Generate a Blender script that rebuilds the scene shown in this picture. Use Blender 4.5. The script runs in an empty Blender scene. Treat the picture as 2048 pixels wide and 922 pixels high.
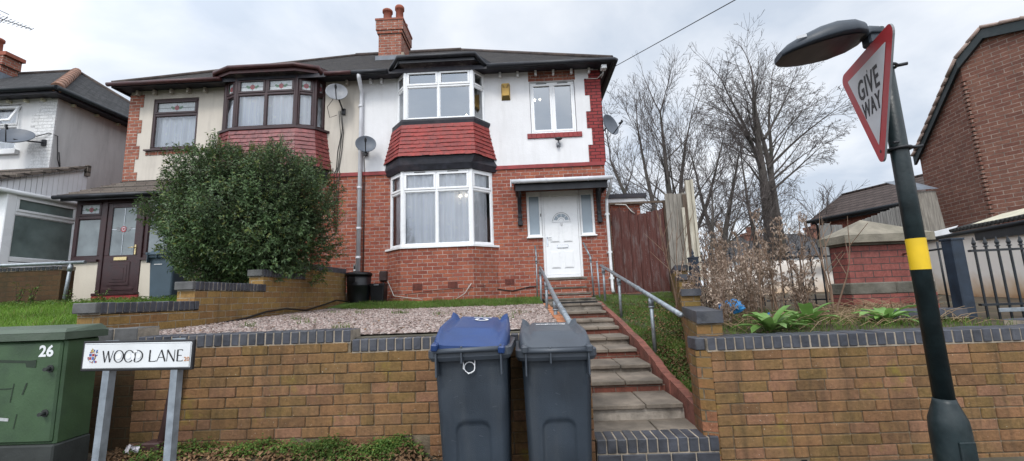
import bpy, math, random
from mathutils import Vector, Matrix
random.seed(7)
R = math.radians
COL = bpy.context.scene.collection
LOC = {}

# ------------------------------------------------------------------ mesh builder
class MB:
    def __init__(s):
        s.v = []; s.f = []; s.uv = []; s.mi = []; s.sm = []
    def face(s, pts, m=0, uv=None, smooth=False):
        i0 = len(s.v)
        s.v.extend([tuple(p) for p in pts]); s.f.append(tuple(range(i0, i0 + len(pts))))
        if uv is None:
            a, b, c = Vector(pts[0]), Vector(pts[1]), Vector(pts[2])
            n = (b - a).cross(c - a)
            if n.length < 1e-12 and len(pts) > 3: n = (c - a).cross(Vector(pts[3]) - a)
            n = n.normalized() if n.length > 1e-12 else Vector((0, 0, 1))
            if abs(n.z) > 0.97: uv = [(p[0], p[1]) for p in pts]
            else:
                t = Vector((-n.y, n.x, 0)).normalized(); w = n.cross(t)
                if abs(t.x) >= abs(t.y):
                    if t.x < 0: t = -t
                elif t.y < 0: t = -t
                if w.z < 0: w = -w
                uv = [(t.dot(Vector(p)), w.dot(Vector(p))) for p in pts]
        s.uv.append(uv); s.mi.append(m); s.sm.append(smooth)
    def box(s, x0, x1, y0, y1, z0, z1, m=0, M=None, bev=0.0):
        b = bev
        if b <= 0:
            P = [Vector((x, y, z)) for z in (z0, z1) for y in (y0, y1) for x in (x0, x1)]
            if M: P = [M @ p for p in P]
            for q in ((0, 2, 3, 1), (4, 5, 7, 6), (0, 1, 5, 4), (2, 6, 7, 3), (0, 4, 6, 2), (1, 3, 7, 5)):
                s.face([P[k] for k in q], m)
            return
        T = (lambda p: M @ Vector(p)) if M else (lambda p: p)
        X = (x0, x1); Y = (y0, y1); Z = (z0, z1); sg = (1, -1)
        def c(i, j, k, ax):
            p = [X[i], Y[j], Z[k]]; e = [sg[i] * b, sg[j] * b, sg[k] * b]
            return T(tuple(p[a] + (0 if a == ax else e[a]) for a in range(3)))
        for ax, side in ((0, 0), (0, 1), (1, 0), (1, 1), (2, 0), (2, 1)):
            o = [a for a in range(3) if a != ax]; q = []
            for u, v in ((0, 0), (1, 0), (1, 1), (0, 1)):
                ijk = [0, 0, 0]; ijk[ax] = side; ijk[o[0]] = u; ijk[o[1]] = v; q.append(c(*ijk, ax))
            if (side == 0) != (ax == 1): q = q[::-1]
            s.face(q, m)
        for ax in range(3):
            o = [a for a in range(3) if a != ax]
            for u in (0, 1):
                for v in (0, 1):
                    q = []
                    for w, f in ((0, o[0]), (1, o[0]), (1, o[1]), (0, o[1])):
                        ijk = [0, 0, 0]; ijk[ax] = w; ijk[o[0]] = u; ijk[o[1]] = v; q.append(c(*ijk, f))
                    s.face(q, m)
        for i in (0, 1):
            for j in (0, 1):
                for k in (0, 1): s.face([c(i, j, k, 0), c(i, j, k, 1), c(i, j, k, 2)], m)
    def cbox(s, *a, **k):
        # a bevelled box whose corners are shared, so that it is one island
        v0, f0 = len(s.v), len(s.f); s.box(*a, **k); d = {}; nv = []; mp = {}
        for i in range(v0, len(s.v)):
            key = tuple(round(c, 5) for c in s.v[i])
            if key not in d: d[key] = v0 + len(nv); nv.append(s.v[i])
            mp[i] = d[key]
        s.v[v0:] = nv
        for i in range(f0, len(s.f)): s.f[i] = tuple(mp[j] for j in s.f[i])
    def prism(s, poly, z0, z1, m=0):
        n = len(poly)
        s.face([(p[0], p[1], z1) for p in poly], m); s.face([(p[0], p[1], z0) for p in poly[::-1]], m)
        for i in range(n):
            a, b = poly[i], poly[(i + 1) % n]
            s.face([(a[0], a[1], z0), (b[0], b[1], z0), (b[0], b[1], z1), (a[0], a[1], z1)], m)
    def tube(s, pts, r, n=8, m=0, cap=True, smooth=True):
        pts = [Vector(p) for p in pts]; rr = r if isinstance(r, (list, tuple)) else [r] * len(pts)
        rings = []; prev = None
        for i, p in enumerate(pts):
            d = (pts[min(i + 1, len(pts) - 1)] - pts[max(i - 1, 0)])
            d = d.normalized() if d.length > 1e-9 else Vector((0, 0, 1))
            if prev is None: a = d.cross(Vector((0, 0, 1)) if abs(d.z) < .9 else Vector((1, 0, 0))).normalized()
            else:
                a = prev - d * prev.dot(d); a = a.normalized() if a.length > 1e-6 else d.orthogonal().normalized()
            prev = a; b = d.cross(a)
            rings.append([p + (a * math.cos(2 * math.pi * k / n) + b * math.sin(2 * math.pi * k / n)) * rr[i] for k in range(n)])
        s.loft(rings, m, smooth, cap)
    def loft(s, rings, m=0, smooth=True, cap=True):
        n = len(rings[0]); i0 = len(s.v)
        L = 0
        for ri, q in enumerate(rings):
            s.v.extend([tuple(p) for p in q])
        for i in range(len(rings) - 1):
            h = (Vector(rings[i + 1][0]) - Vector(rings[i][0])).length
            for k in range(n):
                k2 = (k + 1) % n
                s.f.append((i0 + i * n + k, i0 + i * n + k2, i0 + (i + 1) * n + k2, i0 + (i + 1) * n + k))
                s.uv.append([(k / n, L), ((k + 1) / n, L), ((k + 1) / n, L + h), (k / n, L + h)]); s.mi.append(m); s.sm.append(smooth)
            L += h
        if cap:
            s.f.append(tuple(i0 + k for k in range(n))[::-1]); s.uv.append([(0, 0)] * n); s.mi.append(m); s.sm.append(False)
            e = i0 + (len(rings) - 1) * n
            s.f.append(tuple(e + k for k in range(n))); s.uv.append([(0, 0)] * n); s.mi.append(m); s.sm.append(False)
    def sphere(s, c, r, n=10, m=0, sc=(1, 1, 1)):
        rings = []
        for i in range(1, n):
            t = math.pi * i / n
            rings.append([(c[0] + r * sc[0] * math.sin(t) * math.cos(2 * math.pi * k / n), c[1] + r * sc[1] * math.sin(t) * math.sin(2 * math.pi * k / n), c[2] - r * sc[2] * math.cos(t)) for k in range(n)])
        s.loft(rings, m)
    def build(s, name, mats, parent=None, label=None, cat=None, group=None, kind=None):
        off = Vector((0, 0, 0)); p = parent
        while p is not None: off = off + LOC.get(p.name, Vector((0, 0, 0))); p = p.parent
        me = bpy.data.meshes.new(name)
        me.from_pydata([tuple(Vector(v) - off) for v in s.v], [], s.f)
        ul = me.uv_layers.new(name='UVMap')
        flat = [c for u in s.uv for q in u for c in q]
        ul.data.foreach_set('uv', flat)
        me.polygons.foreach_set('material_index', s.mi); me.polygons.foreach_set('use_smooth', s.sm)
        if not isinstance(mats, (list, tuple)): mats = [mats]
        for mt in mats: me.materials.append(mt)
        me.update()
        o = bpy.data.objects.new(name, me); COL.objects.link(o)
        if parent: o.parent = parent
        tag(o, label, cat, group, kind)
        return o

def tag(o, label=None, cat=None, group=None, kind=None):
    if label: o['label'] = label
    if cat: o['category'] = cat
    if group: o['group'] = group
    if kind: o['kind'] = kind
def thing(name, label, cat, loc, group=None):
    o = bpy.data.objects.new(name, None); COL.objects.link(o); o.location = loc; o.empty_display_size = .2
    LOC[o.name] = Vector(loc); tag(o, label, cat, group); return o
def dup(o, loc, rz, label=None, sc=1.0):
    r = o.copy(); COL.objects.link(r); r.location = loc; r.rotation_euler = (0, 0, rz); r.scale = (sc, sc, sc)
    if label: r['label'] = label
    for ch in list(o.children):
        c = ch.copy(); COL.objects.link(c); c.parent = r
    return r
def text_mesh(body, size, mat, M, parent, name='lettering', bold=0.0, center=True, ext=.0008, spacing=1.0):
    cu = bpy.data.curves.new('t', 'FONT'); cu.body = body; cu.size = size; cu.extrude = ext; cu.offset = bold; cu.space_character = spacing
    cu.align_x = 'CENTER' if center else 'LEFT'; cu.align_y = 'CENTER'; cu.resolution_u = 3
    to = bpy.data.objects.new('t', cu); COL.objects.link(to)
    bpy.context.view_layer.update()
    me = bpy.data.meshes.new_from_object(to.evaluated_get(bpy.context.evaluated_depsgraph_get()))
    bpy.data.objects.remove(to); bpy.data.curves.remove(cu)
    off = Vector((0, 0, 0)); p = parent
    while p is not None: off = off + LOC.get(p.name, Vector((0, 0, 0))); p = p.parent
    me.transform(Matrix.Translation(-off) @ M)
    me.name = name; me.materials.clear(); me.materials.append(mat)
    for p in me.polygons: p.material_index = 0
    o = bpy.data.objects.new(name, me); COL.objects.link(o); o.parent = parent; return o

# ------------------------------------------------------------------ materials
class NT:
    def __init__(s, name):
        s.m = bpy.data.materials.new(name); s.m.use_nodes = True; s.t = s.m.node_tree; s.n = s.t.nodes; s.n.clear()
        s.out = s.n.new('ShaderNodeOutputMaterial')
    def a(s, typ, **kw):
        nd = s.n.new('ShaderNode' + typ)
        for k, v in kw.items():
            if k.startswith('_'): setattr(nd, k[1:], v)
            else: s.set(nd, k.replace('__', ' '), v)
        return nd
    def set(s, nd, k, v):
        sock = nd.inputs[int(k[1:])] if (k[0] == 'i' and k[1:].isdigit()) else nd.inputs[k]
        if hasattr(v, 'is_linked') or hasattr(v, 'links'): s.t.links.new(v, sock)
        else:
            if isinstance(v, tuple) and len(v) == 3 and sock.type == 'RGBA': v = (*v, 1)
            sock.default_value = v
    def mix(s, fac, c1, c2, mode='MIX'):
        nd = s.n.new('ShaderNodeMixRGB'); nd.blend_type = mode
        s.set(nd, 'Fac', fac); s.set(nd, 'Color1', c1); s.set(nd, 'Color2', c2); return nd.outputs[0]
    def ramp(s, fac, stops):
        nd = s.n.new('ShaderNodeValToRGB'); cr = nd.color_ramp
        while len(cr.elements) < len(stops): cr.elements.new(.5)
        for e, (p, c) in zip(cr.elements, stops):
            e.position = p; e.color = (*c, 1) if isinstance(c, tuple) else (c, c, c, 1)
        s.set(nd, 'Fac', fac); return nd.outputs[0]
    def noise(s, vec, scale, detail=4, rough=.55):
        nd = s.n.new('ShaderNodeTexNoise'); s.set(nd, 'Vector', vec); nd.inputs['Scale'].default_value = scale
        nd.inputs['Detail'].default_value = detail; nd.inputs['Roughness'].default_value = rough; return nd.outputs[0]
    def math(s, op, a, b=0.0):
        nd = s.n.new('ShaderNodeMath'); nd.operation = op; s.set(nd, 'i0', a); s.set(nd, 'i1', b); return nd.outputs[0]
    def obj(s): return s.a('TexCoord').outputs['Object']
    def geo(s): return s.a('NewGeometry').outputs['Position']
    def uvc(s): return s.a('TexCoord').outputs['UV']
    def mapping(s, vec, scale=(1, 1, 1), loc=(0, 0, 0)):
        nd = s.a('Mapping'); s.set(nd, 'Vector', vec); nd.inputs['Scale'].default_value = scale; nd.inputs['Location'].default_value = loc; return nd.outputs[0]
    def bump(s, h, strength=.5, dist=.01, normal=None):
        nd = s.a('Bump'); s.set(nd, 'Height', h); nd.inputs['Strength'].default_value = strength; nd.inputs['Distance'].default_value = dist
        if normal: s.set(nd, 'Normal', normal)
        return nd.outputs[0]
    def pbr(s, col, rough=.8, bump=None, metal=0.0, spec=.4, trans=None):
        b = s.n.new('ShaderNodeBsdfPrincipled'); s.set(b, 'Base Color', col); s.set(b, 'Roughness', rough); s.set(b, 'Metallic', metal)
        s.set(b, 'Specular IOR Level', spec)
        if bump: s.set(b, 'Normal', bump)
        s.t.links.new(b.outputs[0], s.out.inputs[0]); return s.m

def plain(name, c, rough=.6, var=.25, scale=5, bump=.15, bscale=60, metal=0.0, spec=.4, dirt=None, dirtamt=.5, streak=False):
    t = NT(name); P = t.geo()
    n = t.noise(P, scale, 5)
    col = t.mix(t.ramp(n, [(.3, 0.0), (.7, 1.0)]), tuple(x * (1 - var) for x in c), tuple(min(1, x * (1 + var * .6)) for x in c))
    if dirt:
        v = t.mapping(P, (2.2, 2.2, .35)) if streak else P
        d = t.noise(v, 2.3, 7, .65)
        col = t.mix(t.ramp(d, [(.48, 0.0), (.72, dirtamt)]), col, dirt)
    n2 = t.noise(P, bscale, 3)
    return t.pbr(col, t.ramp(n, [(.2, max(.03, rough - .12)), (.8, min(1, rough + .1))]), t.bump(n2, bump, .01) if bump else None, metal, spec)

def brickmat(name, cols, mortar, bw=.23, bh=.086, ms=.011, grime=(.03, .028, .025), gamt=.5, top=None, topz=(0, 1), patch=None, bumpd=.012, rough=.85, warp=.006, pn=.0, glob=1.3, mgr=.35):
    t = NT(name); uv = t.uvc(); P = t.geo()
    wn = t.noise(uv, 3.1, 2)
    wcol = t.a('Vector' + 'Math', _operation='MULTIPLY_ADD')
    nz = t.n.new('ShaderNodeTexNoise'); t.set(nz, 'Vector', uv); nz.inputs['Scale'].default_value = 5
    t.set(wcol, 'i0', nz.outputs[1]); wcol.inputs[1].default_value = (warp * 2,) * 3
    t.set(wcol, 'i2', uv)
    br = t.n.new('ShaderNodeTexBrick'); t.set(br, 'Vector', wcol.outputs[0])
    br.inputs['Color1'].default_value = (0, 0, 0, 1); br.inputs['Color2'].default_value = (1, 1, 1, 1); br.inputs['Mortar'].default_value = (.5, .5, .5, 1)
    br.inputs['Scale'].default_value = 1; br.inputs['Brick Width'].default_value = bw; br.inputs['Row Height'].default_value = bh
    br.inputs['Mortar Size'].default_value = ms * .5; br.inputs['Mortar Smooth'].default_value = .25; br.inputs['Bias'].default_value = 0
    n = len(cols); rnd = br.outputs['Color']; fac = br.outputs['Fac']
    large = t.noise(P, glob, 4)
    rv = t.math('ADD', t.math('MULTIPLY', rnd, .65), t.math('MULTIPLY', large, .4))
    col = t.ramp(rv, [(.05 + .9 * i / (n - 1), c) for i, c in enumerate(cols)])
    fine = t.noise(P, 38, 5, .7)
    col = t.mix(1.0, col, t.ramp(fine, [(.25, .62), (.75, 1.25)]), 'MULTIPLY')
    if top is not None:
        sz = t.a('SeparateXYZ'); t.set(sz, 'i0', P)
        f = t.a('MapRange'); t.set(f, 'Value', t.math('ADD', sz.outputs[2], t.math('MULTIPLY', t.math('SUBTRACT', t.noise(t.mapping(P, (1.6, 1.6, .5)), 1.6, 5), .5), 1.3)))
        f.inputs['From Min'].default_value = topz[0]; f.inputs['From Max'].default_value = topz[1]
        col = t.mix(t.math('MULTIPLY', f.outputs[0], .75), col, top)
    mcol = t.mix(t.ramp(t.noise(P, 9, 5), [(.35, 0.0), (.7, mgr * 2)]), mortar, grime)
    c = t.mix(fac, col, mcol)
    g = t.ramp(t.noise(t.mapping(P, (1.4, 1.4, .45)), 1.9, 8, .68), [(.5, 0.0), (.74, gamt)])
    c = t.mix(g, c, grime)
    st_ = t.ramp(t.noise(t.mapping(P, (5.5, 5.5, .28)), 1.7, 6, .6), [(.52, 0.0), (.75, gamt * .75)]); c = t.mix(st_, c, grime)
    if patch: c = t.mix(t.ramp(t.noise(P, 2.7, 7, .72), [(.6, 0.0), (.7, patch[1])]), c, patch[0])
    if pn: c = t.mix(t.ramp(t.noise(P, 55, 3), [(.70, 0.0), (.76, pn)]), c, (.55, .5, .4))
    h = t.math('ADD', t.math('MULTIPLY', t.math('SUBTRACT', 1.0, fac), 1.0), t.math('MULTIPLY', fine, .35))
    return t.pbr(c, rough, t.bump(h, .8, bumpd), 0, .25)

M = {}
M['brick_red'] = brickmat('brick_red', [(.19, .052, .038), (.285, .080, .052), (.37, .118, .068), (.245, .070, .056)], (.47, .335, .29), gamt=.28, patch=((.36, .27, .24), .45), ms=.0175)
def brick_single(name, cols, grime, gamt, top, topz, pn=.7):
    t = NT(name); P = t.geo(); rnd = t.a('NewGeometry').outputs['Random Per Island']
    rv = t.math('ADD', t.math('MULTIPLY', rnd, .58), t.math('MULTIPLY', t.noise(P, .9, 4), .48)); n = len(cols)
    col = t.ramp(rv, [(.05 + .9 * i / (n - 1), c) for i, c in enumerate(cols)])
    fine = t.noise(P, 45, 6, .72); mid = t.noise(P, 13, 4, .6)
    col = t.mix(1.0, col, t.ramp(fine, [(.25, .60), (.75, 1.30)]), 'MULTIPLY')
    col = t.mix(t.ramp(mid, [(.5, 0.0), (.75, .45)]), col, (.30, .17, .075))
    sz = t.a('SeparateXYZ'); t.set(sz, 'i0', P); f = t.a('MapRange')
    t.set(f, 'Value', t.math('ADD', sz.outputs[2], t.math('MULTIPLY', t.math('SUBTRACT', t.noise(t.mapping(P, (1.6, 1.6, .5)), 1.6, 5), .5), 1.5)))
    f.inputs['From Min'].default_value = topz[0]; f.inputs['From Max'].default_value = topz[1]
    col = t.mix(t.math('MULTIPLY', f.outputs[0], .5), col, t.mix(1.0, top, t.ramp(fine, [(.25, .6), (.75, 1.35)]), 'MULTIPLY'))
    col = t.mix(t.ramp(t.noise(t.mapping(P, (1.4, 1.4, .45)), 1.9, 8, .68), [(.5, 0.0), (.74, gamt)]), col, grime)
    col = t.mix(t.ramp(t.noise(t.mapping(P, (6.5, 6.5, .25)), 1.5, 6, .6), [(.52, 0.0), (.72, gamt)]), col, grime)
    col = t.mix(t.ramp(t.noise(t.mapping(P, (1, 1, .8)), 3.1, 7, .7), [(.60, 0.0), (.70, .5)]), col, (.25, .20, .035))
    col = t.mix(t.ramp(t.noise(P, 60, 2), [(.715, 0.0), (.765, pn)]), col, (.58, .53, .43))
    return t.pbr(col, .9, t.bump(t.math('ADD', fine, t.math('MULTIPLY', mid, .8)), .7, .012), 0, .2)
M['brick_unit'] = brick_single('brick_unit', [(.125, .074, .036), (.185, .110, .048), (.235, .122, .062), (.175, .112, .044), (.260, .136, .082), (.155, .086, .044), (.205, .130, .056)], (.045, .036, .024), .55, (.195, .120, .045), (.6, 1.3))
M['joint'] = plain('joint', (.165, .13, .088), .95, .5, 9, .7, 70, dirt=(.05, .04, .03), dirtamt=.85)
M['brick_redL'] = brickmat('brick_redL', [(.21, .07, .05), (.32, .11, .07), (.36, .145, .095)], (.5, .42, .36), gamt=.35, ms=.018)
M['brick_paint'] = brickmat('brick_paint', [(.20, .026, .028), (.28, .036, .036), (.24, .032, .032)], (.055, .008, .010), gamt=.2, bumpd=.02, rough=.55, ms=.019)
M['brick_white'] = brickmat('brick_white', [(.68, .68, .68), (.75, .75, .75), (.7, .71, .72)], (.55, .55, .55), grime=(.3, .3, .29), gamt=.4, ms=.008, bumpd=.016)
M['brick_buff'] = brickmat('brick_buff', [(.14, .072, .030), (.215, .118, .045), (.255, .110, .052), (.20, .122, .040), (.29, .125, .070), (.165, .078, .036)], (.255, .20, .135), bw=.232, bh=.0855, ms=.0125, grime=(.034, .028, .018), gamt=.55,
    top=(.185, .128, .040), topz=(.62, 1.3), pn=.7, bumpd=.022, glob=.9, mgr=.5)
M['brick_yellow'] = brickmat('brick_yellow', [(.23, .135, .045), (.31, .19, .065), (.27, .155, .06), (.22, .11, .05)], (.40, .34, .25), bw=.232, bh=.0855, grime=(.07, .045, .02), gamt=.55, patch=((.2, .07, .04), .35), glob=.8)
M['brick_mossy'] = brickmat('brick_mossy', [(.050, .028, .014), (.080, .045, .019), (.065, .034, .018)], (.075, .055, .03), grime=(.025, .025, .012), gamt=.7)
M['brick_dark'] = brickmat('brick_dark', [(.115, .052, .040), (.17, .074, .054), (.20, .096, .068), (.14, .062, .048)], (.34, .26, .215), bw=.225, bh=.078, gamt=.2, ms=.015)
M['brick_far'] = brickmat('brick_far', [(.16, .05, .035), (.21, .065, .045), (.19, .06, .04)], (.24, .17, .14), gamt=.2)
M['brick_pier'] = brickmat('brick_pier', [(.20, .066, .056), (.28, .090, .074), (.24, .078, .066), (.31, .115, .095)], (.10, .08, .075), bw=.235, bh=.0875, ms=.011, gamt=.35, bumpd=.016, rough=.7)
M['brick_orange'] = plain('brick_orange', (.46, .19, .09), .85, .3, 9, .4, 50, dirt=(.12, .08, .05))
M['brick_edging'] = plain('brick_edging', (.20, .075, .055), .85, .4, 10, .5, 40, dirt=(.09, .06, .045))
M['brick_face_buff'] = plain('brick_face_buff', (.24, .115, .042), .85, .4, 7, .5, 45, dirt=(.12, .08, .02))
M['blue_brick'] = plain('blue_brick', (.052, .056, .070), .5, .5, 6, .35, 35, spec=.5, dirt=(.10, .10, .10), dirtamt=.5)
M['blue_brick_grey'] = plain('blue_brick_grey', (.105, .105, .105), .7, .4, 6, .35, 35, dirt=(.04, .045, .03))
M['mortar'] = plain('mortar', (.33, .28, .22), .95, .4, 12, .6, 80, dirt=(.08, .065, .05), dirtamt=.7)
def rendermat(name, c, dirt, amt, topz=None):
    t = NT(name); P = t.geo()
    n = t.noise(P, 1.3, 6)
    col = t.mix(t.ramp(n, [(.3, 0.0), (.7, 1.0)]), tuple(x * .9 for x in c), c)
    col = t.mix(t.ramp(t.noise(t.mapping(P, (2.5, 2.5, .3)), 2.0, 8, .7), [(.46, 0.0), (.8, amt)]), col, dirt)
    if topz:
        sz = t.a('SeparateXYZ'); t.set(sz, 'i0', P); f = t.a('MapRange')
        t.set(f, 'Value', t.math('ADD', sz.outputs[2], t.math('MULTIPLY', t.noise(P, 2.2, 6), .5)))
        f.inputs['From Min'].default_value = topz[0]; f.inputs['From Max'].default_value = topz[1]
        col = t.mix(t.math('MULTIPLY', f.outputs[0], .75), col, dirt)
    h = t.math('ADD', t.noise(P, 55, 4), t.math('MULTIPLY', t.noise(P, 4, 3), 2.0))
    return t.pbr(col, .9, t.bump(h, .45, .008), 0, .2)
M['render_white'] = rendermat('render_white', (.76, .76, .77), (.47, .46, .44), .32)
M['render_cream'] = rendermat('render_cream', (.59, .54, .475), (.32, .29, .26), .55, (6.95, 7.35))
M['render_base'] = rendermat('render_base', (.58, .53, .44), (.33, .29, .2), .5)
M['render_grey'] = rendermat('render_grey', (.58, .575, .565), (.30, .30, .295), .65)
M['paint_white_wall'] = rendermat('paint_white_wall', (.72, .72, .72), (.45, .45, .44), .4)
def shedwall():
    t = NT('stained_white_wall'); P = t.geo(); sz = t.a('SeparateXYZ'); t.set(sz, 'i0', P)
    f = t.a('MapRange'); t.set(f, 'Value', t.math('ADD', sz.outputs[2], t.math('MULTIPLY', t.noise(P, 3, 5), .5))); f.inputs['From Min'].default_value = 1.35; f.inputs['From Max'].default_value = 2.05
    col = t.ramp(f.outputs[0], [(0, (.36, .18, .075)), (.3, (.58, .42, .28)), (.75, (.80, .75, .69))])
    return t.pbr(col, .9, t.bump(t.noise(P, 30, 4), .4, .01))
M['shed_wall'] = shedwall()
M['stone_base'] = plain('stone_base', (.17, .125, .085), .95, .6, 7, 1.0, 14, dirt=(.06, .045, .03))
M['upvc'] = plain('upvc', (.80, .81, .82), .3, .04, 3, .02, 30, spec=.5)
M['upvc_dull'] = plain('upvc_dull', (.66, .67, .68), .4, .12, 4, .05, 30, dirt=(.4, .4, .38), dirtamt=.35)
M['boards_white'] = plain('boards_white', (.70, .71, .74), .5, .08, 3, .05, 30)
M['brown_frame'] = plain('brown_frame', (.033, .011, .012), .4, .35, 8, .12, 50, spec=.5)
M['brown_gutter'] = plain('brown_gutter', (.06, .018, .018), .45, .4, 8, .1, 40)
M['black_paint'] = plain('black_paint', (.012, .013, .018), .45, .5, 7, .25, 30, dirt=(.05, .055, .065), dirtamt=.5)
M['fascia_dark'] = plain('fascia_dark', (.02, .021, .03), .55, .5, 9, .3, 40, dirt=(.07, .05, .055), dirtamt=.7)
M['frieze'] = plain('frieze', (.035, .025, .032), .8, .6, 14, .6, 40, dirt=(.25, .22, .2), dirtamt=.6)
M['red_paint'] = plain('red_paint', (.27, .034, .034), .5, .3, 8, .2, 40, dirt=(.14, .02, .02), dirtamt=.5)
M['red_tile'] = plain('red_tile', (.27, .040, .034), .6, .45, 9, .35, 50, dirt=(.11, .018, .02), dirtamt=.7)
M['red_tileL'] = plain('red_tileL', (.19, .04, .038), .32, .5, 9, .3, 50, spec=.6, dirt=(.08, .012, .014), dirtamt=.8)
def roofmat(name, a, b, bw, bh, moss=.5, mossc=(.05, .045, .025)):
    t = NT(name); uv = t.uvc(); P = t.geo()
    br = t.n.new('ShaderNodeTexBrick'); t.set(br, 'Vector', uv)
    br.inputs['Color1'].default_value = (0, 0, 0, 1); br.inputs['Color2'].default_value = (1, 1, 1, 1); br.inputs['Mortar'].default_value = (.2, .2, .2, 1)
    br.inputs['Scale'].default_value = 1; br.inputs['Brick Width'].default_value = bw; br.inputs['Row Height'].default_value = bh; br.inputs['Mortar Size'].default_value = .006; br.inputs['Mortar Smooth'].default_value = .3
    col = t.mix(br.outputs['Color'], a, b)
    col = t.mix(t.math('MULTIPLY', br.outputs['Fac'], .85), col, (.008, .008, .008))
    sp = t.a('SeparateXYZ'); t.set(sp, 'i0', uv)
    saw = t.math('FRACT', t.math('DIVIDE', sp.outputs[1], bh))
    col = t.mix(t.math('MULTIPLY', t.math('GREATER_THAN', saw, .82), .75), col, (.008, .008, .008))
    col = t.mix(t.ramp(t.noise(P, 6, 8, .75), [(.48, 0.0), (.7, moss)]), col, mossc)
    h = t.math('SUBTRACT', t.math('ADD', t.math('SUBTRACT', 1.0, saw), t.math('MULTIPLY', t.noise(P, 20, 4), .5)), t.math('MULTIPLY', br.outputs['Fac'], .5))
    return t.pbr(col, .85, t.bump(h, 1.0, .03), 0, .25)
M['roof'] = roofmat('roof', (.012, .010, .011), (.034, .028, .027), .17, .1)
M['roof_far_left'] = roofmat('roof_far_left', (.013, .013, .015), (.045, .044, .047), .17, .1, .35, (.05, .055, .045))
M['roof_porch'] = roofmat('roof_porch', (.10, .08, .07), (.16, .135, .115), .26, .14, .3, (.09, .085, .05))
M['roof_brown'] = roofmat('roof_brown', (.062, .046, .042), (.085, .064, .058), .33, .28, .2)
M['roof_grey'] = roofmat('roof_grey', (.06, .06, .065), (.09, .09, .095), .25, .2, .3, (.06, .05, .035))
M['terracotta'] = plain('terracotta', (.30, .09, .055), .8, .3, 9, .3, 40, dirt=(.12, .07, .05), dirtamt=.6)
M['chimney_far'] = plain('chimney_far', (.22, .10, .07), .9, .3, 5, .3, 30, dirt=(.12, .08, .06))
M['ridge_orange'] = plain('ridge_orange', (.27, .145, .10), .85, .4, 6, .3, 30, dirt=(.1, .07, .05), dirtamt=.7)
M['verge_pink'] = plain('verge_pink', (.36, .27, .23), .85, .3, 6, .3, 30, dirt=(.16, .1, .08))
M['lead'] = plain('lead', (.16, .18, .21), .55, .3, 6, .15, 30)
M['galv'] = plain('galv', (.27, .30, .325), .45, .35, 18, .12, 90, metal=.55, dirt=(.16, .17, .17), dirtamt=.5)
M['galv_post'] = plain('galv_post', (.30, .34, .38), .5, .35, 9, .15, 60, metal=.35, dirt=(.17, .19, .2), dirtamt=.6)
M['grey_plastic'] = plain('grey_plastic', (.60, .61, .64), .45, .15, 3, .03, 30, dirt=(.35, .35, .35), dirtamt=.4, streak=True)
M['dish_grey'] = plain('dish_grey', (.10, .115, .14), .5, .2, 3, .03, 60, spec=.4)
M['dish_light'] = plain('dish_light', (.24, .25, .27), .5, .3, 4, .03, 60, dirt=(.1, .1, .1))
M['dark_metal'] = plain('dark_metal', (.02, .021, .024), .45, .4, 9, .1, 50)
M['alarm_yellow'] = plain('alarm_yellow', (.48, .29, .055), .5, .2, 6, .05, 40, dirt=(.3, .17, .03), dirtamt=.5)
M['alarm_dark'] = plain('alarm_dark', (.16, .11, .03), .6, .2, 6)
M['iron'] = plain('iron', (.012, .016, .021), .42, .5, 9, .2, 40, dirt=(.04, .04, .04), dirtamt=.5)
M['iron_blue'] = plain('iron_blue', (.016, .026, .042), .45, .4, 9, .2, 40)
M['post_paint'] = plain('post_paint', (.009, .018, .020), .42, .4, 12, .2, 55, spec=.4, dirt=(.05, .055, .058), dirtamt=.55)
def chipped():
    t = NT('post_chipped'); P = t.geo(); n = t.noise(P, 12, 5)
    col = t.mix(t.ramp(n, [(.3, 0.0), (.7, 1.0)]), (.006, .013, .015), (.013, .024, .027))
    col = t.mix(t.ramp(t.noise(P, 5, 6, .7), [(.5, 0.0), (.75, .5)]), col, (.05, .06, .06))
    col = t.mix(t.ramp(t.noise(P, 21, 4, .6), [(.69, 0.0), (.715, .85)]), col, (.33, .34, .33))
    return t.pbr(col, .42, t.bump(n, .2, .01), 0, .4)
M['post_chipped'] = chipped()
M['lantern'] = plain('lantern', (.036, .046, .060), .5, .2, 5, .06, 60)
M['lantern_under'] = plain('lantern_under', (.018, .017, .017), .35, .3, 7, .05, 40)
M['yellow_band'] = plain('yellow_band', (.70, .46, .012), .5, .12, 5, .05, 40, dirt=(.4, .24, .02), dirtamt=.3)
M['sign_red'] = plain('sign_red', (.40, .042, .048), .4, .12, 6, .02, 40)
M['sign_white'] = plain('sign_white', (.55, .56, .58), .45, .12, 5, .02, 60, dirt=(.42, .43, .44), dirtamt=.4)
M['sign_black'] = plain('sign_black', (.02, .02, .022), .5, .2, 8, .02)
M['sign_back'] = plain('sign_back', (.2, .21, .22), .5, .2, 6)
M['plate_white'] = plain('plate_white', (.70, .72, .73), .4, .06, 5, .02, 50, dirt=(.5, .5, .48), dirtamt=.35)
M['sticker'] = plain('sticker', (.78, .79, .80), .45, .05, 9, .02)
M['orange_print'] = plain('orange_print', (.55, .26, .12), .5, .1)
M['crest_blue'] = plain('crest_blue', (.06, .12, .35), .5, .5, 80, .02)
M['crest_red'] = plain('crest_red', (.35, .05, .05), .5, .5, 80, .02)
M['crest_gold'] = plain('crest_gold', (.45, .33, .12), .5, .5, 80, .02)
M['cabinet'] = plain('cabinet', (.046, .088, .041), .5, .3, 3.0, .15, 70, dirt=(.026, .045, .030), dirtamt=.8)
M['cabinet_top'] = plain('cabinet_top', (.062, .088, .060), .55, .25, 4, .2, 60, dirt=(.16, .17, .15), dirtamt=.3)
M['plinth'] = plain('plinth', (.03, .034, .032), .8, .4, 6, .3, 30)
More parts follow.
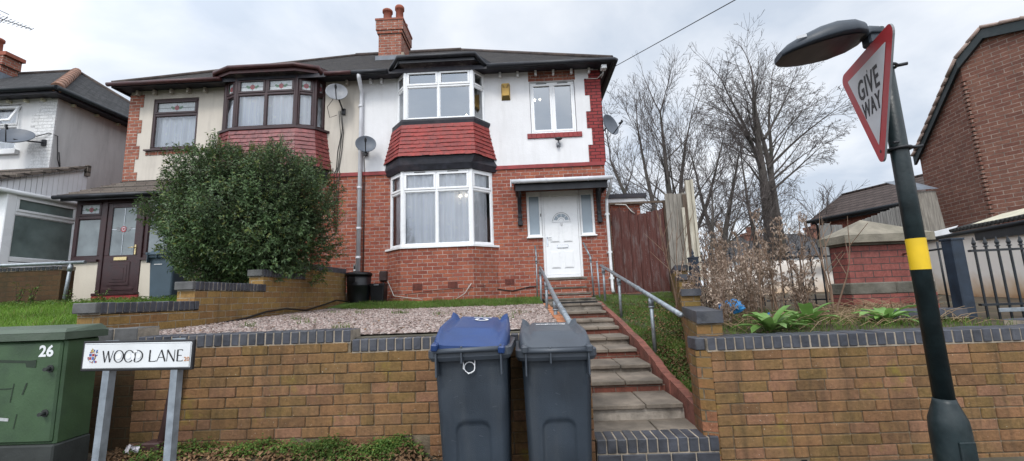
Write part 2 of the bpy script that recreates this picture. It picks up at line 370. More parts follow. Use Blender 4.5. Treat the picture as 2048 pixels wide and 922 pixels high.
M['tape'] = plain('tape', (.42, .44, .44), .4, .3, 20, .1)
M['tape_dark'] = plain('tape_dark', (.018, .032, .018), .6, .3, 20, .1)
M['bin_body'] = plain('bin_body', (.025, .035, .048), .46, .3, 3, .35, 260, spec=.4, dirt=(.065, .072, .078), dirtamt=.55, streak=True)
M['bin_grey'] = plain('bin_grey', (.055, .066, .082), .42, .2, 3, .15, 200, spec=.45, dirt=(.08, .09, .1), dirtamt=.5)
M['bin_blue'] = plain('bin_blue', (.015, .044, .15), .36, .25, 3, .12, 160, spec=.5, dirt=(.022, .05, .15), dirtamt=.4)
M['bin_left'] = plain('bin_left', (.055, .085, .11), .5, .2, 3, .2, 100)
M['rubber'] = plain('rubber', (.012, .012, .012), .8, .3)
M['butt_black'] = plain('butt_black', (.006, .0065, .009), .38, .4, 5, .1, 40)
M['white_print'] = plain('white_print', (.7, .7, .7), .5, .15, 30, .02)
M['slab'] = plain('slab', (.205, .172, .138), .9, .45, 3.5, .6, 45, dirt=(.085, .075, .062), dirtamt=.9)
M['slab_edge'] = plain('slab_edge', (.15, .135, .11), .9, .5, 6, .8, 30, dirt=(.04, .035, .028), dirtamt=.9)
M['riser_white'] = plain('riser_white', (.30, .265, .225), .9, .5, 6, .8, 30, dirt=(.07, .06, .045), dirtamt=1.0)
M['riser_brick'] = brickmat('riser_brick', [(.15, .05, .035), (.2, .07, .05)], (.2, .16, .13), gamt=.6)
M['stone_cap'] = plain('stone_cap', (.235, .21, .165), .95, .3, 5, .7, 40, dirt=(.11, .105, .075), dirtamt=.8)
M['stone_band'] = plain('stone_band', (.155, .145, .12), .95, .45, 5, .9, 25, dirt=(.08, .075, .055), dirtamt=.8)
def wood(name, c, dirt, amt, knots=.3, rough=.85):
    t = NT(name); P = t.geo()
    g = t.noise(t.mapping(P, (22, 22, 1.2)), 2.0, 6, .65)
    col = t.mix(t.ramp(g, [(.3, 0.0), (.7, 1.0)]), tuple(x * .55 for x in c), tuple(x * 1.25 for x in c))
    col = t.mix(t.ramp(t.noise(t.mapping(P, (5, 5, 1.1)), 2.2, 8, .72), [(.5, 0.0), (.66, amt)]), col, dirt)
    return t.pbr(col, rough, t.bump(g, .5, .01), 0, .25)
M['gate_wood'] = wood('gate_wood', (.092, .036, .030), (.15, .12, .115), .7)
M['grey_wood'] = wood('grey_wood', (.25, .23, .20), (.13, .115, .095), .6)
M['dark_wood'] = wood('dark_wood', (.11, .08, .06), (.2, .17, .14), .5)
M['cream_board'] = wood('cream_board', (.52, .485, .40), (.30, .27, .2), .6)
M['grey_fence'] = wood('grey_fence', (.20, .195, .185), (.1, .095, .085), .5)
M['mat_rubber'] = plain('mat_rubber', (.012, .012, .013), .8, .4, 20, .5, 80)
M['soil'] = plain('soil', (.075, .055, .035), 1, .5, 6, 1.0, 18, dirt=(.05, .055, .02))
M['ground'] = plain('ground', (.085, .075, .055), 1, .4, 4, .8, 14, dirt=(.06, .07, .025))
M['pavement'] = plain('pavement', (.075, .073, .070), .9, .3, 6, .5, 60, dirt=(.05, .047, .04))
M['gravel_bed'] = plain('gravel_bed', (.15, .12, .10), .95, .6, 40, 1.0, 60, dirt=(.12, .09, .08))
M['lawn_base'] = plain('lawn_base', (.09, .16, .025), 1, .5, 6, .8, 40, dirt=(.07, .06, .025))
M['lawn_dark'] = plain('lawn_dark', (.06, .085, .022), 1, .5, 6, .8, 40, dirt=(.045, .035, .02), dirtamt=.9)
def leafmat(name, a, b, tip=None, rough=.4, tr=.25, spec=.4):
    t = NT(name); oi = t.a('NewGeometry'); P = t.geo()
    rnd = oi.outputs['Random Per Island']
    col = t.mix(rnd, a, b)
    if tip: col = t.mix(t.math('GREATER_THAN', rnd, tip[1]), col, tip[0])
    col = t.mix(1.0, col, t.ramp(t.noise(P, 2.2, 3), [(.3, .6), (.7, 1.3)]), 'MULTIPLY')
    b = t.n.new('ShaderNodeBsdfPrincipled'); t.set(b, 'Base Color', col); b.inputs['Roughness'].default_value = rough; b.inputs['Specular IOR Level'].default_value = spec
    tl = t.a('BsdfTranslucent'); t.set(tl, 'Color', col)
    mx = t.a('MixShader'); mx.inputs[0].default_value = tr
    t.t.links.new(b.outputs[0], mx.inputs[1]); t.t.links.new(tl.outputs[0], mx.inputs[2]); t.t.links.new(mx.outputs[0], t.out.inputs[0])
    return t.m
M['leaf_bush'] = leafmat('leaf_bush', (.046, .090, .034), (.14, .215, .085), ((.17, .19, .05), .94))
M['leaf_new'] = leafmat('leaf_new', (.10, .15, .035), (.17, .20, .05))
M['grass'] = leafmat('grass', (.095, .19, .024), (.16, .26, .04), ((.2, .19, .07), .95), .6, .3, .2)
M['grass_dull'] = leafmat('grass_dull', (.075, .14, .025), (.13, .19, .04), ((.15, .13, .06), .9), .6, .3, .2)
M['weed'] = leafmat('weed', (.06, .12, .022), (.12, .20, .04), ((.2, .19, .05), .9), .5, .25, .3)
M['dead_leaf'] = leafmat('dead_leaf', (.13, .075, .04), (.24, .15, .085), None, .8, .1, .1)
M['dry'] = leafmat('dry', (.24, .175, .135), (.44, .35, .28), None, .9, .15, .1)
M['dry_stem'] = plain('dry_stem', (.19, .125, .085), .9, .4, 12)
M['straw'] = leafmat('straw', (.22, .15, .085), (.34, .25, .16), None, .9, .1, .1)
M['broad_leaf'] = leafmat('broad_leaf', (.14, .27, .06), (.21, .36, .10), None, .42, .25, .4)
M['bark'] = plain('bark', (.085, .074, .067), .95, .4, 5, .8, 18, dirt=(.045, .055, .035), dirtamt=.6)
M['twig'] = plain('twig', (.098, .083, .078), .95, .3, 5, 0)
M['stem_bush'] = plain('stem_bush', (.04, .03, .02), .9, .3, 6)
def stonemat():
    t = NT('gravel_stones'); r = t.a('NewGeometry').outputs['Random Per Island']
    c = t.ramp(r, [(0, (.11, .08, .07)), (.3, (.24, .18, .16)), (.6, (.32, .25, .225)), (.85, (.43, .37, .34)), (1, (.15, .13, .12))])
    return t.pbr(c, .85, None, 0, .2)
M['stones'] = stonemat()
def glass(name, tint, refl, base=.06):
    t = NT(name); tr = t.a('BsdfTransparent'); t.set(tr, 'Color', tint)
    gl = t.a('BsdfGlossy'); gl.inputs['Roughness'].default_value = .02; t.set(gl, 'Color', (.92, .96, 1.0))
    nb = t.bump(t.noise(t.geo(), 1.4, 2), .05, .03); t.set(gl, 'Normal', nb)
    fr = t.a('Fresnel'); fr.inputs['IOR'].default_value = 1.5
    f = t.math('ADD', t.math('MULTIPLY', fr.outputs[0], refl), base)
    mx = t.a('MixShader'); t.set(mx, 'i0', f); t.t.links.new(tr.outputs[0], mx.inputs[1]); t.t.links.new(gl.outputs[0], mx.inputs[2]); t.t.links.new(mx.outputs[0], t.out.inputs[0])
    return t.m
M['glass'] = glass('glass', (.93, .96, .98), 1.2, .06)
M['glass_up'] = glass('glass_up', (.62, .70, .76), 1.5, .20)
M['glass_clear'] = glass('glass_clear', (.85, .9, .92), 1.0, .05)
M['frost'] = plain('frost', (.27, .33, .38), .22, .1, 3, .05, 90, spec=.6)
M['frost_dim'] = plain('frost_dim', (.17, .20, .21), .2, .35, 2.5, .05, 50, spec=.6)
M['frost_green'] = plain('frost_green', (.17, .215, .205), .18, .35, 2.2, .05, 60, spec=.6)
def lace(name, dens, c=(.78, .80, .82)):
    t = NT(name); uv = t.uvc()
    vo = t.n.new('ShaderNodeTexVoronoi'); t.set(vo, 'Vector', uv); vo.inputs['Scale'].default_value = 5.5
    fl = t.ramp(vo.outputs['Distance'], [(.16, 1.0), (.24, 0.0)])
    dots = t.ramp(t.noise(t.mapping(uv, (30, 30, 30)), 1.0, 2), [(.42, 0.0), (.55, 1.0)])
    pat = t.math('MULTIPLY', fl, dots)
    df = t.a('BsdfDiffuse'); t.set(df, 'Color', c); tl = t.a('BsdfTranslucent'); t.set(tl, 'Color', c)
    m1 = t.a('MixShader'); m1.inputs[0].default_value = .22; t.t.links.new(df.outputs[0], m1.inputs[1]); t.t.links.new(tl.outputs[0], m1.inputs[2])
    tr = t.a('BsdfTransparent'); mx = t.a('MixShader')
    fold = t.noise(t.mapping(uv, (9, .35, 1)), 1.0, 3)
    a = t.math('ADD', t.math('ADD', dens, t.math('MULTIPLY', pat, .5)), t.math('MULTIPLY', t.math('SUBTRACT', fold, .5), .8))
    a2 = t.math('MINIMUM', a, 1.0); t.set(mx, 'i0', a2)
    t.t.links.new(tr.outputs[0], mx.inputs[1]); t.t.links.new(m1.outputs[0], mx.inputs[2]); t.t.links.new(mx.outputs[0], t.out.inputs[0])
    return t.m
M['lace'] = lace('lace', .95, (.97, .96, .98))
M['lace_up'] = lace('lace_up', .92, (.97, .96, .98))
M['room'] = plain('room', (.42, .43, .44), .9, .15, 1.5, 0)
M['room_dark'] = plain('room_dark', (.22, .23, .25), .9, .15, 1.5, 0)
def emit(name, c, s):
    t = NT(name); e = t.a('Emission'); t.set(e, 'Color', c); e.inputs[1].default_value = s; t.t.links.new(e.outputs[0], t.out.inputs[0]); return t.m
M['bulb'] = emit('bulb', (1, .82, .55), 16)
M['rose'] = plain('rose', (.30, .07, .075), .3, .3, 40)
M['rose_leaf'] = plain('rose_leaf', (.11, .19, .13), .3, .3, 40)
M['obscured'] = plain('obscured', (.47, .50, .52), .35, .25, 30, .1, 60)
M['brass'] = plain('brass', (.62, .50, .26), .3, .1, 8, .02, metal=.6)
M['chrome'] = plain('chrome', (.6, .62, .65), .2, .1, 8, 0, metal=.8)
M['cable'] = plain('cable', (.012, .012, .013), .6, .2)
M['cable_white'] = plain('cable_white', (.5, .49, .46), .6, .2)
M['hose'] = plain('hose', (.016, .012, .01), .6, .3)
M['brown_pipe'] = plain('brown_pipe', (.055, .028, .026), .55, .4, 8, .2)
M['bag_blue'] = plain('bag_blue', (.03, .22, .52), .3, .3, 20, .8, 30)
M['paper'] = plain('paper', (.6, .58, .62), .7, .2, 20, .5)
M['sheet_cream'] = plain('sheet_cream', (.60, .57, .44), .6, .2, 4, .6, 7)
M['corr_dark'] = plain('corr_dark', (.035, .036, .035), .7, .4, 9, .3)
M['meter'] = plain('meter', (.2, .2, .2), .5, .5, 20)
M['meter_brown'] = plain('meter_brown', (.045, .028, .026), .5, .3, 8)
M['air_brick'] = plain('air_brick', (.20, .06, .045), .85, .3, 12)
M['hole'] = plain('hole', (.006, .005, .005), 1, .1)

# ------------------------------------------------------------------ helpers for buildings
W = 10.1
def lerp(a, b, t): return a + (b - a) * t
def wall_xz(mb, x0, x1, z0, z1, y, holes=(), m=0, depth=.11, back=False):
    xs = sorted({x0, x1, *[h[0] for h in holes], *[h[1] for h in holes]}); zs = sorted({z0, z1, *[h[2] for h in holes], *[h[3] for h in holes]})
    for i in range(len(xs) - 1):
        for j in range(len(zs) - 1):
            a, b, c, d = xs[i], xs[i + 1], zs[j], zs[j + 1]; mx, mz = (a + b) / 2, (c + d) / 2
            if any(h[0] < mx < h[1] and h[2] < mz < h[3] for h in holes): continue
            mb.face([(a, y, c), (b, y, c), (b, y, d), (a, y, d)], m)
    for h in holes:
        a, b, c, d = h; e = y + depth
        mb.face([(a, y, c), (a, y, d), (a, e, d), (a, e, c)], m); mb.face([(b, y, c), (b, e, c), (b, e, d), (b, y, d)], m)
        mb.face([(a, y, d), (b, y, d), (b, e, d), (a, e, d)], m); mb.face([(a, y, c), (a, e, c), (b, e, c), (b, y, c)], m)
def room(mb, x0, x1, y0, y1, z0, z1, m=0):
    mb.face([(x0, y1, z0), (x1, y1, z0), (x1, y1, z1), (x0, y1, z1)], m)
    mb.face([(x0, y0, z0), (x0, y1, z0), (x0, y1, z1), (x0, y0, z1)], m); mb.face([(x1, y0, z0), (x1, y1, z0), (x1, y1, z1), (x1, y0, z1)], m)
    mb.face([(x0, y0, z0), (x1, y0, z0), (x1, y1, z0), (x0, y1, z0)], m); mb.face([(x0, y0, z1), (x1, y0, z1), (x1, y1, z1), (x0, y1, z1)], m)
def frameM(P0, u):
    u = Vector(u).normalized(); n = Vector((0, 0, 1)).cross(u)
    return Matrix(((u.x, n.x, 0, P0[0]), (u.y, n.y, 0, P0[1]), (u.z, n.z, 1, P0[2]), (0, 0, 0, 1)))
def add_window(F, G, P0, u, w, h, ncol=1, transom=None, fw=.06, sash=True, dep=.07, roses=None, vent=None):
    T = frameM(P0, u)
    b = .008
    F.box(0, w, 0, dep, 0, fw, 0, T, b); F.box(0, w, 0, dep, h - fw, h, 0, T, b)
    F.box(0, fw, .001, dep - .001, fw, h - fw, 0, T, b); F.box(w - fw, w, .001, dep - .001, fw, h - fw, 0, T, b)
    xs = [fw] + [w * i / ncol for i in range(1, ncol)] + [w - fw]
    for i in range(1, ncol): F.box(xs[i] - fw * .5, xs[i] + fw * .5, .003, dep - .003, fw, h - fw, 0, T, b)
    zs = [fw, h - fw]
    if transom:
        F.box(fw, w - fw, .005, dep - .005, transom - fw * .5, transom + fw * .5, 0, T, b); zs = [fw, transom, h - fw]
    for i in range(ncol):
        a = xs[i] + (fw * .5 if i else 0); c = xs[i + 1] - (fw * .5 if i < ncol - 1 else 0)
        for j in range(len(zs) - 1):
            z0 = zs[j] + (fw * .5 if j else 0); z1 = zs[j + 1] - (fw * .5 if j < len(zs) - 2 else 0)
            s = .04 if (sash and (j == len(zs) - 2 or len(zs) == 2)) else .014
            y0 = -.012 if s > .02 else .018
            F.box(a - (.012 if s > .02 else 0), c + (.012 if s > .02 else 0), y0, y0 + .03, z0 - (.012 if s > .02 else 0), z0 + s, 0, T, .006)
            F.box(a - (.012 if s > .02 else 0), c + (.012 if s > .02 else 0), y0, y0 + .03, z1 - s, z1 + (.012 if s > .02 else 0), 0, T, .006)
            F.box(a - (.012 if s > .02 else 0), a + s, y0 + .001, y0 + .029, z0 + s, z1 - s, 0, T, .006)
            F.box(c - s, c + (.012 if s > .02 else 0), y0 + .001, y0 + .029, z0 + s, z1 - s, 0, T, .006)
            G.face([T @ Vector(p) for p in ((a + s - .005, .03, z0 + s - .005), (c - s + .005, .03, z0 + s - .005), (c - s + .005, .03, z1 - s + .005), (a + s - .005, .03, z1 - s + .005))])
            if roses is not None and j == 1: (rose(roses, T, (a + c) / 2, .022, (z0 + z1) / 2 - .01, (c - a) * .46, (z1 - z0) * .19), roses.face([T @ Vector(p) for p in ((a + s, .027, z0 + s), (c - s, .027, z0 + s), (c - s, .027, z1 - s), (a + s, .027, z1 - s))], 4))
            if vent is not None and j == len(zs) - 2: vent.box((a + c) / 2 - .13, (a + c) / 2 + .13, -.02, -.012, z1 + .012, z1 + .03, 0, T)
    return T
def rose(mb, T, x, y, z, hw, r):
    def disc(cx, cz, rr, m, yy, n=10, sx=1.0):
        mb.face([T @ Vector((cx + rr * sx * math.cos(2 * math.pi * k / n), yy, cz + rr * math.sin(2 * math.pi * k / n))) for k in range(n)], m)
    disc(x, z, r, 0, y); disc(x, z + r * .1, r * .55, 3, y - .002); disc(x, z + r * .1, r * .42, 0, y - .004)
    for s in (-1, 1):
        disc(x + s * r * 1.45, z - r * .1, r * .55, 1, y, 8, 1.3); disc(x + s * r * 2.1, z + r * .35, r * .4, 1, y - .001, 8, 1.2)
        mb.box(x + s * r * 1.0 if s > 0 else x - hw, x + hw if s > 0 else x - r, y + .001, y + .004, z - .006, z + .002, 2, T)
    mb.box(x - .004, x + .004, y + .001, y + .004, z - r * 1.45, z - r, 2, T); mb.box(x - .004, x + .004, y + .001, y + .004, z + r, z + r * 1.45, 2, T)
def curtain(mb, poly, z0, z1, amp=.025, freq=34, gap=None):
    L = 0
    for (a, b) in zip(poly[:-1], poly[1:]):
        a, b = Vector(a), Vector(b); d = (b - a); l = d.length; n = max(6, int(l / .025)); t = d.normalized(); nn = Vector((-t.y, t.x))
        for i in range(n):
            q = []
            for k in (i, i + 1):
                s = l * k / n; w = amp * (math.sin((L + s) * freq) + .6 * math.sin((L + s) * freq * .43 + 1)); p = a + t * s + nn * w; q.append((p, L + s))
            mb.face([(q[0][0].x, q[0][0].y, z0), (q[1][0].x, q[1][0].y, z0), (q[1][0].x, q[1][0].y, z1), (q[0][0].x, q[0][0].y, z1)], 0, [(q[0][1], z0), (q[1][1], z0), (q[1][1], z1), (q[0][1], z1)], True)
        L += l
def offset_poly(poly, d):
    out = []; n = len(poly)
    for i, p in enumerate(poly):
        ns = []
        if i > 0: e = Vector(poly[i]) - Vector(poly[i - 1]); ns.append(Vector((e.y, -e.x)).normalized())
        if i < n - 1: e = Vector(poly[i + 1]) - Vector(poly[i]); ns.append(Vector((e.y, -e.x)).normalized())
        if len(ns) == 2:
            m = (ns[0] + ns[1]).normalized(); q = Vector(p) + m * (d / max(.4, m.dot(ns[0])))
        else:
            q = Vector(p) + ns[0] * d
            e = Vector(poly[1]) - Vector(poly[0]) if i == 0 else Vector(poly[-1]) - Vector(poly[-2])
            if abs(e.y) > 1e-6: q = q + e * ((p[1] - q.y) / e.y)      # stay on the wall plane
        out.append((q.x, q.y))
    return out
def band(mb, p0, z0, p1, z1, m=0):
    for i in range(len(p0) - 1):
        mb.face([(*p0[i], z0), (*p0[i + 1], z0), (*p1[i + 1], z1), (*p1[i], z1)], m)
def cap(mb, p, z, m=0, down=False):
    q = [(*a, z) for a in p]; mb.face(q[::-1] if down else q, m)
def tile_apron(mb, ptop, ztop, pbot, zbot, n, lip=.016):
    def at(t):
        c = t + .22 * t * t - .22 * t if False else t ** 1.25
        return [(lerp(a[0], b[0], c), lerp(a[1], b[1], c)) for a, b in zip(ptop, pbot)], lerp(ztop, zbot, t)
    for i in range(n):
        (pa, za), (pb, zb) = at(i / n), at((i + 1) / n)
        o = offset_poly(pb, lip)
        for k in range(len(pa) - 1):
            l = (Vector(o[k + 1]) - Vector(o[k])).length
            # individual tiles with slightly uneven lower edges
            nt = max(1, round(l / .165)); sh = .5 * (i % 2)
            cuts = [0] + [min(1, max(0, (j + sh) / nt)) for j in range(1 if sh == 0 else 0, nt)] + [1]
            cuts = sorted(set(cuts))
            for c0, c1 in zip(cuts[:-1], cuts[1:]):
                dz = random.uniform(-.007, .007); do = random.uniform(-.004, .005)
                A = lambda P, c: (lerp(P[k][0], P[k + 1][0], c), lerp(P[k][1], P[k + 1][1], c))
                ov = offset_poly(pb, lip + do); g = .0025 / max(l, .01)
                a0, a1, b0, b1 = A(pa, c0), A(pa, c1), A(ov, c0 + g), A(ov, c1 - g); i0, i1 = A(pb, c0 + g), A(pb, c1 - g)
                mb.face([(*b0, zb + dz), (*b1, zb + dz), (*a1, za), (*a0, za)]); mb.face([(*i0, zb + dz), (*i1, zb + dz), (*b1, zb + dz), (*b0, zb + dz)])
def gutter(mb, pts, r=.055, m=0):
    mb.tube(pts, r, 10, m)
def quoins(mb, x_edge, z0, z1, sgn, y, wa, wb, rows=5, h=.086, out=.012, side=0.0):
    z = z0; k = 0
    while z < z1 - .05:
        hh = min(rows * h, z1 - z); w = wa if k % 2 == 0 else wb
        a, b = (x_edge, x_edge + sgn * w) if sgn > 0 else (x_edge - w, x_edge)
        mb.box(a, b, y - out, y + .02, z, z + hh); z += hh; k += 1

# ================================================================== RIGHT HOUSE
house = thing('semi_detached_house', 'white rendered house half with red tile bay, red quoins and white front door', 'house', (-.95, W, 1.43))
XL, XR = -3.93, 2.03
bl_w = [(-3.20, W), (-2.787, 9.68), (-1.17, 9.68), (-.70, W)]       # lower bay window line
bu_w = [(-3.04, W), (-2.735, 9.72), (-1.10, 9.72), (-.82, W)]       # upper bay window line
wall = MB()
wall_xz(wall, XL, XR, 1.2, 4.58, W, [(-3.12, -.78, 2.72, 4.46), (.10, .46, 2.86, 3.985), (.46, 1.375, 1.885, 3.985), (1.375, 1.725, 2.86, 3.985)])
wall.face([(XR, W, 1.2), (XR, 18, 1.2), (XR, 18, 7.2), (XR, W, 7.2)])
wall.face([(XL, 18, 1.2), (XR, 18, 1.2), (XR, 18, 7.2), (XL, 18, 7.2)]); wall.face([(XL, 10.3, 1.2), (XL, 18, 1.2), (XL, 18, 7.2), (XL, 10.3, 7.2)])
band(wall, offset_poly(bl_w, .05), 1.2, offset_poly(bl_w, .05), 2.655)
for i in range(3): wall.box(.107 + i * .12, .107 + i * .12 + .10, W - .004, W + .02, 2.70, 2.85)
for i in range(3): wall.box(1.40 + i * .12, 1.40 + i * .12 + .10, W - .004, W + .02, 2.70, 2.85)
wall.build('wall', M['brick_red'], house)
up = MB(); wall_xz(up, XL, XR, 4.56, 7.14, W - .014, [(.30, 1.43, 5.43, 6.79), (-2.95, -.9, 5.8, 7.0)])
up.build('rendered_wall', M['render_white'], house)
b = MB(); b.box(XL, -3.1, W - .035, W - .005, 4.555, 4.645); b.build('string_course', M['red_paint'], house); b = MB(); b.box(-.85, XR + .012, W - .035, W - .005, 4.555, 4.645)
b.build('string_course', M['red_paint'], house)
q = MB(); quoins(q, XR + .045, 4.648, 7.02, -1, W - .014, .40, .29, 5, .0862, .014); q.box(XR, XR + .045, W + .0, W + .3, 4.648, 7.0)
q.build('quoins', M['brick_paint'], house)
# bedroom window with brick lintel and painted sill
F, G, V = MB(), MB(), MB(); T = add_window(F, G, (.31, W + .03, 5.44), (1, 0, 0), 1.11, 1.34, 2, None, .055, vent=V)
w = F.build('window', M['upvc'], house); G.build('pane', M['glass_up'], w); V.build('trickle_vent', M['dark_metal'], w)
s = MB()
for i in range(12): s.box(.20 + i * .112, .20 + i * .112 + .106, W - .05, W, 5.30, 5.425, bev=.006)
s.box(.205, 1.54, W - .04, W, 5.305, 5.42); s.build('window_sill', M['red_paint'], house)
l = MB()
for i in range(15): l.box(.282 + i * .0776, .282 + i * .0776 + .068, W - .03, W, 6.81, 6.95, bev=.005)
l.box(.28, 1.45, W - .022, W, 6.80, 7.13); l.build('lintel', M['brick_redL'], house)
# bays
def bay(root, poly_w, z0, z1, fm, gm, cols, tr, curt, cname, fw, roses=None, vents=True):
    F, G, V, Rr = MB(), MB(), MB(), MB()
    for i in range(len(poly_w) - 1):
        a, c = Vector(poly_w[i]), Vector(poly_w[i + 1]); d = c - a
        add_window(F, G, (a.x, a.y, z0), (d.x, d.y, 0), d.length, z1 - z0, cols[i], tr, fw, roses=Rr if roses else None, vent=V if (vents and cols[i] > 1) else None)
    for p in poly_w[1:-1]: F.tube([(p[0], p[1] + .03, z0 + .001), (p[0], p[1] + .03, z1 - .001)], .05, 8, smooth=False)
    o = F.build('bay_window', fm, root); G.build('pane', gm, o)
    if vents: V.build('trickle_vent', M['dark_metal'], o)
    if roses: Rr.build('stained_rose', [M['rose'], M['rose_leaf'], M['dark_metal'], M['lead'], M['obscured']], o)
    if curt:
        C = MB(); curtain(C, offset_poly(poly_w, -.10), z0 + .03, z1 - .03); C.build('lace_curtain', M[cname], o)
    return o
bay(house, bl_w, 2.70, 4.49, M['upvc'], M['glass'], (1, 2, 1), 1.31, True, 'lace', .062)
bay(house, bu_w, 5.76, 7.05, M['upvc'], M['glass_up'], (1, 2, 1), .87, False, '', .062)
sl = MB(); o = offset_poly(bl_w, .085); i_ = offset_poly(bl_w, -.05)
band(sl, o, 2.655, o, 2.70); cap(sl, o, 2.70); cap(sl, o, 2.655, 0, True); sl.build('bay_sill', M['upvc'], house)
ap = MB(); at_, ab_ = [(-3.18, W), (-2.79, 9.64), (-1.08, 9.64), (-.74, W)], [(-3.37, W), (-2.84, 9.50), (-1.03, 9.50), (-.58, W)]
tile_apron(ap, at_, 5.63, ab_, 4.80, 8); ap.build('tile_apron', M['red_tile'], house)
bb = MB(); o = offset_poly(bu_w, .10)
band(bb, at_, 5.61, o, 5.70); band(bb, o, 5.70, o, 5.75); cap(bb, o, 5.75); cap(bb, bu_w, 5.756)
band(bb, offset_poly(bl_w, .11), 4.62, offset_poly(ab_, -.04), 4.79); band(bb, offset_poly(bl_w, .06), 4.49, offset_poly(bl_w, .11), 4.62); cap(bb, offset_poly(ab_, .01), 4.795, 0, True); cap(bb, offset_poly(bl_w, .06), 4.492, 0, True)
bb.build('bay_fascia', M['fascia_dark'], house)
def bay_roof(root, poly, zt, fm, gm, lift=0.0):
    r = MB(); e = offset_poly(poly, .20); fz = MB()
    band(fz, offset_poly(poly, .015), zt, offset_poly(poly, .04), zt + .07 + lift * .7); band(fz, offset_poly(poly, .04), zt + .07 + lift * .7, offset_poly(poly, .17), zt + .11 + lift)
    fz.build('frieze', M['frieze'], root)
    g = MB(); band(g, e, zt + .09 + lift, e, zt + .27 + lift); band(g, offset_poly(poly, .12), zt + .11 + lift, e, zt + .09 + lift)
    gp = offset_poly(poly, .24); pts = [(*p, zt + .22 + lift) for p in gp]
    pts[0] = (poly[0][0] - .06, 9.72, zt + .03 + lift * .6); pts[-1] = (poly[-1][0] + .06, 9.72, zt + .03 + lift * .6); gutter(g, pts, .055)
    g.build('bay_gutter', gm, root)
    cx = sum(p[0] for p in poly) / len(poly); zz = zt + .275 + lift
    top = (cx, W + .55, zt + .44 + lift)
    for i in range(len(e) - 1): r.face([(*e[i], zz), (*e[i + 1], zz), top])
    r.build('bay_roof', M['roof'], root)
bay_roof(house, bu_w, 7.05, M['fascia_dark'], M['black_paint'])
# rooms behind the glass
rm = MB(); room(rm, -3.7, -.6, W + .13, 14, 2.2, 4.56); room(rm, -3.7, -.3, W + .13, 14, 5.2, 7.12); room(rm, -.1, 1.95, W + .16, 13, 4.9, 7.12); room(rm, -.3, 1.95, W + .16, 14, 1.88, 4.3)
rm.build('room_walls', M['room'], house)
# entrance
F, G = MB(), MB(); b = .008
y0 = W + .035
F.box(.105, 1.72, y0, y0 + .07, 3.86, 3.98, 0, None, b)
for a, c in ((.105, .165), (.40, .515), (1.325, 1.425), (1.66, 1.72)):
    F.box(a, c, y0 - .004, y0 + .07, 1.89 if .3 < a < 1.4 else 2.87, 3.86, 0, None, b)
F.box(.165, .40, y0, y0 + .06, 2.87, 2.93, 0, None, b); F.box(1.425, 1.66, y0, y0 + .06, 2.87, 2.93, 0, None, b)
F.box(.08, .465, y0 - .10, y0 + .03, 2.835, 2.872, 0, None, b); F.box(1.36, 1.745, y0 - .10, y0 + .03, 2.835, 2.872, 0, None, b)
F.box(.515, 1.325, y0 - .01, y0 + .06, 1.885, 1.955, 0, None, b)
F.box(.425, .445, y0 - .02, y0, 3.36, 3.43, 1)
fr = F.build('door_frame', [M['upvc'], M['sign_black']], house)
G.face([(.165, y0 + .03, 2.93), (.40, y0 + .03, 2.93), (.40, y0 + .03, 3.86), (.165, y0 + .03, 3.86)]); G.build('sidelight', M['frost'], fr); G = MB(); G.face([(1.425, y0 + .03, 2.93), (1.66, y0 + .03, 2.93), (1.66, y0 + .03, 3.86), (1.425, y0 + .03, 3.86)])
G.build('sidelight', M['frost'], fr)
D = MB(); dx0, dx1 = .517, 1.322; dy = y0 + .02; dw = dx1 - dx0
D.box(dx0, dx1, dy, dy + .045, 1.96, 3.855, 0, None, .006)
for (a, c, z0_, z1_) in ((.17, .46, 2.72, 3.15), (.55, .84, 2.72, 3.15), (.17, .46, 2.10, 2.52), (.55, .84, 2.10, 2.52)):
    xa, xb = dx0 + a * dw - .02, dx0 + c * dw - .02
    for e in (0, .03):
        f = e * .9
        D.box(xa + e, xb - e, dy - .006 - f * .35, dy + .01, z0_ + e, z1_ - e, 0, None, .005 if e == 0 else .003)
    D.box(xa + .012, xb - .012, dy - .0075, dy + .01, z0_ + .012, z0_ + .02, 2)
cx, cz, rr = dx0 + dw * .505, 3.235, .215
def arc(r0, r1, t0, t1, yy, m, n=10):
    for i in range(n):
        a, c = lerp(t0, t1, i / n), lerp(t0, t1, (i + 1) / n)
        D.face([(cx + r0 * math.cos(a), yy, cz + r0 * math.sin(a)), (cx + r0 * math.cos(c), yy, cz + r0 * math.sin(c)), (cx + r1 * math.cos(c), yy, cz + r1 * math.sin(c)), (cx + r1 * math.cos(a), yy, cz + r1 * math.sin(a))], m)
arc(.20, .216, .0, math.pi, dy - .005, 2, 20); arc(.212, .228, 0, math.pi, dy - .008, 0, 20)
for k in range(4): arc(.105, .172, .16 + k * .72, .16 + k * .72 + .63, dy - .004, 1, 5); 
for k in range(4): arc(.098, .105, .14 + k * .72, .14 + k * .72 + .67, dy - .005, 2, 5); arc(.172, .178, .14 + k * .72, .14 + k * .72 + .67, dy - .005, 2, 5)
arc(.06, .066, 0, math.pi, dy - .004, 2, 10); D.box(cx - .23, cx + .23, dy - .004, dy + .01, cz - .03, cz - .024, 2)
leaf = D.build('front_door', [M['upvc'], M['frost'], M['dish_light']], house)
H = MB(); H.box(cx - .135, cx + .135, dy - .012, dy, 2.585, 2.665, 0, None, .004); H.box(cx - .118, cx + .118, dy - .016, dy - .011, 2.60, 2.65, 1)
H.box(cx - .125, cx + .125, dy - .0145, dy - .0115, 2.585, 2.592, 2); H.build('letter_plate', [M['chrome'], M['upvc'], M['sign_black']], leaf)
H = MB(); H.box(dx0 + .03, dx0 + .065, dy - .012, dy, 2.64, 2.87, 0, None, .004); H.tube([(dx0 + .047, dy - .01, 2.84), (dx0 + .047, dy - .05, 2.84), (dx0 + .15, dy - .05, 2.835)], .009, 8); H.build('door_handle', M['chrome'], leaf)
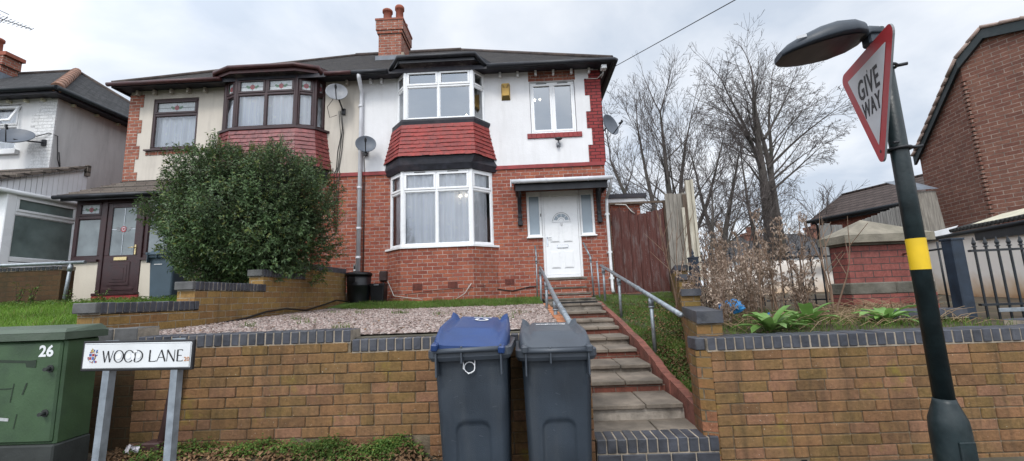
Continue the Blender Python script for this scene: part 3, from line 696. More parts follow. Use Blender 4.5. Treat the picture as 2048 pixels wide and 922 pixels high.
H = MB(); H.sphere((cx, dy - .015, cz - .075), .03, 8, 0, (.8, .5, 1.6)); H.build('knocker', M['upvc_dull'], leaf)
# canopy over the door
C = MB(); C.box(-.17, 1.97, 9.44, W - .02, 4.02, 4.07); C.face([(-.19, 9.42, 4.075), (1.99, 9.42, 4.075), (1.99, W - .02, 4.17), (-.19, W - .02, 4.17)]); C.face([(-.19, 9.42, 4.07), (-.19, W - .02, 4.165), (-.19, W - .02, 4.06), (-.19, 9.42, 4.06)])
C.box(-.14, 1.95, 9.50, 9.53, 3.86, 4.018); C.box(-.14, -.11, 9.53, W - .02, 3.86, 4.018); C.box(1.92, 1.95, 9.53, W - .02, 3.86, 4.018); C.box(-.11, 1.92, 9.53, W - .02, 3.985, 4.016)
can = C.build('door_canopy', M['black_paint'], house)
g = MB(); gutter(g, [(-.24, 9.40, 4.055), (2.06, 9.40, 4.055)], .05); g.tube([(2.03, 9.40, 4.03), (2.03, 9.62, 3.86), (2.0, 9.98, 3.70)], .034, 8); g.box(-.245, -.225, 9.345, 9.70, 3.92, 4.10)
for x in (-.05, .55, 1.5): g.tube([(x, 9.40, 4.055), (x + .02, 9.40, 4.055)], .058, 10)
g.build('canopy_gutter', M['grey_plastic'], can)
for x in (-.06, 1.82):
    k = MB(); k.box(x - .045, x + .045, W - .09, W - .015, 3.16, 3.95, 0, None, .01); k.box(x - .055, x + .055, W - .13, W - .015, 3.14, 3.26, 0, None, .012)
    k.box(x - .05, x + .05, W - .11, W - .015, 3.34, 3.40, 0, None, .01)
    pr = [(x, W - .06, 3.42), (x, W - .10, 3.62), (x, W - .24, 3.82), (x, W - .50, 3.93)]; k.tube(pr, [.035, .042, .045, .04], 6, smooth=False); k.box(x - .045, x + .045, 9.53, W - .05, 3.88, 3.965, 0, None, .01)
    k.build('canopy_bracket', M['black_paint'], can)
d = MB(); d.tube([(2.0, 9.98, 3.70), (1.995, 9.99, 3.4), (1.995, 9.99, 1.62), (1.995, 9.93, 1.50)], .036, 10)
for z in (3.3, 2.4, 1.8): d.box(1.945, 2.045, 9.96, W - .01, z, z + .05, 0, None, .006)
d.build('canopy_downpipe', M['upvc_dull'], house)
for (x, y, z) in ((-2.42, 9.63, 1.78), (-1.62, 9.63, 1.80), (-.36, W, 1.83)):
    a = MB(); a.box(x - .115, x + .115, y - .008, y + .02, z - .075, z + .075, 0)
    for i in range(7):
        for j in range(5): a.box(x - .10 + i * .0295, x - .10 + i * .0295 + .018, y - .0105, y - .0065, z - .064 + j * .0265, z - .064 + j * .0265 + .016, 1)
    a.build('air_brick', [M['air_brick'], M['hole']], house)
# roof of the right half
EY, EZ, AY, AZ = 9.70, 7.10, 13.75, 10.02
def hip_roof(root, xe, xap, xparty, m):
    r = MB(); s = 1 if xe > xparty else -1; by = 2 * AY - EY
    def fc(p):
        v = (Vector(p[1]) - Vector(p[0])).cross(Vector(p[2]) - Vector(p[0])); r.face(p if v.z > 0 else p[::-1])
    fc([(xparty, EY, EZ), (xe, EY, EZ), (xap, AY, AZ), (xparty, AY, AZ)]); fc([(xe, EY, EZ), (xe, by, EZ), (xap, AY, AZ)]); fc([(xparty, by, EZ), (xe, by, EZ), (xap, AY, AZ), (xparty, AY, AZ)])
    o = r.build('roof', m, root)
    t = MB(); t.tube([(xe, EY, EZ + .015), (xap, AY, AZ + .015)], .055, 7); t.tube([(xparty, AY, AZ + .02), (xap, AY, AZ + .02)], .075, 7); t.build('ridge_tiles', M['roof_edge'], o)
    so = MB(); so.face([(xparty, EY, EZ - .06), (xe, EY, EZ - .06), (xe, W + .05, EZ - .03), (xparty, W + .05, EZ - .03)][::-1]); a, c = sorted((xe, xe - s * .4))
    so.face([(a, EY, EZ - .058), (c, EY, EZ - .058), (c, by, EZ - .058), (a, by, EZ - .058)][::-1])
    so.box(min(xparty, xe), max(xparty, xe), EY - .012, EY + .012, EZ - .11, EZ - .005); so.box(xe - .012, xe + .012, EY + .012, by, EZ - .11, EZ - .005)
    so.build('soffit', M['fascia_dark'], o)
    return o
M['roof_edge'] = plain('roof_edge', (.07, .055, .05), .9, .5, 8, .4, 30, dirt=(.2, .15, .12), dirtamt=.4)
rf = hip_roof(house, 2.32, -1.9, XL, M['roof'])
ch = MB(); cx0, cx1, cy0, cy1 = -4.25, -3.47, 12.0, 13.0
ch.box(cx0 + .04, cx1 - .04, cy0 + .04, cy1 - .04, 8.4, 9.82); ch.box(cx0 - .0, cx1 + .0, cy0, cy1, 9.64, 9.74); ch.box(cx0 - .03, cx1 + .03, cy0 - .03, cy1 + .03, 9.74, 10.06); ch.box(cx0 - .05, cx1 + .05, cy0 - .05, cy1 + .05, 10.06, 10.12, 1)
ch.box(cx0 - .03, cx1 + .03, cy0 - .04, cy0 + .03, 8.62, 8.87, 2); ch.box(cx1 - .03, cx1 + .05, cy0 + .0, cy1 + .05, 8.72, 8.98, 3)
co = ch.build('chimney', [M['brick_redL'], M['terracotta'], M['lead'], M['mortar']], house)
for (x, y, h, r) in ((-4.02, 12.3, .5, .14), (-3.68, 12.45, .72, .13), (-3.66, 12.82, .35, .12)):
    p = MB(); p.loft([[(x + q_ * math.cos(2 * math.pi * k / 14), y + q_ * math.sin(2 * math.pi * k / 14), 10.12 + z) for k in range(14)] for q_, z in ((r * 1.1, 0), (r * .95, .1), (r * .9, h * .8), (r * 1.15, h * .82), (r * 1.15, h * .95), (r * .98, h), (r * .7, h), (r * .6, h - .1))])
    p.build('chimney_pot', M['terracotta'], co)
g = MB(); gutter(g, [(XL - .1, 9.64, 7.035), (-3.15, 9.64, 7.035)], .055); g.build('gutter', M['black_paint'], house)
g = MB(); gutter(g, [(-.72, 9.64, 7.035), (2.36, 9.64, 7.035), (2.40, 9.66, 7.035), (2.40, 17.5, 7.035)], .055); g.build('gutter', M['black_paint'], house)
for x in (-3.70, -3.42, -.42, .02, .47, .91, 1.36, 1.80):
    k = MB(); k.box(x - .028, x + .028, W - .12, W - .012, 6.925, 7.05, 0, None, .006); k.build('eaves_corbel', M['upvc'], house)
d = MB(); d.tube([(-3.86, 9.66, 7.0), (-3.86, 9.68, 6.92), (-3.91, 10.0, 6.72), (-3.92, 10.02, 6.55), (-3.93, 10.02, 2.14)], .05, 10)
for z in (6.3, 5.2, 4.2, 3.2, 2.5): d.tube([(-3.93, 10.02, z), (-3.93, 10.02, z + .06)], .06, 10)
d.build('downpipe', M['grey_plastic'], house)
cb = MB(); cb.tube([(-3.84, W - .03, 4.4), (-3.83, W - .03, 3.4), (-3.83, W - .03, 2.1)], .011, 5); cb.tube([(-.7, W - .02, 1.68), (-.3, W - .02, 1.62), (.1, W - .02, 1.7), (.27, W - .02, 1.70)], .011, 5)
pts = [(-3.2, 9.95, 1.95), (-2.95, 9.62, 1.6), (-2.3, 9.56, 1.50)]; cb.tube(pts, .008, 5, 1); cb.tube([(-1.2, 9.6, 1.82), (-1.35, 9.58, 1.6), (-1.55, 9.57, 1.48)], .008, 5, 1); cb.tube([(-2.7, 9.6, 1.62), (-1.9, 9.59, 1.70), (-1.2, 9.6, 1.72), (-.9, 9.85, 1.76)], .006, 5)
cb.build('wall_cable', [M['cable'], M['cable_white']], house)
# ================================================================== LEFT HOUSE
lh = thing('semi_detached_house', 'cream rendered house half with brown windows, rose glass and a brown porch door', 'house', (-6.9, W, 1.6))
LX0, LX1 = -9.945, XL
blw = [(-7.42, W), (-7.30, 9.86), (-6.93, 9.70), (-5.41, 9.70), (-5.02, 9.86), (-4.86, W)]
wall = MB(); wall_xz(wall, LX0, LX1, 1.2, 4.58, W); wall.face([(LX0, 18, 1.2), (LX0, W, 1.2), (LX0, W, 7.14), (LX0, 18, 7.14)]); wall.face([(LX0, 18, 1.2), (LX1, 18, 1.2), (LX1, 18, 7.2), (LX0, 18, 7.2)])
band(wall, offset_poly(blw, .05), 1.2, offset_poly(blw, .05), 2.66); wall.build('wall', M['brick_red'], lh)
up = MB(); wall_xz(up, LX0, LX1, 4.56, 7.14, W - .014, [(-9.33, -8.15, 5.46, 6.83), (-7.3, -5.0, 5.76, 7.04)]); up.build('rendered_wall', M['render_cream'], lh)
b = MB(); b.box(LX0, -7.6, W - .03, W - .005, 4.555, 4.64); b.build('string_course', M['red_paint'], lh); b = MB(); b.box(-4.75, LX1, W - .03, W - .005, 4.555, 4.645); b.build('string_course', M['red_paint'], lh)
q = MB(); quoins(q, LX0 - .01, 4.56, 6.98, 1, W - .014, .36, .27, 4, .086, .012); q.build('quoins', M['brick_redL'], lh)
F, G, Rr = MB(), MB(), MB(); add_window(F, G, (-9.345, W + .0, 5.465), (1, 0, 0), 1.205, 1.37, 1, .93, .075, roses=Rr)
w = F.build('window', M['brown_frame'], lh); G.build('pane', M['glass'], w); Rr.build('stained_rose', [M['rose'], M['rose_leaf'], M['dark_metal'], M['lead'], M['obscured']], w)
c = MB(); curtain(c, [(-9.3, W + .14), (-8.18, W + .14)], 5.5, 6.8); c.build('lace_curtain', M['lace_up'], w)
s = MB(); s.box(-9.43, -8.08, W - .09, W + .01, 5.43, 5.465); s.build('window_sill', M['brown_frame'], lh)
s = MB()
for i in range(17): s.box(-9.42 + i * .0785, -9.42 + i * .0785 + .069, W - .03, W, 5.325, 5.428, bev=.005)
s.build('sill_bricks', M['brick_redL'], lh)
bay(lh, [p for p in blw], 5.74, 7.08, M['brown_frame'], M['glass'], (1, 1, 2, 1, 1), .90, True, 'lace_up', .075, roses=True, vents=False)
ap = MB(); lt = [(-7.52, W), (-7.34, 9.80), (-6.97, 9.62), (-5.36, 9.62), (-4.97, 9.80), (-4.80, W)]; lb = [(-7.68, W), (-7.46, 9.70), (-7.02, 9.48), (-5.27, 9.48), (-4.85, 9.70), (-4.66, W)]
tile_apron(ap, lt, 5.68, lb, 4.72, 9); ap.build('tile_apron', M['red_tileL'], lh)
sl = MB(); o = offset_poly(blw, .11); band(sl, o, 5.685, o, 5.74); cap(sl, o, 5.74); cap(sl, o, 5.685, 0, True); sl.build('bay_sill', M['brown_frame'], lh)
bb = MB(); cap(bb, offset_poly(lb, .01), 4.715, 0, True); band(bb, offset_poly(blw, .08), 4.45, offset_poly(lb, -.05), 4.71); bb.build('bay_fascia', M['fascia_dark'], lh)
bay_roof(lh, blw, 7.08, M['brown_frame'], M['brown_gutter'], -.08)
rm = MB(); room(rm, -7.9, -4.2, W + .13, 14, 5.2, 7.12); room(rm, -9.8, -8.0, W + .1, 13, 4.9, 7.12); rm.build('room_walls', M['room'], lh)
hip_roof(lh, -10.10, -5.6, XL, M['roof'])
g = MB(); gutter(g, [(-10.16, 9.64, 7.05), (-7.28, 9.64, 7.05)], .052); g.build('gutter', M['brown_gutter'], lh)
g = MB(); gutter(g, [(-4.7, 9.64, 7.045), (XL - .1, 9.64, 7.045)], .05); g.build('gutter', M['brown_gutter'], lh)
for x in (-9.72, -9.28, -8.84, -8.40, -7.96, -4.3):
    k = MB(); k.box(x - .028, x + .028, W - .12, W - .012, 6.925, 7.05, 0, None, .006); k.build('eaves_corbel', M['render_cream'], lh)
# porch
PY = 9.1
p = MB(); p.box(-10.0, -9.34, PY, PY + .12, 1.5, 2.57); p.box(-10.0, -9.88, PY + .12, W - .02, 1.5, 2.57); p.build('porch_wall', M['render_base'], lh); p = MB(); p.box(-8.37, -7.75, PY, PY + .12, 1.5, 2.57); p.box(-7.87, -7.75, PY + .12, W - .02, 1.5, 2.57)
po = p.build('porch_wall', M['render_base'], lh)
F, G, Rr = MB(), MB(), MB()
add_window(F, G, (-10.0, PY + .02, 2.62), (1, 0, 0), .67, 1.37, 1, .96, .085, roses=Rr); add_window(F, G, (-8.38, PY + .02, 2.62), (1, 0, 0), .63, 1.37, 1, .96, .085, roses=Rr)
add_window(F, G, (-7.75, PY + .10, 2.62), (0, 1, 0), .85, 1.37, 1, .96, .075); F.box(-10.03, -9.33, PY - .06, PY + .1, 2.57, 2.62); F.box(-8.38, -7.72, PY - .06, PY + .1, 2.57, 2.62)
w = F.build('porch_window', M['brown_frame'], po); G.build('pane', M['frost_dim'], w); Rr.build('stained_rose', [M['rose'], M['rose_leaf'], M['dark_metal'], M['lead'], M['obscured']], w)
D = MB()
D.box(-9.33, -9.24, PY - .012, PY + .09, 1.87, 3.98, 0, None, .008); D.box(-8.47, -8.38, PY - .012, PY + .09, 1.87, 3.98, 0, None, .008); D.box(-9.24, -8.47, PY - .012, PY + .09, 3.88, 3.98, 0, None, .008); D.box(-9.36, -8.35, PY - .07, PY + .09, 1.83, 1.885, 0, None, .008)
D.box(-9.235, -8.475, PY + .01, PY + .055, 1.89, 2.70, 0, None, .006); D.box(-9.235, -9.13, PY + .01, PY + .055, 2.70, 3.875, 0, None, .006); D.box(-8.58, -8.475, PY + .01, PY + .055, 2.70, 3.875, 0, None, .006); D.box(-9.13, -8.58, PY + .01, PY + .055, 3.77, 3.875, 0, None, .006)
D.box(-9.2, -8.5, PY - .004, PY + .02, 1.93, 1.99, 0, None, .008); D.box(-9.1, -8.61, PY - .004, PY + .02, 2.03, 2.56, 0, None, .012); D.box(-9.05, -8.66, PY - .012, PY + .01, 2.10, 2.49, 0, None, .012); D.box(-8.99, -8.72, PY - .018, PY + .01, 2.16, 2.43, 0, None, .012)
dr = D.build('porch_door', M['brown_frame'], po)
G = MB(); G.face([(-9.13, PY + .03, 2.70), (-8.58, PY + .03, 2.70), (-8.58, PY + .03, 3.77), (-9.13, PY + .03, 3.77)]); G.build('door_pane', M['frost_dim'], dr)
H = MB(); T = frameM((0, PY, 0), (1, 0, 0)); rose(H, T, -8.855, .022, 3.28, .27, .07); H.box(-8.858, -8.852, PY + .02, PY + .027, 2.71, 3.2, 3); H.box(-8.858, -8.852, PY + .02, PY + .027, 3.37, 3.76, 3); H.build('door_rose', [M['rose'], M['sign_back'], M['chrome'], M['chrome']], dr)
H = MB(); H.box(-8.99, -8.70, PY - .008, PY + .012, 2.585, 2.66, 0, None, .005); H.build('letter_plate', M['brass'], dr)
H = MB(); H.box(-8.545, -8.51, PY - .006, PY + .012, 2.70, 2.92, 0, None, .004); H.tube([(-8.53, PY, 2.86), (-8.53, PY - .045, 2.86), (-8.65, PY - .045, 2.85)], .01, 8); H.build('door_handle', M['brass'], dr)
s = MB(); s.box(-9.36, -8.35, PY - .05, PY + .1, 1.6, 1.828); s.build('porch_step', M['red_paint'], po)
r = MB(); r.face([(-10.15, 8.84, 4.02), (-7.62, 8.84, 4.02), (-7.62, W - .02, 4.66), (-9.75, W - .02, 4.66)]); r.face([(-10.15, 8.84, 4.02), (-9.75, W - .02, 4.66), (-10.15, W - .02, 4.07)]); r.face([(-10.15, 8.84, 3.99), (-10.15, W - .02, 3.99), (-7.62, W - .02, 3.99), (-7.62, 8.84, 3.99)]); r.face([(-7.62, 8.84, 4.02), (-7.62, W - .02, 4.02), (-7.62, W - .02, 4.66)])
for k in range(7):
    t0 = k / 7; a = (lerp(8.84, W - .02, t0), lerp(4.02, 4.68, t0)); bq = (lerp(8.84, W - .02, t0 + 1 / 7), lerp(4.02, 4.68, t0 + 1 / 7) + .006)
    xl = lerp(-10.15, -9.75, t0)
    r.face([(xl, a[0] - .012, a[1] + .03), (-7.61, a[0] - .012, a[1] + .03), (-7.61, bq[0], bq[1]), (xl + .05, bq[0], bq[1])]); r.face([(xl, a[0] - .012, a[1]), (-7.61, a[0] - .012, a[1]), (-7.61, a[0] - .012, a[1] + .03), (xl, a[0] - .012, a[1] + .03)])
r.build('porch_roof', M['roof_porch'], po)
g = MB(); gutter(g, [(-10.20, 8.80, 3.985), (-7.58, 8.80, 3.985)], .045); g.box(-10.1, -7.6, 8.86, 8.90, 3.91, 4.01); g.build('porch_gutter', M['black_paint'], po)

# ================================================================== FAR LEFT HOUSE
fh = thing('house', 'white painted house with grey side wall and a lean-to conservatory, cut by the picture edge', 'house', (-14.5, 9.9, 1.7))
FY, FX = 9.9, -11.67
wl = MB(); wall_xz(wl, -20, FX, 1.2, 7.0, FY, [(-14.3, -12.62, 5.55, 6.78)]); wl.build('front_wall', M['paint_white_wall'], fh)
wl = MB(); wl.face([(FX, FY, 1.2), (FX, 18, 1.2), (FX, 18, 7.0), (FX, FY, 7.0)]); wl.face([(FX, 18, 1.2), (-20, 18, 1.2), (-20, 18, 7.0), (FX, 18, 7.0)]); wl.build('side_wall', M['render_grey'], fh)
q = MB(); quoins(q, FX + .004, 3.4, 6.86, -1, FY, .62, .5, 4, .086, .014); q.build('quoins', M['brick_white'], fh)
F, G = MB(), MB(); add_window(F, G, (-14.3, FY + .02, 5.55), (1, 0, 0), 1.68, 1.22, 2, .66, .07); w = F.build('window', M['upvc_dull'], fh); G.build('pane', M['glass'], w)
c = MB(); curtain(c, [(-14.25, FY + .16), (-12.7, FY + .16)], 5.6, 6.7); c.build('lace_curtain', M['lace_up'], w)
so = MB(); so.box(-12.66 - .9, -12.66 + .06, FY - .10, FY - .06, 6.18, 6.24); so.box(-13.5, -12.60, FY - .17, FY - .13, 6.24, 6.30)
F = MB(); Tt = Matrix.Translation((-13.46, FY - .0, 6.70)) @ Matrix.Rotation(R(-22), 4, 'X')
F.box(0, .86, -.05, -.01, -.50, -.44, 0, Tt, .006); F.box(0, .86, -.05, -.01, -.06, 0, 0, Tt, .006); F.box(0, .06, -.049, -.011, -.44, -.06, 0, Tt, .006); F.box(.80, .86, -.049, -.011, -.44, -.06, 0, Tt, .006)
ow = F.build('open_sash', M['upvc'], w); G = MB(); G.face([Tt @ Vector(v) for v in ((.05, -.03, -.45), (.81, -.03, -.45), (.81, -.03, -.05), (.05, -.03, -.05))]); 
s = MB(); s.box(-14.4, -12.5, FY - .1, FY, 5.44, 5.55); s.build('window_sill', M['upvc_dull'], fh)
rm = MB(); room(rm, -15, -12, FY + .12, 13, 5, 6.95); rm.build('room_walls', M['room'], fh)
ex, ey, ez = -11.33, 9.55, 6.98; fa = 3.3
r = MB(); AP = (ex - fa, ey + fa, ez + fa * .74)
def fc(p):
    v = (Vector(p[1]) - Vector(p[0])).cross(Vector(p[2]) - Vector(p[0])); r.face(p if v.z > 0 else p[::-1])
fc([(-22, ey, ez), (ex, ey, ez), AP, (-22, AP[1], AP[2])]); fc([(ex, ey, ez), (ex, ey + 2 * fa, ez), AP]); fc([(-22, ey + 2 * fa, ez), (ex, ey + 2 * fa, ez), AP, (-22, AP[1], AP[2])])
ro = r.build('roof', M['roof_far_left'], fh)
t = MB()
for k in range(11):
    t0, t1 = k / 11, (k + 1) / 11 + .012
    p0 = Vector((ex, ey, ez)).lerp(Vector(AP), t0); p1 = Vector((ex, ey, ez)).lerp(Vector(AP), min(1, t1)); t.tube([p0, p1], [.125, .115], 10)
t.build('hip_tiles', M['ridge_orange'], ro)
t = MB(); t.tube([AP, (ex, ey + 2 * fa, ez)], .07, 8); t.tube([AP, (-22, AP[1], AP[2] + .01)], .07, 8); t.build('ridge_tiles', M['roof_edge'], ro)
so = MB(); so.box(-22, ex, ey, ey + .03, ez - .13, ez - .01); so.box(ex - .03, ex, ey + .03, 18, ez - .13, ez - .01); so.face([(-22, ey, ez - .10), (ex, ey, ez - .10), (ex, FY + .1, ez - .06), (-22, FY + .1, ez - .06)][::-1]); so.face([(ex - .5, ey, ez - .098), (ex, ey, ez - .098), (ex, 18, ez - .098), (ex - .5, 18, ez - .098)][::-1]); so.build('soffit', M['fascia_dark'], ro)
g = MB(); gutter(g, [(-22, ey - .06, ez - .02), (ex + .06, ey - .06, ez - .02)], .06); gutter(g, [(ex + .06, ey - .06, ez - .02), (ex + .06, 18, ez - .02)], .06); g.build('gutter', M['iron'], fh)
for i in range(6):
    k = MB(); k.box(-12.0 - i * .45 - .03, -12.0 - i * .45 + .03, FY - .10, FY, 6.80, 6.87, 0, None, .006); k.build('eaves_corbel', M['sheet_cream'], fh)
for i in range(7):
    k = MB(); k.box(FX, FX + .10, 10.2 + i * .62, 10.26 + i * .62, 6.80, 6.87, 0, None, .006); k.build('eaves_corbel', M['sheet_cream'], fh)
ch = MB(); ch.box(-17.6, -16.02, 11.9, 12.35, 8.2, 9.5); ch.box(-17.6, -15.86, 11.85, 12.4, 9.5, 9.62, 1); ch.box(-17.6, -15.95, 11.87, 12.37, 9.2, 9.5); ch.box(-17.6, -15.98, 11.84, 12.4, 8.3, 8.95, 2); co = ch.build('chimney', [M['brick_redL'], M['terracotta'], M['lead']], fh)
for x in (-16.55, -17.2):
    p = MB(); p.loft([[(x + q_ * math.cos(2 * math.pi * k / 14), 12.1 + q_ * math.sin(2 * math.pi * k / 14), 9.62 + z) for k in range(14)] for q_, z in ((.17, 0), (.15, .1), (.145, .5), (.18, .52), (.18, .6), (.14, .62), (.1, .55))]); p.build('chimney_pot', M['terracotta'], co)
# conservatory with a lean-to roof
cxx = -10.72
F, G = MB(), MB()
add_window(F, G, (cxx, 8.50, 2.60), (0, 1, 0), 1.36, 1.45, 1, 1.03, .085)
F.box(cxx - .16, cxx + .02, 8.38, 8.56, 2.5, 4.06, 0, None, .012); F.box(cxx - .12, cxx + .012, 8.44, 9.9, 2.46, 2.58, 0, None, .01)
add_window(F, G, (cxx - 4.2, 8.46, 2.60), (1, 0, 0), 4.05, 1.45, 4, None, .09); F.box(cxx - 4.3, cxx, 8.42, 8.54, 2.48, 2.60, 0, None, .01)
cw = F.build('conservatory_frame', M['upvc'], fh); G.build('pane', M['frost_green'], cw)
B = MB(); B.box(cxx - 4.3, cxx - .02, 8.50, 8.60, 1.3, 2.47); B.box(cxx - .1, cxx - .02, 8.6, 9.9, 1.3, 2.47); B.build('conservatory_wall', M['render_base'], fh)
B = MB(); yb = [8.05 + i * .106 for i in range(18)]
for a in yb:
    z = lambda y: 4.20 + (y - 8.05) * .44
    B.face([(cxx, a, 4.07), (cxx, a + .098, 4.07), (cxx, a + .098, z(a + .098)), (cxx, a, z(a))]); B.face([(cxx - .008, a + .098, 4.07), (cxx - .008, a + .106, 4.07), (cxx - .008, a + .106, z(a + .106)), (cxx - .008, a + .098, z(a + .098))])
B.build('gable_boards', M['boards_white'], fh)
B = MB(); B.tube([(cxx + .05, 8.15, 4.05), (cxx + .05, 9.93, 4.06)], .05, 8); B.box(cxx - 4.4, cxx + .04, 8.10, 8.16, 3.99, 4.19, 0, None, .01); B.sphere((cxx - .2, 8.08, 4.09), .1, 10, 0, (1.5, .2, .6)); B.build('conservatory_gutter', M['upvc_dull'], fh)
r = MB()
for k in range(8):
    t0, t1 = k / 8, (k + 1) / 8; a = (lerp(7.95, 9.92, t0), lerp(4.20, 5.06, t0)); c = (lerp(7.95, 9.92, t1), lerp(4.20, 5.06, t1)); x1 = cxx + .07 + random.uniform(-.015, .015)
    r.face([(cxx - 4.5, a[0], a[1] + .03), (x1, a[0], a[1] + .03), (x1, c[0], c[1] + .005), (cxx - 4.5, c[0], c[1] + .005)]); r.face([(cxx - 4.5, a[0], a[1] - .05), (x1, a[0], a[1] - .05), (x1, a[0], a[1] + .03), (cxx - 4.5, a[0], a[1] + .03)]); r.face([(x1, a[0], a[1] - .05), (x1, c[0], c[1] - .05), (x1, c[0], c[1] + .005), (x1, a[0], a[1] + .03)])
r.face([(cxx - 4.5, 9.92, 4.96), (cxx + .07, 9.92, 4.96), (cxx + .07, 7.95, 4.12), (cxx - 4.5, 7.95, 4.12)]); r.box(cxx + .0, cxx + .085, 9.86, 9.94, 4.80, 5.07)
r.build('conservatory_roof', M['roof_porch'], fh)
rm = MB(); rm.face([(cxx - .9, 9.6, 2.5), (cxx - .4, 9.75, 2.5), (cxx - .4, 9.75, 3.3), (cxx - .9, 9.6, 3.3)]); rm.build('room_walls', M['room_dark'], fh)

# ================================================================== things on the houses
def dish(name, label, c, r, aim, mount, mat, tilt=0, arm=.33, wall_y=None):
    t = thing(name, label, 'satellite dish', mount, 'satellite dishes')
    a = Vector(aim).normalized(); q = a.to_track_quat('Z', 'Y').to_matrix(); c = Vector(c)
    rings = []
    for k, (f, z) in enumerate(((1.0, .0), (1.02, .012), (.98, .008), (.8, -.028), (.55, -.058), (.28, -.075), (.02, -.08))):
        rings.append([c + q @ Vector((r * f * math.cos(2 * math.pi * i / 28), r * .93 * f * math.sin(2 * math.pi * i / 28), z * r / .3)) for i in range(28)])
    m = MB(); m.loft(rings, 0, True, False); back = [[p - a * .012 for p in g] for g in rings[1:]]; m.loft(back, 0, True, False); m.build('reflector', mat, t)
    f = MB(); low = c + q @ Vector((0, -r * .9, 0)); lnb = c + a * arm + q @ Vector((0, -r * .35, 0)); f.tube([low, lnb], .012, 6); f.tube([lnb - a * .02, lnb - a * .10 ], [.03, .026], 8); f.tube([lnb + q @ Vector((.0, .0, 0)), lnb + q @ Vector((0, .05, -.02))], .022, 8); f.build('feed_arm', M['dark_metal'], t)
    b = MB(); k = c - a * .10; b.tube([c - a * .08, k, Vector(mount)], .018, 6); b.box(mount[0] - .05, mount[0] + .05, mount[1] - .02, mount[1] + .02, mount[2] - .08, mount[2] + .08, 0, None, .004); b.build('bracket', M['dark_metal'], t)
    return t
d1 = dish('satellite_dish', 'grey satellite dish beside the brown bay window, cables hanging below it', (-4.42, 9.72, 6.60), .25, (.32, -.92, .22), (-4.38, 10.04, 6.22), M['dish_light'])
cb = MB()
for k, dx in enumerate((0, .03, -.035)):
    cb.tube([(-4.42 + dx, 9.95, 6.2), (-4.41 + dx, W - .03, 5.8 - .1 * k), (-4.46 + dx * 1.6, W - .03, 5.2), (-4.50 + dx, W - .03, 4.75), (-4.52 + dx * 2, W - .03, 4.62), (-4.52 + dx, W - .025, 3.2)], .0085, 5)
cb.tube([(-4.50, 9.75, 6.45), (-4.68, 9.80, 6.25), (-4.66, 9.9, 6.02), (-4.50, 9.95, 6.10)], .007, 5); cb.tube([(-4.62, W - .03, 4.78), (-4.62, W - .05, 4.68), (-4.56, W - .05, 4.66), (-4.52, W - .03, 4.8)], .008, 5)
cb.build('dish_cable', M['cable'], d1)
d2 = dish('satellite_dish', 'grey satellite dish on the white downpipe between the two houses', (-3.68, 9.72, 5.23), .235, (.32, -.92, .22), (-3.80, 10.03, 5.12), M['dish_grey'])
cb = MB(); cb.tube([(-3.60, 9.8, 5.1), (-3.80, 9.95, 4.95), (-3.83, W - .03, 4.7), (-3.835, W - .03, 4.4)], .008, 5); cb.build('dish_cable', M['cable'], d2)
dish('satellite_dish', 'dark satellite dish standing out from the right corner of the white house', (2.27, 10.15, 5.60), .29, (.66, -.72, .18), (2.06, 10.35, 5.45), M['dish_grey'])
d4 = dish('satellite_dish', 'dark satellite dish on the far left white house by its window', (-12.15, 9.45, 5.74), .37, (.30, -.55, .62), (-11.85, 9.86, 5.70), M['dish_grey'])
cb = MB(); cb.tube([(-12.0, 9.8, 5.85), (-11.75, 9.86, 5.95), (-11.62, 9.95, 5.9), (-11.60, 10.0, 5.3), (-11.62, 10.1, 5.1), (-11.61, 10.02, 5.5)], .012, 5); cb.build('dish_cable', M['cable'], d4)
t = thing('alarm_box', 'yellow burglar alarm box high on the white rendered wall', 'alarm', (-.29, W - .014, 6.31))
m = MB(); x0, x1, z0, z1 = -.405, -.185, 6.33, 6.75; y = W - .014
fr_ = [(x0 + .03, y - .10, z0 + .09), (x1 - .03, y - .10, z0 + .09), (x1 - .03, y - .10, z1 - .01), (x0 + .03, y - .10, z1 - .01)]; bk = [(x0, y, z0), (x1, y, z0), (x1, y, z1), (x0, y, z1)]
m.face(fr_, 0)
for k in range(4): m.face([bk[k], bk[(k + 1) % 4], fr_[(k + 1) % 4], fr_[k]], 1 if k == 0 else 0)
m.build('cover', [M['alarm_yellow'], M['alarm_dark']], t)
m = MB()
for s_ in (0, 1):
    for k in range(4):
        xx = x0 + .045 + k * .008 if s_ == 0 else x1 - .045 - k * .008
        m.box(xx - .022, xx + .022, y - .1045, y - .099, z1 - .06 - k * .022, z1 - .048 - k * .022)
m.build('vent_slots', M['alarm_dark'], t)
t = thing('security_light', 'small black floodlight below the bedroom window', 'light', (.95, W, 5.2))
m = MB(); m.sphere((.95, W - .12, 5.235), .075, 12, 0, (1.25, .8, .55)); m.build('lamp_head', M['dark_metal'], t)
m = MB(); m.tube([(.95, W - .11, 5.22), (.95, W - .06, 5.13), (.96, W - .015, 5.12)], .02, 8); m.sphere((.93, W - .09, 5.09), .04, 10); m.box(.90, 1.0, W - .03, W - .012, 5.06, 5.16, 0, None, .005); m.build('sensor', M['dish_light'], t)
t = thing('camera', 'white security camera under the eaves at the right corner of the house', 'camera', (2.12, 9.9, 6.8))
m = MB(); m.box(2.05, 2.18, 9.7, 9.86, 6.86, 6.96, 0, None, .012); m.tube([(2.12, 9.85, 6.9), (2.12, 9.95, 6.82), (2.1, 10.06, 6.80)], .018, 8); m.build('body', M['upvc_dull'], t)
m = MB(); m.tube([(1.72, W - .03, 6.80), (2.0, W - .05, 6.78), (2.1, 9.9, 6.82)], .012, 6); m.build('lead', M['cable_white'], t)
t = thing('overhead_wire', 'thin service wire running from the right corner of the roof up across the sky', 'wire', (2.34, 9.75, 6.85))
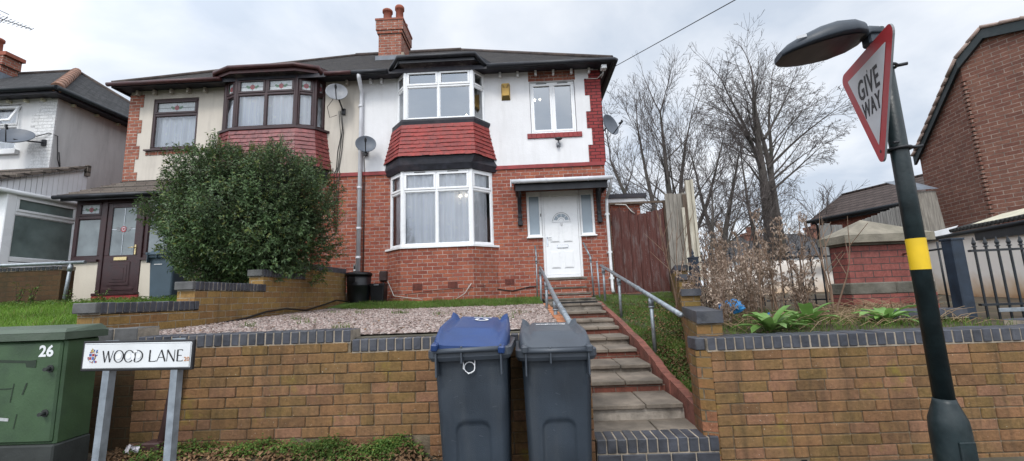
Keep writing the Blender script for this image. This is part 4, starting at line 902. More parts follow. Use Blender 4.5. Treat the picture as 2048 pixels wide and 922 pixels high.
m = MB(); pa, pb = Vector((2.33, 9.72, 6.87)), Vector((3.35, 6.0, 5.811)); d = pb - pa; pts = []
for k in range(14):
    s = k / 13 * 3.2; pts.append(pa + d * s + Vector((0, 0, .0)))
m.tube(pts, .008, 5); m.build('wire', M['cable'], t)
t = thing('tv_aerial', 'bare metal television aerial at the top left corner of the sky', 'aerial', (-16.3, 12.3, 10.1))
m = MB(); A, B_ = Vector((-16.6, 12, 10.93)), Vector((-15.32, 12, 10.42)); m.tube([A, B_], .014, 5)
for k in range(10):
    p = A.lerp(B_, k / 9); l = .30 - .02 * k; dv = Vector((.25, .55, .80)) * l; m.tube([p - dv * .6, p + dv * .6], .007, 4)
m.tube([A + Vector((.0, 0, .28)), A + Vector((.45, 0, .05))], .01, 4); m.tube([A + Vector((.02, 0, -.35)), A + Vector((.42, 0, -.02))], .01, 4); m.tube([(-16.75, 12.05, 9.9), (-16.6, 12, 10.98)], .02, 6); m.build('elements', M['dark_metal'], t)
for nm, lab, c, pts in (('ceiling_lamp', 'lit ceiling lamp seen through the upper bay window', (-1.33, 10.9, 6.3), ((-1.35, 10.5, 6.18), (-1.48, 10.5, 6.11), (-1.24, 10.5, 6.11))),
        ('ceiling_lamp', 'lit ceiling lamp seen through the lower bay window lace curtain', (-1.45, 9.9, 3.9), ((-1.44, 9.82, 3.87), (-1.30, 9.82, 3.88))),
        ('ceiling_lamp', 'lit pair of bulbs seen through the small bedroom window', (.5, 10.7, 6.5), ((.44, 10.45, 6.48), (.57, 10.45, 6.49)))):
    t = thing(nm, lab, 'lamp', c, None)
    for p in pts: m = MB(); m.sphere(p, .024, 8, 0, (1, 1, 1.3)); m.build('bulb', M['bulb'], t)
    m = MB(); top = Vector(pts[0]) + Vector((-.05, .25, .38))
    for p in pts: m.tube([Vector(p) + Vector((0, 0, .03)), Vector(p) + Vector((0, .06, .07)), top], .008, 5)
    m.build('fitting', M['chrome'], t)
t = thing('meter_box', 'small grey meter box on the brick wall above the water butt', 'meter', (-3.99, W, 2.1))
m = MB(); m.box(-4.06, -3.93 - .06, W - .05, W, 2.08, 2.38, 0, None, .008); m.box(-4.04, -4.01, W - .055, W - .05, 2.12, 2.34, 1); m.box(-4.045, -4.0, W - .06, W - .049, 2.22, 2.26, 2); m.build('case', [M['meter'], M['dark_metal'], M['upvc_dull']], t)
t = thing('utility_box', 'brown plastic utility box on the brick wall left of the bay', 'meter', (-3.32, W, 2.1))
m = MB(); m.box(-3.43, -3.24, W - .09, W, 1.95, 2.20, 0, None, .03); m.build('case', M['meter_brown'], t); m = MB(); m.tube([(-3.34, W - .03, 1.95), (-3.34, W - .03, 1.7), (-3.34, W - .03, 1.5)], .018, 6); m.build('pipe', M['meter_brown'], t)
# ================================================================== GROUND AND GARDENS
def interp(t, y):
    if y <= t[0][0]: return t[0][1]
    for (a, b), (c, d) in zip(t[:-1], t[1:]):
        if y <= c: return b + (d - b) * (y - a) / (c - a)
    return t[-1][1]
W4 = [(3.75, 1.44), (3.9, 1.488), (5.1, 1.80), (6.5, 2.28), (7.55, 2.58), (10.25, 3.42), (14, 4.6)]
STEPZ = [.31, .456, .573, .657, .777, .88, .988, 1.07, 1.187, 1.32]
STEPY = [3.75, 4.25, 4.75, 5.25, 5.75, 6.25, 6.75, 7.25, 7.75, 8.25]
def z_lawn_r(y): return interp([(3.8, .36), (4.2, .42), (5.6, .71), (7.4, 1.07), (8.8, 1.28), (10.3, 1.43)], y)
def z_drive(x, y): return interp([(3.9, 1.185), (8.4, 1.315), (9.6, 1.44), (10, 1.44)], y) + .045 * max(0, min(1, (-x - 2.2) / 1.6))
def z_left(y): return interp([(3.9, 1.31), (7.1, 1.63), (8.5, 1.70), (30, 1.8)], y)
def z_plant(x, y): return interp([(3.9, 1.05), (6, 1.12), (12, 1.4), (25, 1.75)], y) + .02 * math.sin(x * 3.1) * math.cos(y * 2.3)
def hz(x, y):
    if y < 3.80:
        if y > 2.9 and x < -.7 and x > -30: return .1 + .19 * max(0, min(1, (y - 2.95) / .6)) * max(0, min(1, (-.7 - x) / .3))
        return .10
    if y > 10.6 and -20 < x < 2.0: return 1.44
    if x < -4.1: return z_left(y)
    if x < .36: return z_drive(x, y)
    if x < 1.48:
        if y > 8.75: return 1.2
        return interp(list(zip(STEPY, [z - .16 for z in STEPZ])), y)
    if x < interp(W4, y) + .10: return z_lawn_r(y) if y < 10.3 else 1.44
    return z_plant(x, y)
xs = sorted({-300, -120, -60, -30, -20, 30, 60, 120, 300} | {round(-14 + .25 * i, 3) for i in range(41)} | {round(-4.2 + .1 * i, 3) for i in range(0, 3)} | {round(-4 + .5 * i, 3) for i in range(9)} | {.34, .38, 1.46, 1.50} | {round(1.5 + .1 * i, 3) for i in range(40)} | {6, 7, 8, 10, 12, 15, 20})
ys = sorted({-300, -120, -40, -15, -5, 0, 2, 20, 40, 80, 160, 400} | {2.9, 3.1, 3.3, 3.5, 3.7, 3.78, 3.84, 3.95} | {round(4 + .25 * i, 3) for i in range(29)} | {10.7, 11.5, 12, 14, 16})
g = MB(); g.v = [(x, y, hz(x, y)) for y in ys for x in xs]; nx = len(xs)
for j in range(len(ys) - 1):
    for i in range(nx - 1):
        a = j * nx + i; g.f.append((a, a + 1, a + nx + 1, a + nx)); g.uv.append([(0, 0)] * 4); g.mi.append(0); g.sm.append(False)
g.build('ground', M['ground'], kind='structure')
def sheet(name, x0, x1, y0, y1, n, m, fn, dz=.006, lim=None, kind='structure', label=None, cat=None):
    s = MB(); nx_ = max(2, int((x1 - x0) / n)); ny_ = max(2, int((y1 - y0) / n))
    for j in range(ny_ + 1):
        y = lerp(y0, y1, j / ny_); xa, xb = (x0, x1) if lim is None else lim(y)
        for i in range(nx_ + 1):
            x = lerp(xa, xb, i / nx_); s.v.append((x, y, fn(x, y) + dz + random.uniform(0, .006)))
    for j in range(ny_):
        for i in range(nx_):
            a = j * (nx_ + 1) + i; s.f.append((a, a + 1, a + nx_ + 2, a + nx_ + 1)); s.uv.append([(0, 0)] * 4); s.mi.append(0); s.sm.append(True)
    return s.build(name, m, None, label, cat, None, kind)
sheet('pavement', -16, 12, -3, 2.92, .6, M['pavement'], lambda x, y: .1)
sheet('verge', -14, -.75, 2.95, 3.74, .12, M['soil'], hz, .03)
sheet('gravel_drive', -3.98, .33, 3.97, 8.72, .15, M['gravel_bed'], z_drive, .012)
sheet('lawn', -14, -4.24, 3.98, 7.15, .2, M['lawn_base'], lambda x, y: z_left(y), .008)
sheet('lawn', -3.98, .33, 8.45, 9.64, .12, M['lawn_base'], z_drive, .022)
sheet('lawn', 1.5, 2.5, 3.98, 10.1, .12, M['lawn_dark'], lambda x, y: z_lawn_r(y) + .03 * math.sin(x * 5 + y * 3), .02, lambda y: (1.52, interp(W4, y) - .0))
sheet('planting_bed', 1.7, 9, 3.98, 10.5, .15, M['soil'], z_plant, .012, lambda y: (interp(W4, y) + .2, 9))
# loose stones
def stones(name, n, place, r0, r1, mat, label, cat):
    s = MB()
    for _ in range(n):
        x, y, z = place(); r = random.uniform(r0, r1); a = random.random() * 6.28; e = random.uniform(.6, 1.0); h = random.uniform(.45, .8)
        q = [(x + r * math.cos(a + k * 1.5708) * (1 if k % 2 == 0 else e), y + r * math.sin(a + k * 1.5708) * (1 if k % 2 == 0 else e), z + r * .15 + random.uniform(-.2, .2) * r) for k in range(4)]
        t_ = [(x + (p[0] - x) * .55 + random.uniform(-.15, .15) * r, y + (p[1] - y) * .55, z + r * h * random.uniform(.8, 1.25)) for p in q]
        i0 = len(s.v); s.v += q + t_
        for f in ((4, 5, 6, 7), (0, 1, 5, 4), (1, 2, 6, 5), (2, 3, 7, 6), (3, 0, 4, 7)): s.f.append(tuple(i0 + k for k in f)); s.uv.append([(0, 0)] * 4); s.mi.append(0); s.sm.append(False)
    s.build(name, mat, None, label, cat, None, 'stuff')
def pg():
    y = 3.98 + 4.55 * random.random() ** 1.25; x = random.uniform(-3.97, .31); return x, y, z_drive(x, y) + .012
stones('gravel', 26000, pg, .009, .023, M['stones'], 'pinkish brown gravel spread over the front drive', 'gravel')
def blades(name, n, place, h0, h1, w, mat, label, lean=.5):
    s = MB()
    for _ in range(n):
        x, y, z = place(); h = random.uniform(h0, h1); a = random.random() * 6.28; l = random.uniform(.1, lean) * h; b = random.random() * 6.28
        dx, dy = math.cos(a) * w, math.sin(a) * w; lx, ly = math.cos(b) * l, math.sin(b) * l; i0 = len(s.v)
        s.v += [(x - dx, y - dy, z - .01), (x + dx, y + dy, z - .01), (x + dx * .6 + lx * .4, y + dy * .6 + ly * .4, z + h * .6), (x - dx * .6 + lx * .4, y - dy * .6 + ly * .4, z + h * .6), (x + lx, y + ly, z + h)]
        s.f += [(i0, i0 + 1, i0 + 2, i0 + 3), (i0 + 3, i0 + 2, i0 + 4)]; s.uv += [[(0, 0)] * 4, [(0, 0)] * 3]; s.mi += [0, 0]; s.sm += [False, False]
    s.build(name, mat, None, label, 'grass', None, 'stuff')
def leafq(s, c, d, up, l, w, fold=.25, droop=.2):
    d = d.normalized(); sd = d.cross(up); sd = sd.normalized() if sd.length > 1e-4 else Vector((1, 0, 0)); n = sd.cross(d)
    tip = c + d * l - Vector((0, 0, droop * l)); m = c + d * l * .5 + n * fold * w * .3; i0 = len(s.v)
    s.v += [tuple(c), tuple(m - sd * w * .5 + n * fold * w), tuple(tip), tuple(m + sd * w * .5 + n * fold * w), tuple(m)]
    s.f += [(i0, i0 + 4, i0 + 2, i0 + 1), (i0, i0 + 3, i0 + 2, i0 + 4)]; s.uv += [[(0, 0)] * 4] * 2; s.mi += [0, 0]; s.sm += [False, False]
def cover(name, n, place, mat, label, cat, l0, l1, hh=.1):
    s = MB()
    for _ in range(n):
        x, y, z = place(); a = random.random() * 6.28; leafq(s, Vector((x, y, z + random.random() ** 1.6 * hh)), Vector((math.cos(a), math.sin(a), random.uniform(-.2, .6))), Vector((0, 0, 1)), random.uniform(l0, l1), random.uniform(l0, l1) * .8)
    s.build(name, mat, None, label, cat, None, 'stuff')
def p1():
    y = random.uniform(3.98, 7.15); x = random.uniform(-11.5, -4.24); return x, y, z_left(y)
blades('grass', 26000, p1, .04, .11, .0035, M['grass'], 'bright green lawn grass in the left front garden', .9)
def p2():
    x = random.uniform(-3.6, .3); y = 9.62 - 1.35 * random.random() ** .8 - .25 * max(0, math.sin(x * 2.3) * math.sin(x * 5.1 + 1)); return x, y, z_drive(x, y) + .01
blades('grass', 9000, p2, .03, .09, .004, M['grass_dull'], 'narrow strip of grass along the foot of the brick bay')
tufts = [(random.uniform(-3.8, .1), random.uniform(4.3, 8.2)) for _ in range(16)]
def p2b():
    c = random.choice(tufts); x, y = c[0] + random.gauss(0, .06), c[1] + random.gauss(0, .05); return x, y, z_drive(x, y) + .02
blades('grass', 420, p2b, .03, .08, .004, M['grass_dull'], 'small tufts of grass coming up through the gravel', 1.3)
def p6b():
    x = random.uniform(-3.9, .25); y = random.uniform(4.0, 8.5); return x, y, z_drive(x, y) + .03
cover('leaf_litter', 150, p6b, M['dead_leaf'], 'a few dead leaves blown over the gravel', 'leaves', .03, .06, .01)
def p3():
    y = random.uniform(3.98, 10.0); x = random.uniform(1.54, interp(W4, y)); return x, y, z_lawn_r(y) + .03 * math.sin(x * 5 + y * 3) + .015
blades('grass', 14000, p3, .025, .075, .0035, M['grass_dull'], 'sloping rough grass between the steps and the stepped wall', 1.2)
def p4():
    y = random.uniform(3.98, 6.2); x = random.uniform(interp(W4, y) + .22, 4.4); return x, y, z_plant(x, y)
blades('grass', 5000, p4, .03, .12, .003, M['grass_dull'], 'rough grass in the raised bed behind the right wall', 1.2)
clumps = [(random.uniform(-3.5, -.75), random.uniform(3.45, 3.7), random.uniform(.08, .18)) for _ in range(9)] + [(-2.95, 3.6, .28), (-2.75, 3.68, .25), (-3.0, 3.45, .2), (-1.05, 3.66, .2), (-1.2, 3.62, .17), (-2.2, 3.66, .22), (-1.9, 3.6, .2), (-1.65, 3.66, .2)]
def p5():
    c = random.choice(clumps); r = c[2] * random.random() ** .6; a = random.random() * 6.28; x, y = c[0] + r * math.cos(a), min(3.735, c[1] + r * .7 * math.sin(a)); return x, y, hz(x, y) + .03 + (c[2] - r) * .45 * random.random()
cover('ground_cover', 6200, p5, M['weed'], 'low green weeds growing along the foot of the front brick wall', 'weeds', .014, .034, .05)
def p6():
    x = random.uniform(-3.5, -.75); y = random.uniform(3.2, 3.73); return x, y, hz(x, y) + .035
cover('leaf_litter', 2000, p6, M['dead_leaf'], 'brown fallen leaves scattered on the verge below the wall', 'leaves', .03, .07, .03)
def p7():
    y = 3.98 + 4.6 * random.random() ** 1.9; x = lerp(1.56, interp(W4, y), random.random() ** .7); return x, y, z_lawn_r(y) + .045
cover('ground_cover', 2300, p7, M['weed'], 'small leafy weeds in the grass beside the steps', 'weeds', .02, .045, .04)
cover('leaf_litter', 1500, p7, M['dead_leaf'], 'dead leaves lying in the grass beside the steps', 'leaves', .03, .07, .02)
def p8():
    x = random.uniform(-9.3, -4.6) ; y = random.choice([random.uniform(6.8, 7.15)] * 3 + [random.uniform(6.3, 7.1)]); return x, y, z_left(y) + .02
cover('ground_cover', 2600, p8, M['weed'], 'leafy weeds at the back edge of the left lawn', 'weeds', .025, .055, .07)

# ---- front walls
def coping(p0, p1, ztop, thick, h, parent, mat=None, name='coping', bw=.066, gap=.011, side=1):
    d = Vector(p1) - Vector(p0); L = d.length; T = frameM((p0[0], p0[1], 0), (d.x, d.y, 0)); n = max(1, round(L / (bw + gap))); pitch = L / n
    s = MB()
    for i in range(n):
        j = random.uniform(-.004, .004); k = random.uniform(-.005, .003)
        s.box(i * pitch + gap * .5, (i + 1) * pitch - gap * .5, -.008 + j, thick + .008 + j, ztop - h, ztop + k, 0, T, .006)
    o = s.build(name, mat or M['blue_brick'], parent)
    c = MB(); c.box(.004, L - .004, .0, thick, ztop - h - .012, ztop - .006, 0, T); c.build('mortar', M['mortar'], o)
    return o
def brick_wall(parent, x0, x1, y, ztop, zbot, first=None, skip=()):
    rnd = random.Random(int(x0 * 10)); m = MB(); pitch, row, j = .2335, .0857, .0065; k = 0; z = ztop
    while z > zbot:
        xa = x0 if not (first and k == 0) else first[0]; xb = x1 if not (first and k == 0) else first[1]
        x = xa - (pitch * .5 if k % 2 else 0) - rnd.choice((0, 0, 0, .03))
        while x < xb - .02:
            L = pitch * (.5 if rnd.random() < .05 else 1); a, c = max(xa, x), min(xb, x + L) - j
            if c - a > .03 and not any(q[0] < c and q[1] > a and q[2] < z and q[3] > z - row for q in skip):
                T = Matrix.Translation(((a + c) / 2, y, z - row / 2)) @ Matrix.Rotation(rnd.gauss(0, .006), 4, 'Y') @ Matrix.Rotation(rnd.gauss(0, .008), 4, 'Z')
                hw, hh, o = (c - a) / 2, (row - j) / 2 + rnd.uniform(-.001, .001), rnd.uniform(-.004, .003)
                m.cbox(-hw, hw, -.008 + o, .05, -hh, hh, 0, T, .006)
            x += L
        z -= row; k += 1
    return m.build('brickwork', M['brick_unit'], parent)
wl = thing('front_wall', 'buff brick front wall with dark coping stepping down behind the two wheelie bins', 'wall', (-1.5, 3.75, .1))
o = brick_wall(wl, -3.41, .525, 3.755, 1.1585, -.02, (-3.41, -1.525), [(-2.006, -1.964, .26, .36), (-1.066, -1.024, .26, .36)]); m = MB(); m.box(-3.41, -1.525, 3.757, 3.97, -.1, 1.15); m.box(-1.525, .30, 3.757, 3.97, -.1, 1.07); m.box(.30, .515, 3.757, 4.6, -.1, 1.07); m.build('mortar', M['joint'], o)
m = MB(); m.box(.30, .522, 3.85, 4.6, -.1, 1.072); m.build('return_wall', M['brick_buff'], wl)
coping((-3.41, 3.75), (-1.52, 3.75), 1.265, .22, .105, wl); coping((-1.515, 3.75), (.46, 3.75), 1.182, .22, .105, wl)
for x in (-1.985, -1.045):
    m = MB(); m.box(x - .022, x + .022, 3.753, 3.7565, .262, .355); m.build('weep_hole', M['hole'], wl)
wl = thing('front_wall', 'higher brick front wall with grey coping behind the green cabinet', 'wall', (-6, 3.75, .1))
m = MB(); m.box(-16, -3.413, 3.765, 3.96, -.1, 1.235); m.build('brickwork', M['brick_mossy'], wl); coping((-12, 3.755), (-3.415, 3.755), 1.345, .22, .11, wl, M['blue_brick_grey'], bw=.21)
wl = thing('front_wall', 'buff brick front wall with dark coping on the right, holding the raised bed', 'wall', (3, 3.75, .1))
o = brick_wall(wl, 1.528, 6.5, 3.755, .988, -.02, None, [(2.16, 2.205, .05, .11)]); m = MB(); m.box(1.54, 9, 3.757, 3.962, -.1, .98); m.build('mortar', M['joint'], o)
m = MB(); m.prism([(1.526, 3.752), (1.60, 3.97), (1.44, 4.02), (1.42, 3.80)], -.1, .985); m.build('return_wall', M['brick_buff'], wl)
coping((1.50, 3.745), (9, 3.745), 1.095, .225, .105, wl)
m = MB(); m.box(1.42, 1.50, 3.78, 3.97, .99, 1.09, 0, None, .006); m.build('coping', M['blue_brick'], wl)
m = MB(); m.box(2.16, 2.205, 3.753, 3.7565, .05, .115); m.build('weep_hole', M['hole'], wl)
wl = thing('low_wall', 'low brick planter wall with dark coping to the right of the lamp post', 'wall', (4.1, 4.5, 1.0))
m = MB(); m.box(3.55, 4.45, 4.55, 4.75, .9, 1.13); m.box(4.25, 4.45, 4.05, 4.55, .9, 1.06); m.build('brickwork', M['brick_mossy'], wl); coping((3.55, 4.54), (4.45, 4.54), 1.22, .21, .09, wl, bw=.2); coping((4.45, 3.98), (5.6, 4.35), 1.125, .2, .05, wl, bw=.2)
# party wall, stepping up to the house
wl = thing('garden_wall', 'yellowish brick garden wall with dark coping stepping up beside the gravel', 'wall', (-4.1, 6.5, 1.2))
m = MB()
for (a, c, z) in ((3.975, 5.12, 1.475), (5.12, 6.47, 1.71), (6.47, 7.65, 1.935), (7.65, 9.52, 2.125)): m.box(-4.22, -4.0, a, c, .9, z)
m.build('brickwork', M['brick_yellow'], wl)
for (a, c, z) in ((3.965, 5.20, 1.583), (5.115, 6.55, 1.818), (6.465, 7.73, 2.043), (7.645, 9.52, 2.235)):
    n = coping((-4.0, a), (-4.0, c), z, .22, .105, wl)
m = MB()
for (a, z) in ((3.94, 1.583), (5.09, 1.818), (6.44, 2.043)): m.box(-4.225, -3.996, a - .02, a + .03, z - .10, z - .002, 0, None, .006)
m.build('coping_end', M['blue_brick_grey'], wl)
wl = thing('garden_wall', 'dark mossy brick wall with a grey handrail at the left edge', 'wall', (-10, 7.3, 1.6))
m = MB(); m.box(-14, -8.02, 7.2, 7.42, 1.3, 2.235); m.build('brickwork', M['brick_mossy'], wl); coping((-14, 7.2), (-8.01, 7.2), 2.30, .22, .06, wl, M['iron'])
# right garden wall, radiating from the corner to the gate
wl = thing('garden_wall', 'buff brick garden wall with dark end blocks stepping up to the wooden gate', 'wall', (2.2, 6.5, 1.0))
m, k = MB(), MB()
segs = [((1.488, 3.9), (1.82, 5.15), 1.20, 1.308), ((1.82, 5.15), (2.29, 6.5), 1.425, 1.51), ((2.29, 6.5), (2.60, 7.55), 1.64, 1.73), ((2.60, 7.55), (3.40, 10.2), 1.83, 1.925)]
for i, (a, c, z, zt) in enumerate(segs):
    m.prism([(a[0], a[1]), (a[0] + .222, a[1]), (c[0] + .222, c[1]), (c[0], c[1])], .15, z)
    k.prism([(a[0] - .004, a[1] - .03), (a[0] + .226, a[1] - .03), (c[0] + .226, c[1]), (c[0] - .004, c[1])], z + .004, zt)
m.build('brickwork', M['brick_buff'], wl); k.build('coping', M['blue_brick'], wl)

# ---- steps
st = thing('garden_steps', 'long flight of stone slab steps climbing to the white front door', 'steps', (1.0, 3.75, .1))
SX0, SX1 = .525, 1.43
m = MB()
n = 12; wdt = (1.52 - .525) / n
for i in range(n): m.box(.527 + i * wdt + .005, .527 + (i + 1) * wdt - .005, 3.74 + random.uniform(-.004, .004), 3.97, .203, .313 + random.uniform(-.004, .003), 0, None, .006)
for i in range(5): m.box(.527 + i * .2 + .005, min(1.52, .527 + (i + 1) * .2) - .005, 3.742, 3.9, .10, .192, 0, None, .006)
o = m.build('nosing', M['blue_brick'], st); m = MB(); m.box(.53, 1.515, 3.75, 3.96, .05, .306); m.build('mortar', M['mortar'], o)
for i, (y, z) in enumerate(zip(STEPY, STEPZ)):
    y1 = STEPY[i + 1] + .06 if i < 9 else 9.0
    a = SX1 + (.0 if i % 2 else -.02) + (.075 if i == 0 else 0); cut = .525 + (a - .525) * random.uniform(.55, .68)
    yy = y if i else 3.972
    m = MB()
    for x0, x1 in ((.45 if i else .53, cut - .004), (cut + .004, a)):
        m.box(x0, x1, yy + random.uniform(-.008, .008), y1, z - .045, z + random.uniform(-.003, .003), 0, None, .007)
    m.build('stone_tread', M['slab'], st)
    if i:
        m = MB(); m.box(.45, a - .015, y + .035, y + .2, STEPZ[i - 1] - .05, z - .047); m.box(.45, a + .06, y + .055, y1, .05, z - .06)
        m.build('step_riser', M['riser_white'] if i % 2 else M['riser_brick'], st)
dz = [(8.82, 1.416, .38, 1.42), (9.22, 1.524, .40, 1.40), (9.62, 1.662, .44, 1.36), (9.86, 1.868, .44, 1.42)]
for i, (y, z, x0, x1) in enumerate(dz):
    m = MB(); m.box(x0, x1, y, W + .03, z - .04, z, 0, None, .006); m.build('stone_tread', M['slab_edge'], st)
    m = MB(); m.box(x0 + .01, x1 - .01, y + .02, W + .02, (dz[i - 1][1] if i else 1.30) - .02, z - .042); m.build('step_riser', M['brick_red'] if i else M['riser_white'], st)
m = MB(); m.box(.50, 1.30, W - .1, W + .04, 1.85, 1.89); m.build('threshold', M['stone_band'], st)
t = thing('door_mat', 'black rubber mat lying on a step below the front door', 'mat', (.95, 8.5, 1.32))
m = MB(); m.box(.52, 1.36, 8.27, 8.72, 1.325, 1.343, 0, None, .004); m.build('mat', M['mat_rubber'], t)
m = MB()
for k in range(12): m.box(.54, 1.34, 8.30 + k * .034, 8.315 + k * .034, 1.343, 1.35)
m.build('ribs', M['mat_rubber'], t)
ed = thing('brick_edging', 'red brick edging sloping along the right side of the steps', 'edging', (1.5, 6, .6))
m = MB(); E1 = [(4.0, .48), (4.87, .62), (5.65, .82), (7.1, 1.055), (8.86, 1.335)]
y = 3.98
while y < 8.8:
    y2 = y + .225; z = interp(E1, y + .1); z2 = interp(E1, y2); zz = (interp(E1, y) , z2); xj = random.uniform(-.008, .008)
    P = [(1.445 + xj, y + .006), (1.535 + xj, y + .006), (1.535 + xj, y2 - .006), (1.445 + xj, y2 - .006)]
    top = [(P[0][0], P[0][1], zz[0]), (P[1][0], P[1][1], zz[0]), (P[2][0], P[2][1], zz[1]), (P[3][0], P[3][1], zz[1])]; bot = [(p[0], p[1], p[2] - .26) for p in top]
    m.face(top); 
    for k in range(4): m.face([bot[k], bot[(k + 1) % 4], top[(k + 1) % 4], top[k]])
    y = y2
m.build('bricks', M['brick_edging'], ed)
ed = thing('brick_edging', 'orange brick edging between the gravel and the left side of the steps', 'edging', (.38, 6, 1.2))
m = MB(); y = 4.3
while y < 8.7:
    y2 = min(8.75, y + .46); z = z_drive(.3, y) + .035 - .02 * (y > 6)
    for q in range(2): m.box(.315, .435, y + q * .23 + .005, y + q * .23 + .225, z - .6, z, 0, None, .006)
    y = y2
m.build('bricks', M['brick_orange'], ed)

# ---- hand rails
def rail(label, pts, posts, mat, r=.028, name='handrail', group=None, collars=()):
    t = thing(name, label, 'handrail', posts[0][1], group)
    m = MB(); m.tube(pts, r, 12); m.sphere(pts[-1], r * .98, 8); 
    o = m.build('rail', mat, t)
    for c in collars:
        for a, b in zip(pts[:-1], pts[1:]):
            if a[1] >= c >= b[1]:
                f = (a[1] - c) / (a[1] - b[1]); p = Vector(a).lerp(Vector(b), f); d = (Vector(b) - Vector(a)).normalized(); m = MB(); m.tube([p - d * .035, p + d * .035], r * 1.25, 12); m.build('collar', mat, o)
    for top, base in posts:
        m = MB(); m.tube([base, top], r * .86, 10); v = (Vector(top) - Vector(base)).normalized(); m.tube([Vector(top) - v * .11, Vector(top) - v * .01], r * 1.2, 10); m.tube([Vector(top) - v * .125, Vector(top) - v * .108], r * 1.35, 10); m.build('post', mat, t)
def onl(pts, y):
    for a, b in zip(pts[:-1], pts[1:]):
        if a[1] >= y >= b[1]: return Vector(a).lerp(Vector(b), (a[1] - y) / (a[1] - b[1]))
pr = [(1.60, 9.05, 2.07), (1.60, 4.58, 1.243)]
rail('grey tubular handrail on the right of the steps, standing in the grass', pr, [(onl(pr, y) - Vector((0, 0, .02)), (1.60, y, z_lawn_r(y) - .05)) for y in (8.82, 7.43, 5.62)], M['galv'], collars=(7.9, 6.2))
pl = [(.32, 8.95, 2.07), (.36, 5.2, 1.437), (.40, 3.55, 1.175)]
rail('grey tubular handrail on the left of the steps beside the gravel', pl, [(onl(pl, y) - Vector((0, 0, .02)), (x - .015, y, 1.1)) for y, x in ((8.85, .32), (7.0, .34), (5.3, .36))], M['galv'], collars=(6.0, 4.5, 7.9))
rail('short grey handrail left of the front door with a bent top', [(.262, 9.84, 2.62), (.272, 9.60, 2.32)], [((.268, 9.60, 2.33), (.255, 9.60, 1.40))], M['galv'], .02)
rail('short grey handrail right of the front door sloping down from the wall', [(1.385, 9.92, 2.66), (1.475, 9.60, 2.30)], [((1.475, 9.60, 2.31), (1.50, 9.60, 1.40))], M['galv'], .02)
t = thing('metal_pole', 'thin weathered metal pole standing by the brick wall right of the steps', 'pole', (1.64, 9.7, 1.3)); m = MB(); m.tube([(1.645, 9.7, 1.3), (1.63, 9.7, 2.17)], .018, 8); m.sphere((1.63, 9.7, 2.19), .022, 8); m.build('pole', M['galv_post'], t)
pf = [(-7.55, 7.14, 2.345), (-12.5, 7.14, 2.335)]
t = thing('handrail', 'grey tubular handrail above the mossy wall at the left', 'handrail', (-7.85, 7.14, 1.6))
m = MB(); m.tube(pf, .03, 12); m.build('rail', M['galv'], t); m = MB(); m.tube([(-7.86, 7.14, 1.55), (-7.80, 7.14, 2.33)], .026, 10); m.tube([(-7.815, 7.14, 2.2), (-7.802, 7.14, 2.30)], .036, 10); m.build('post', M['galv'], t)
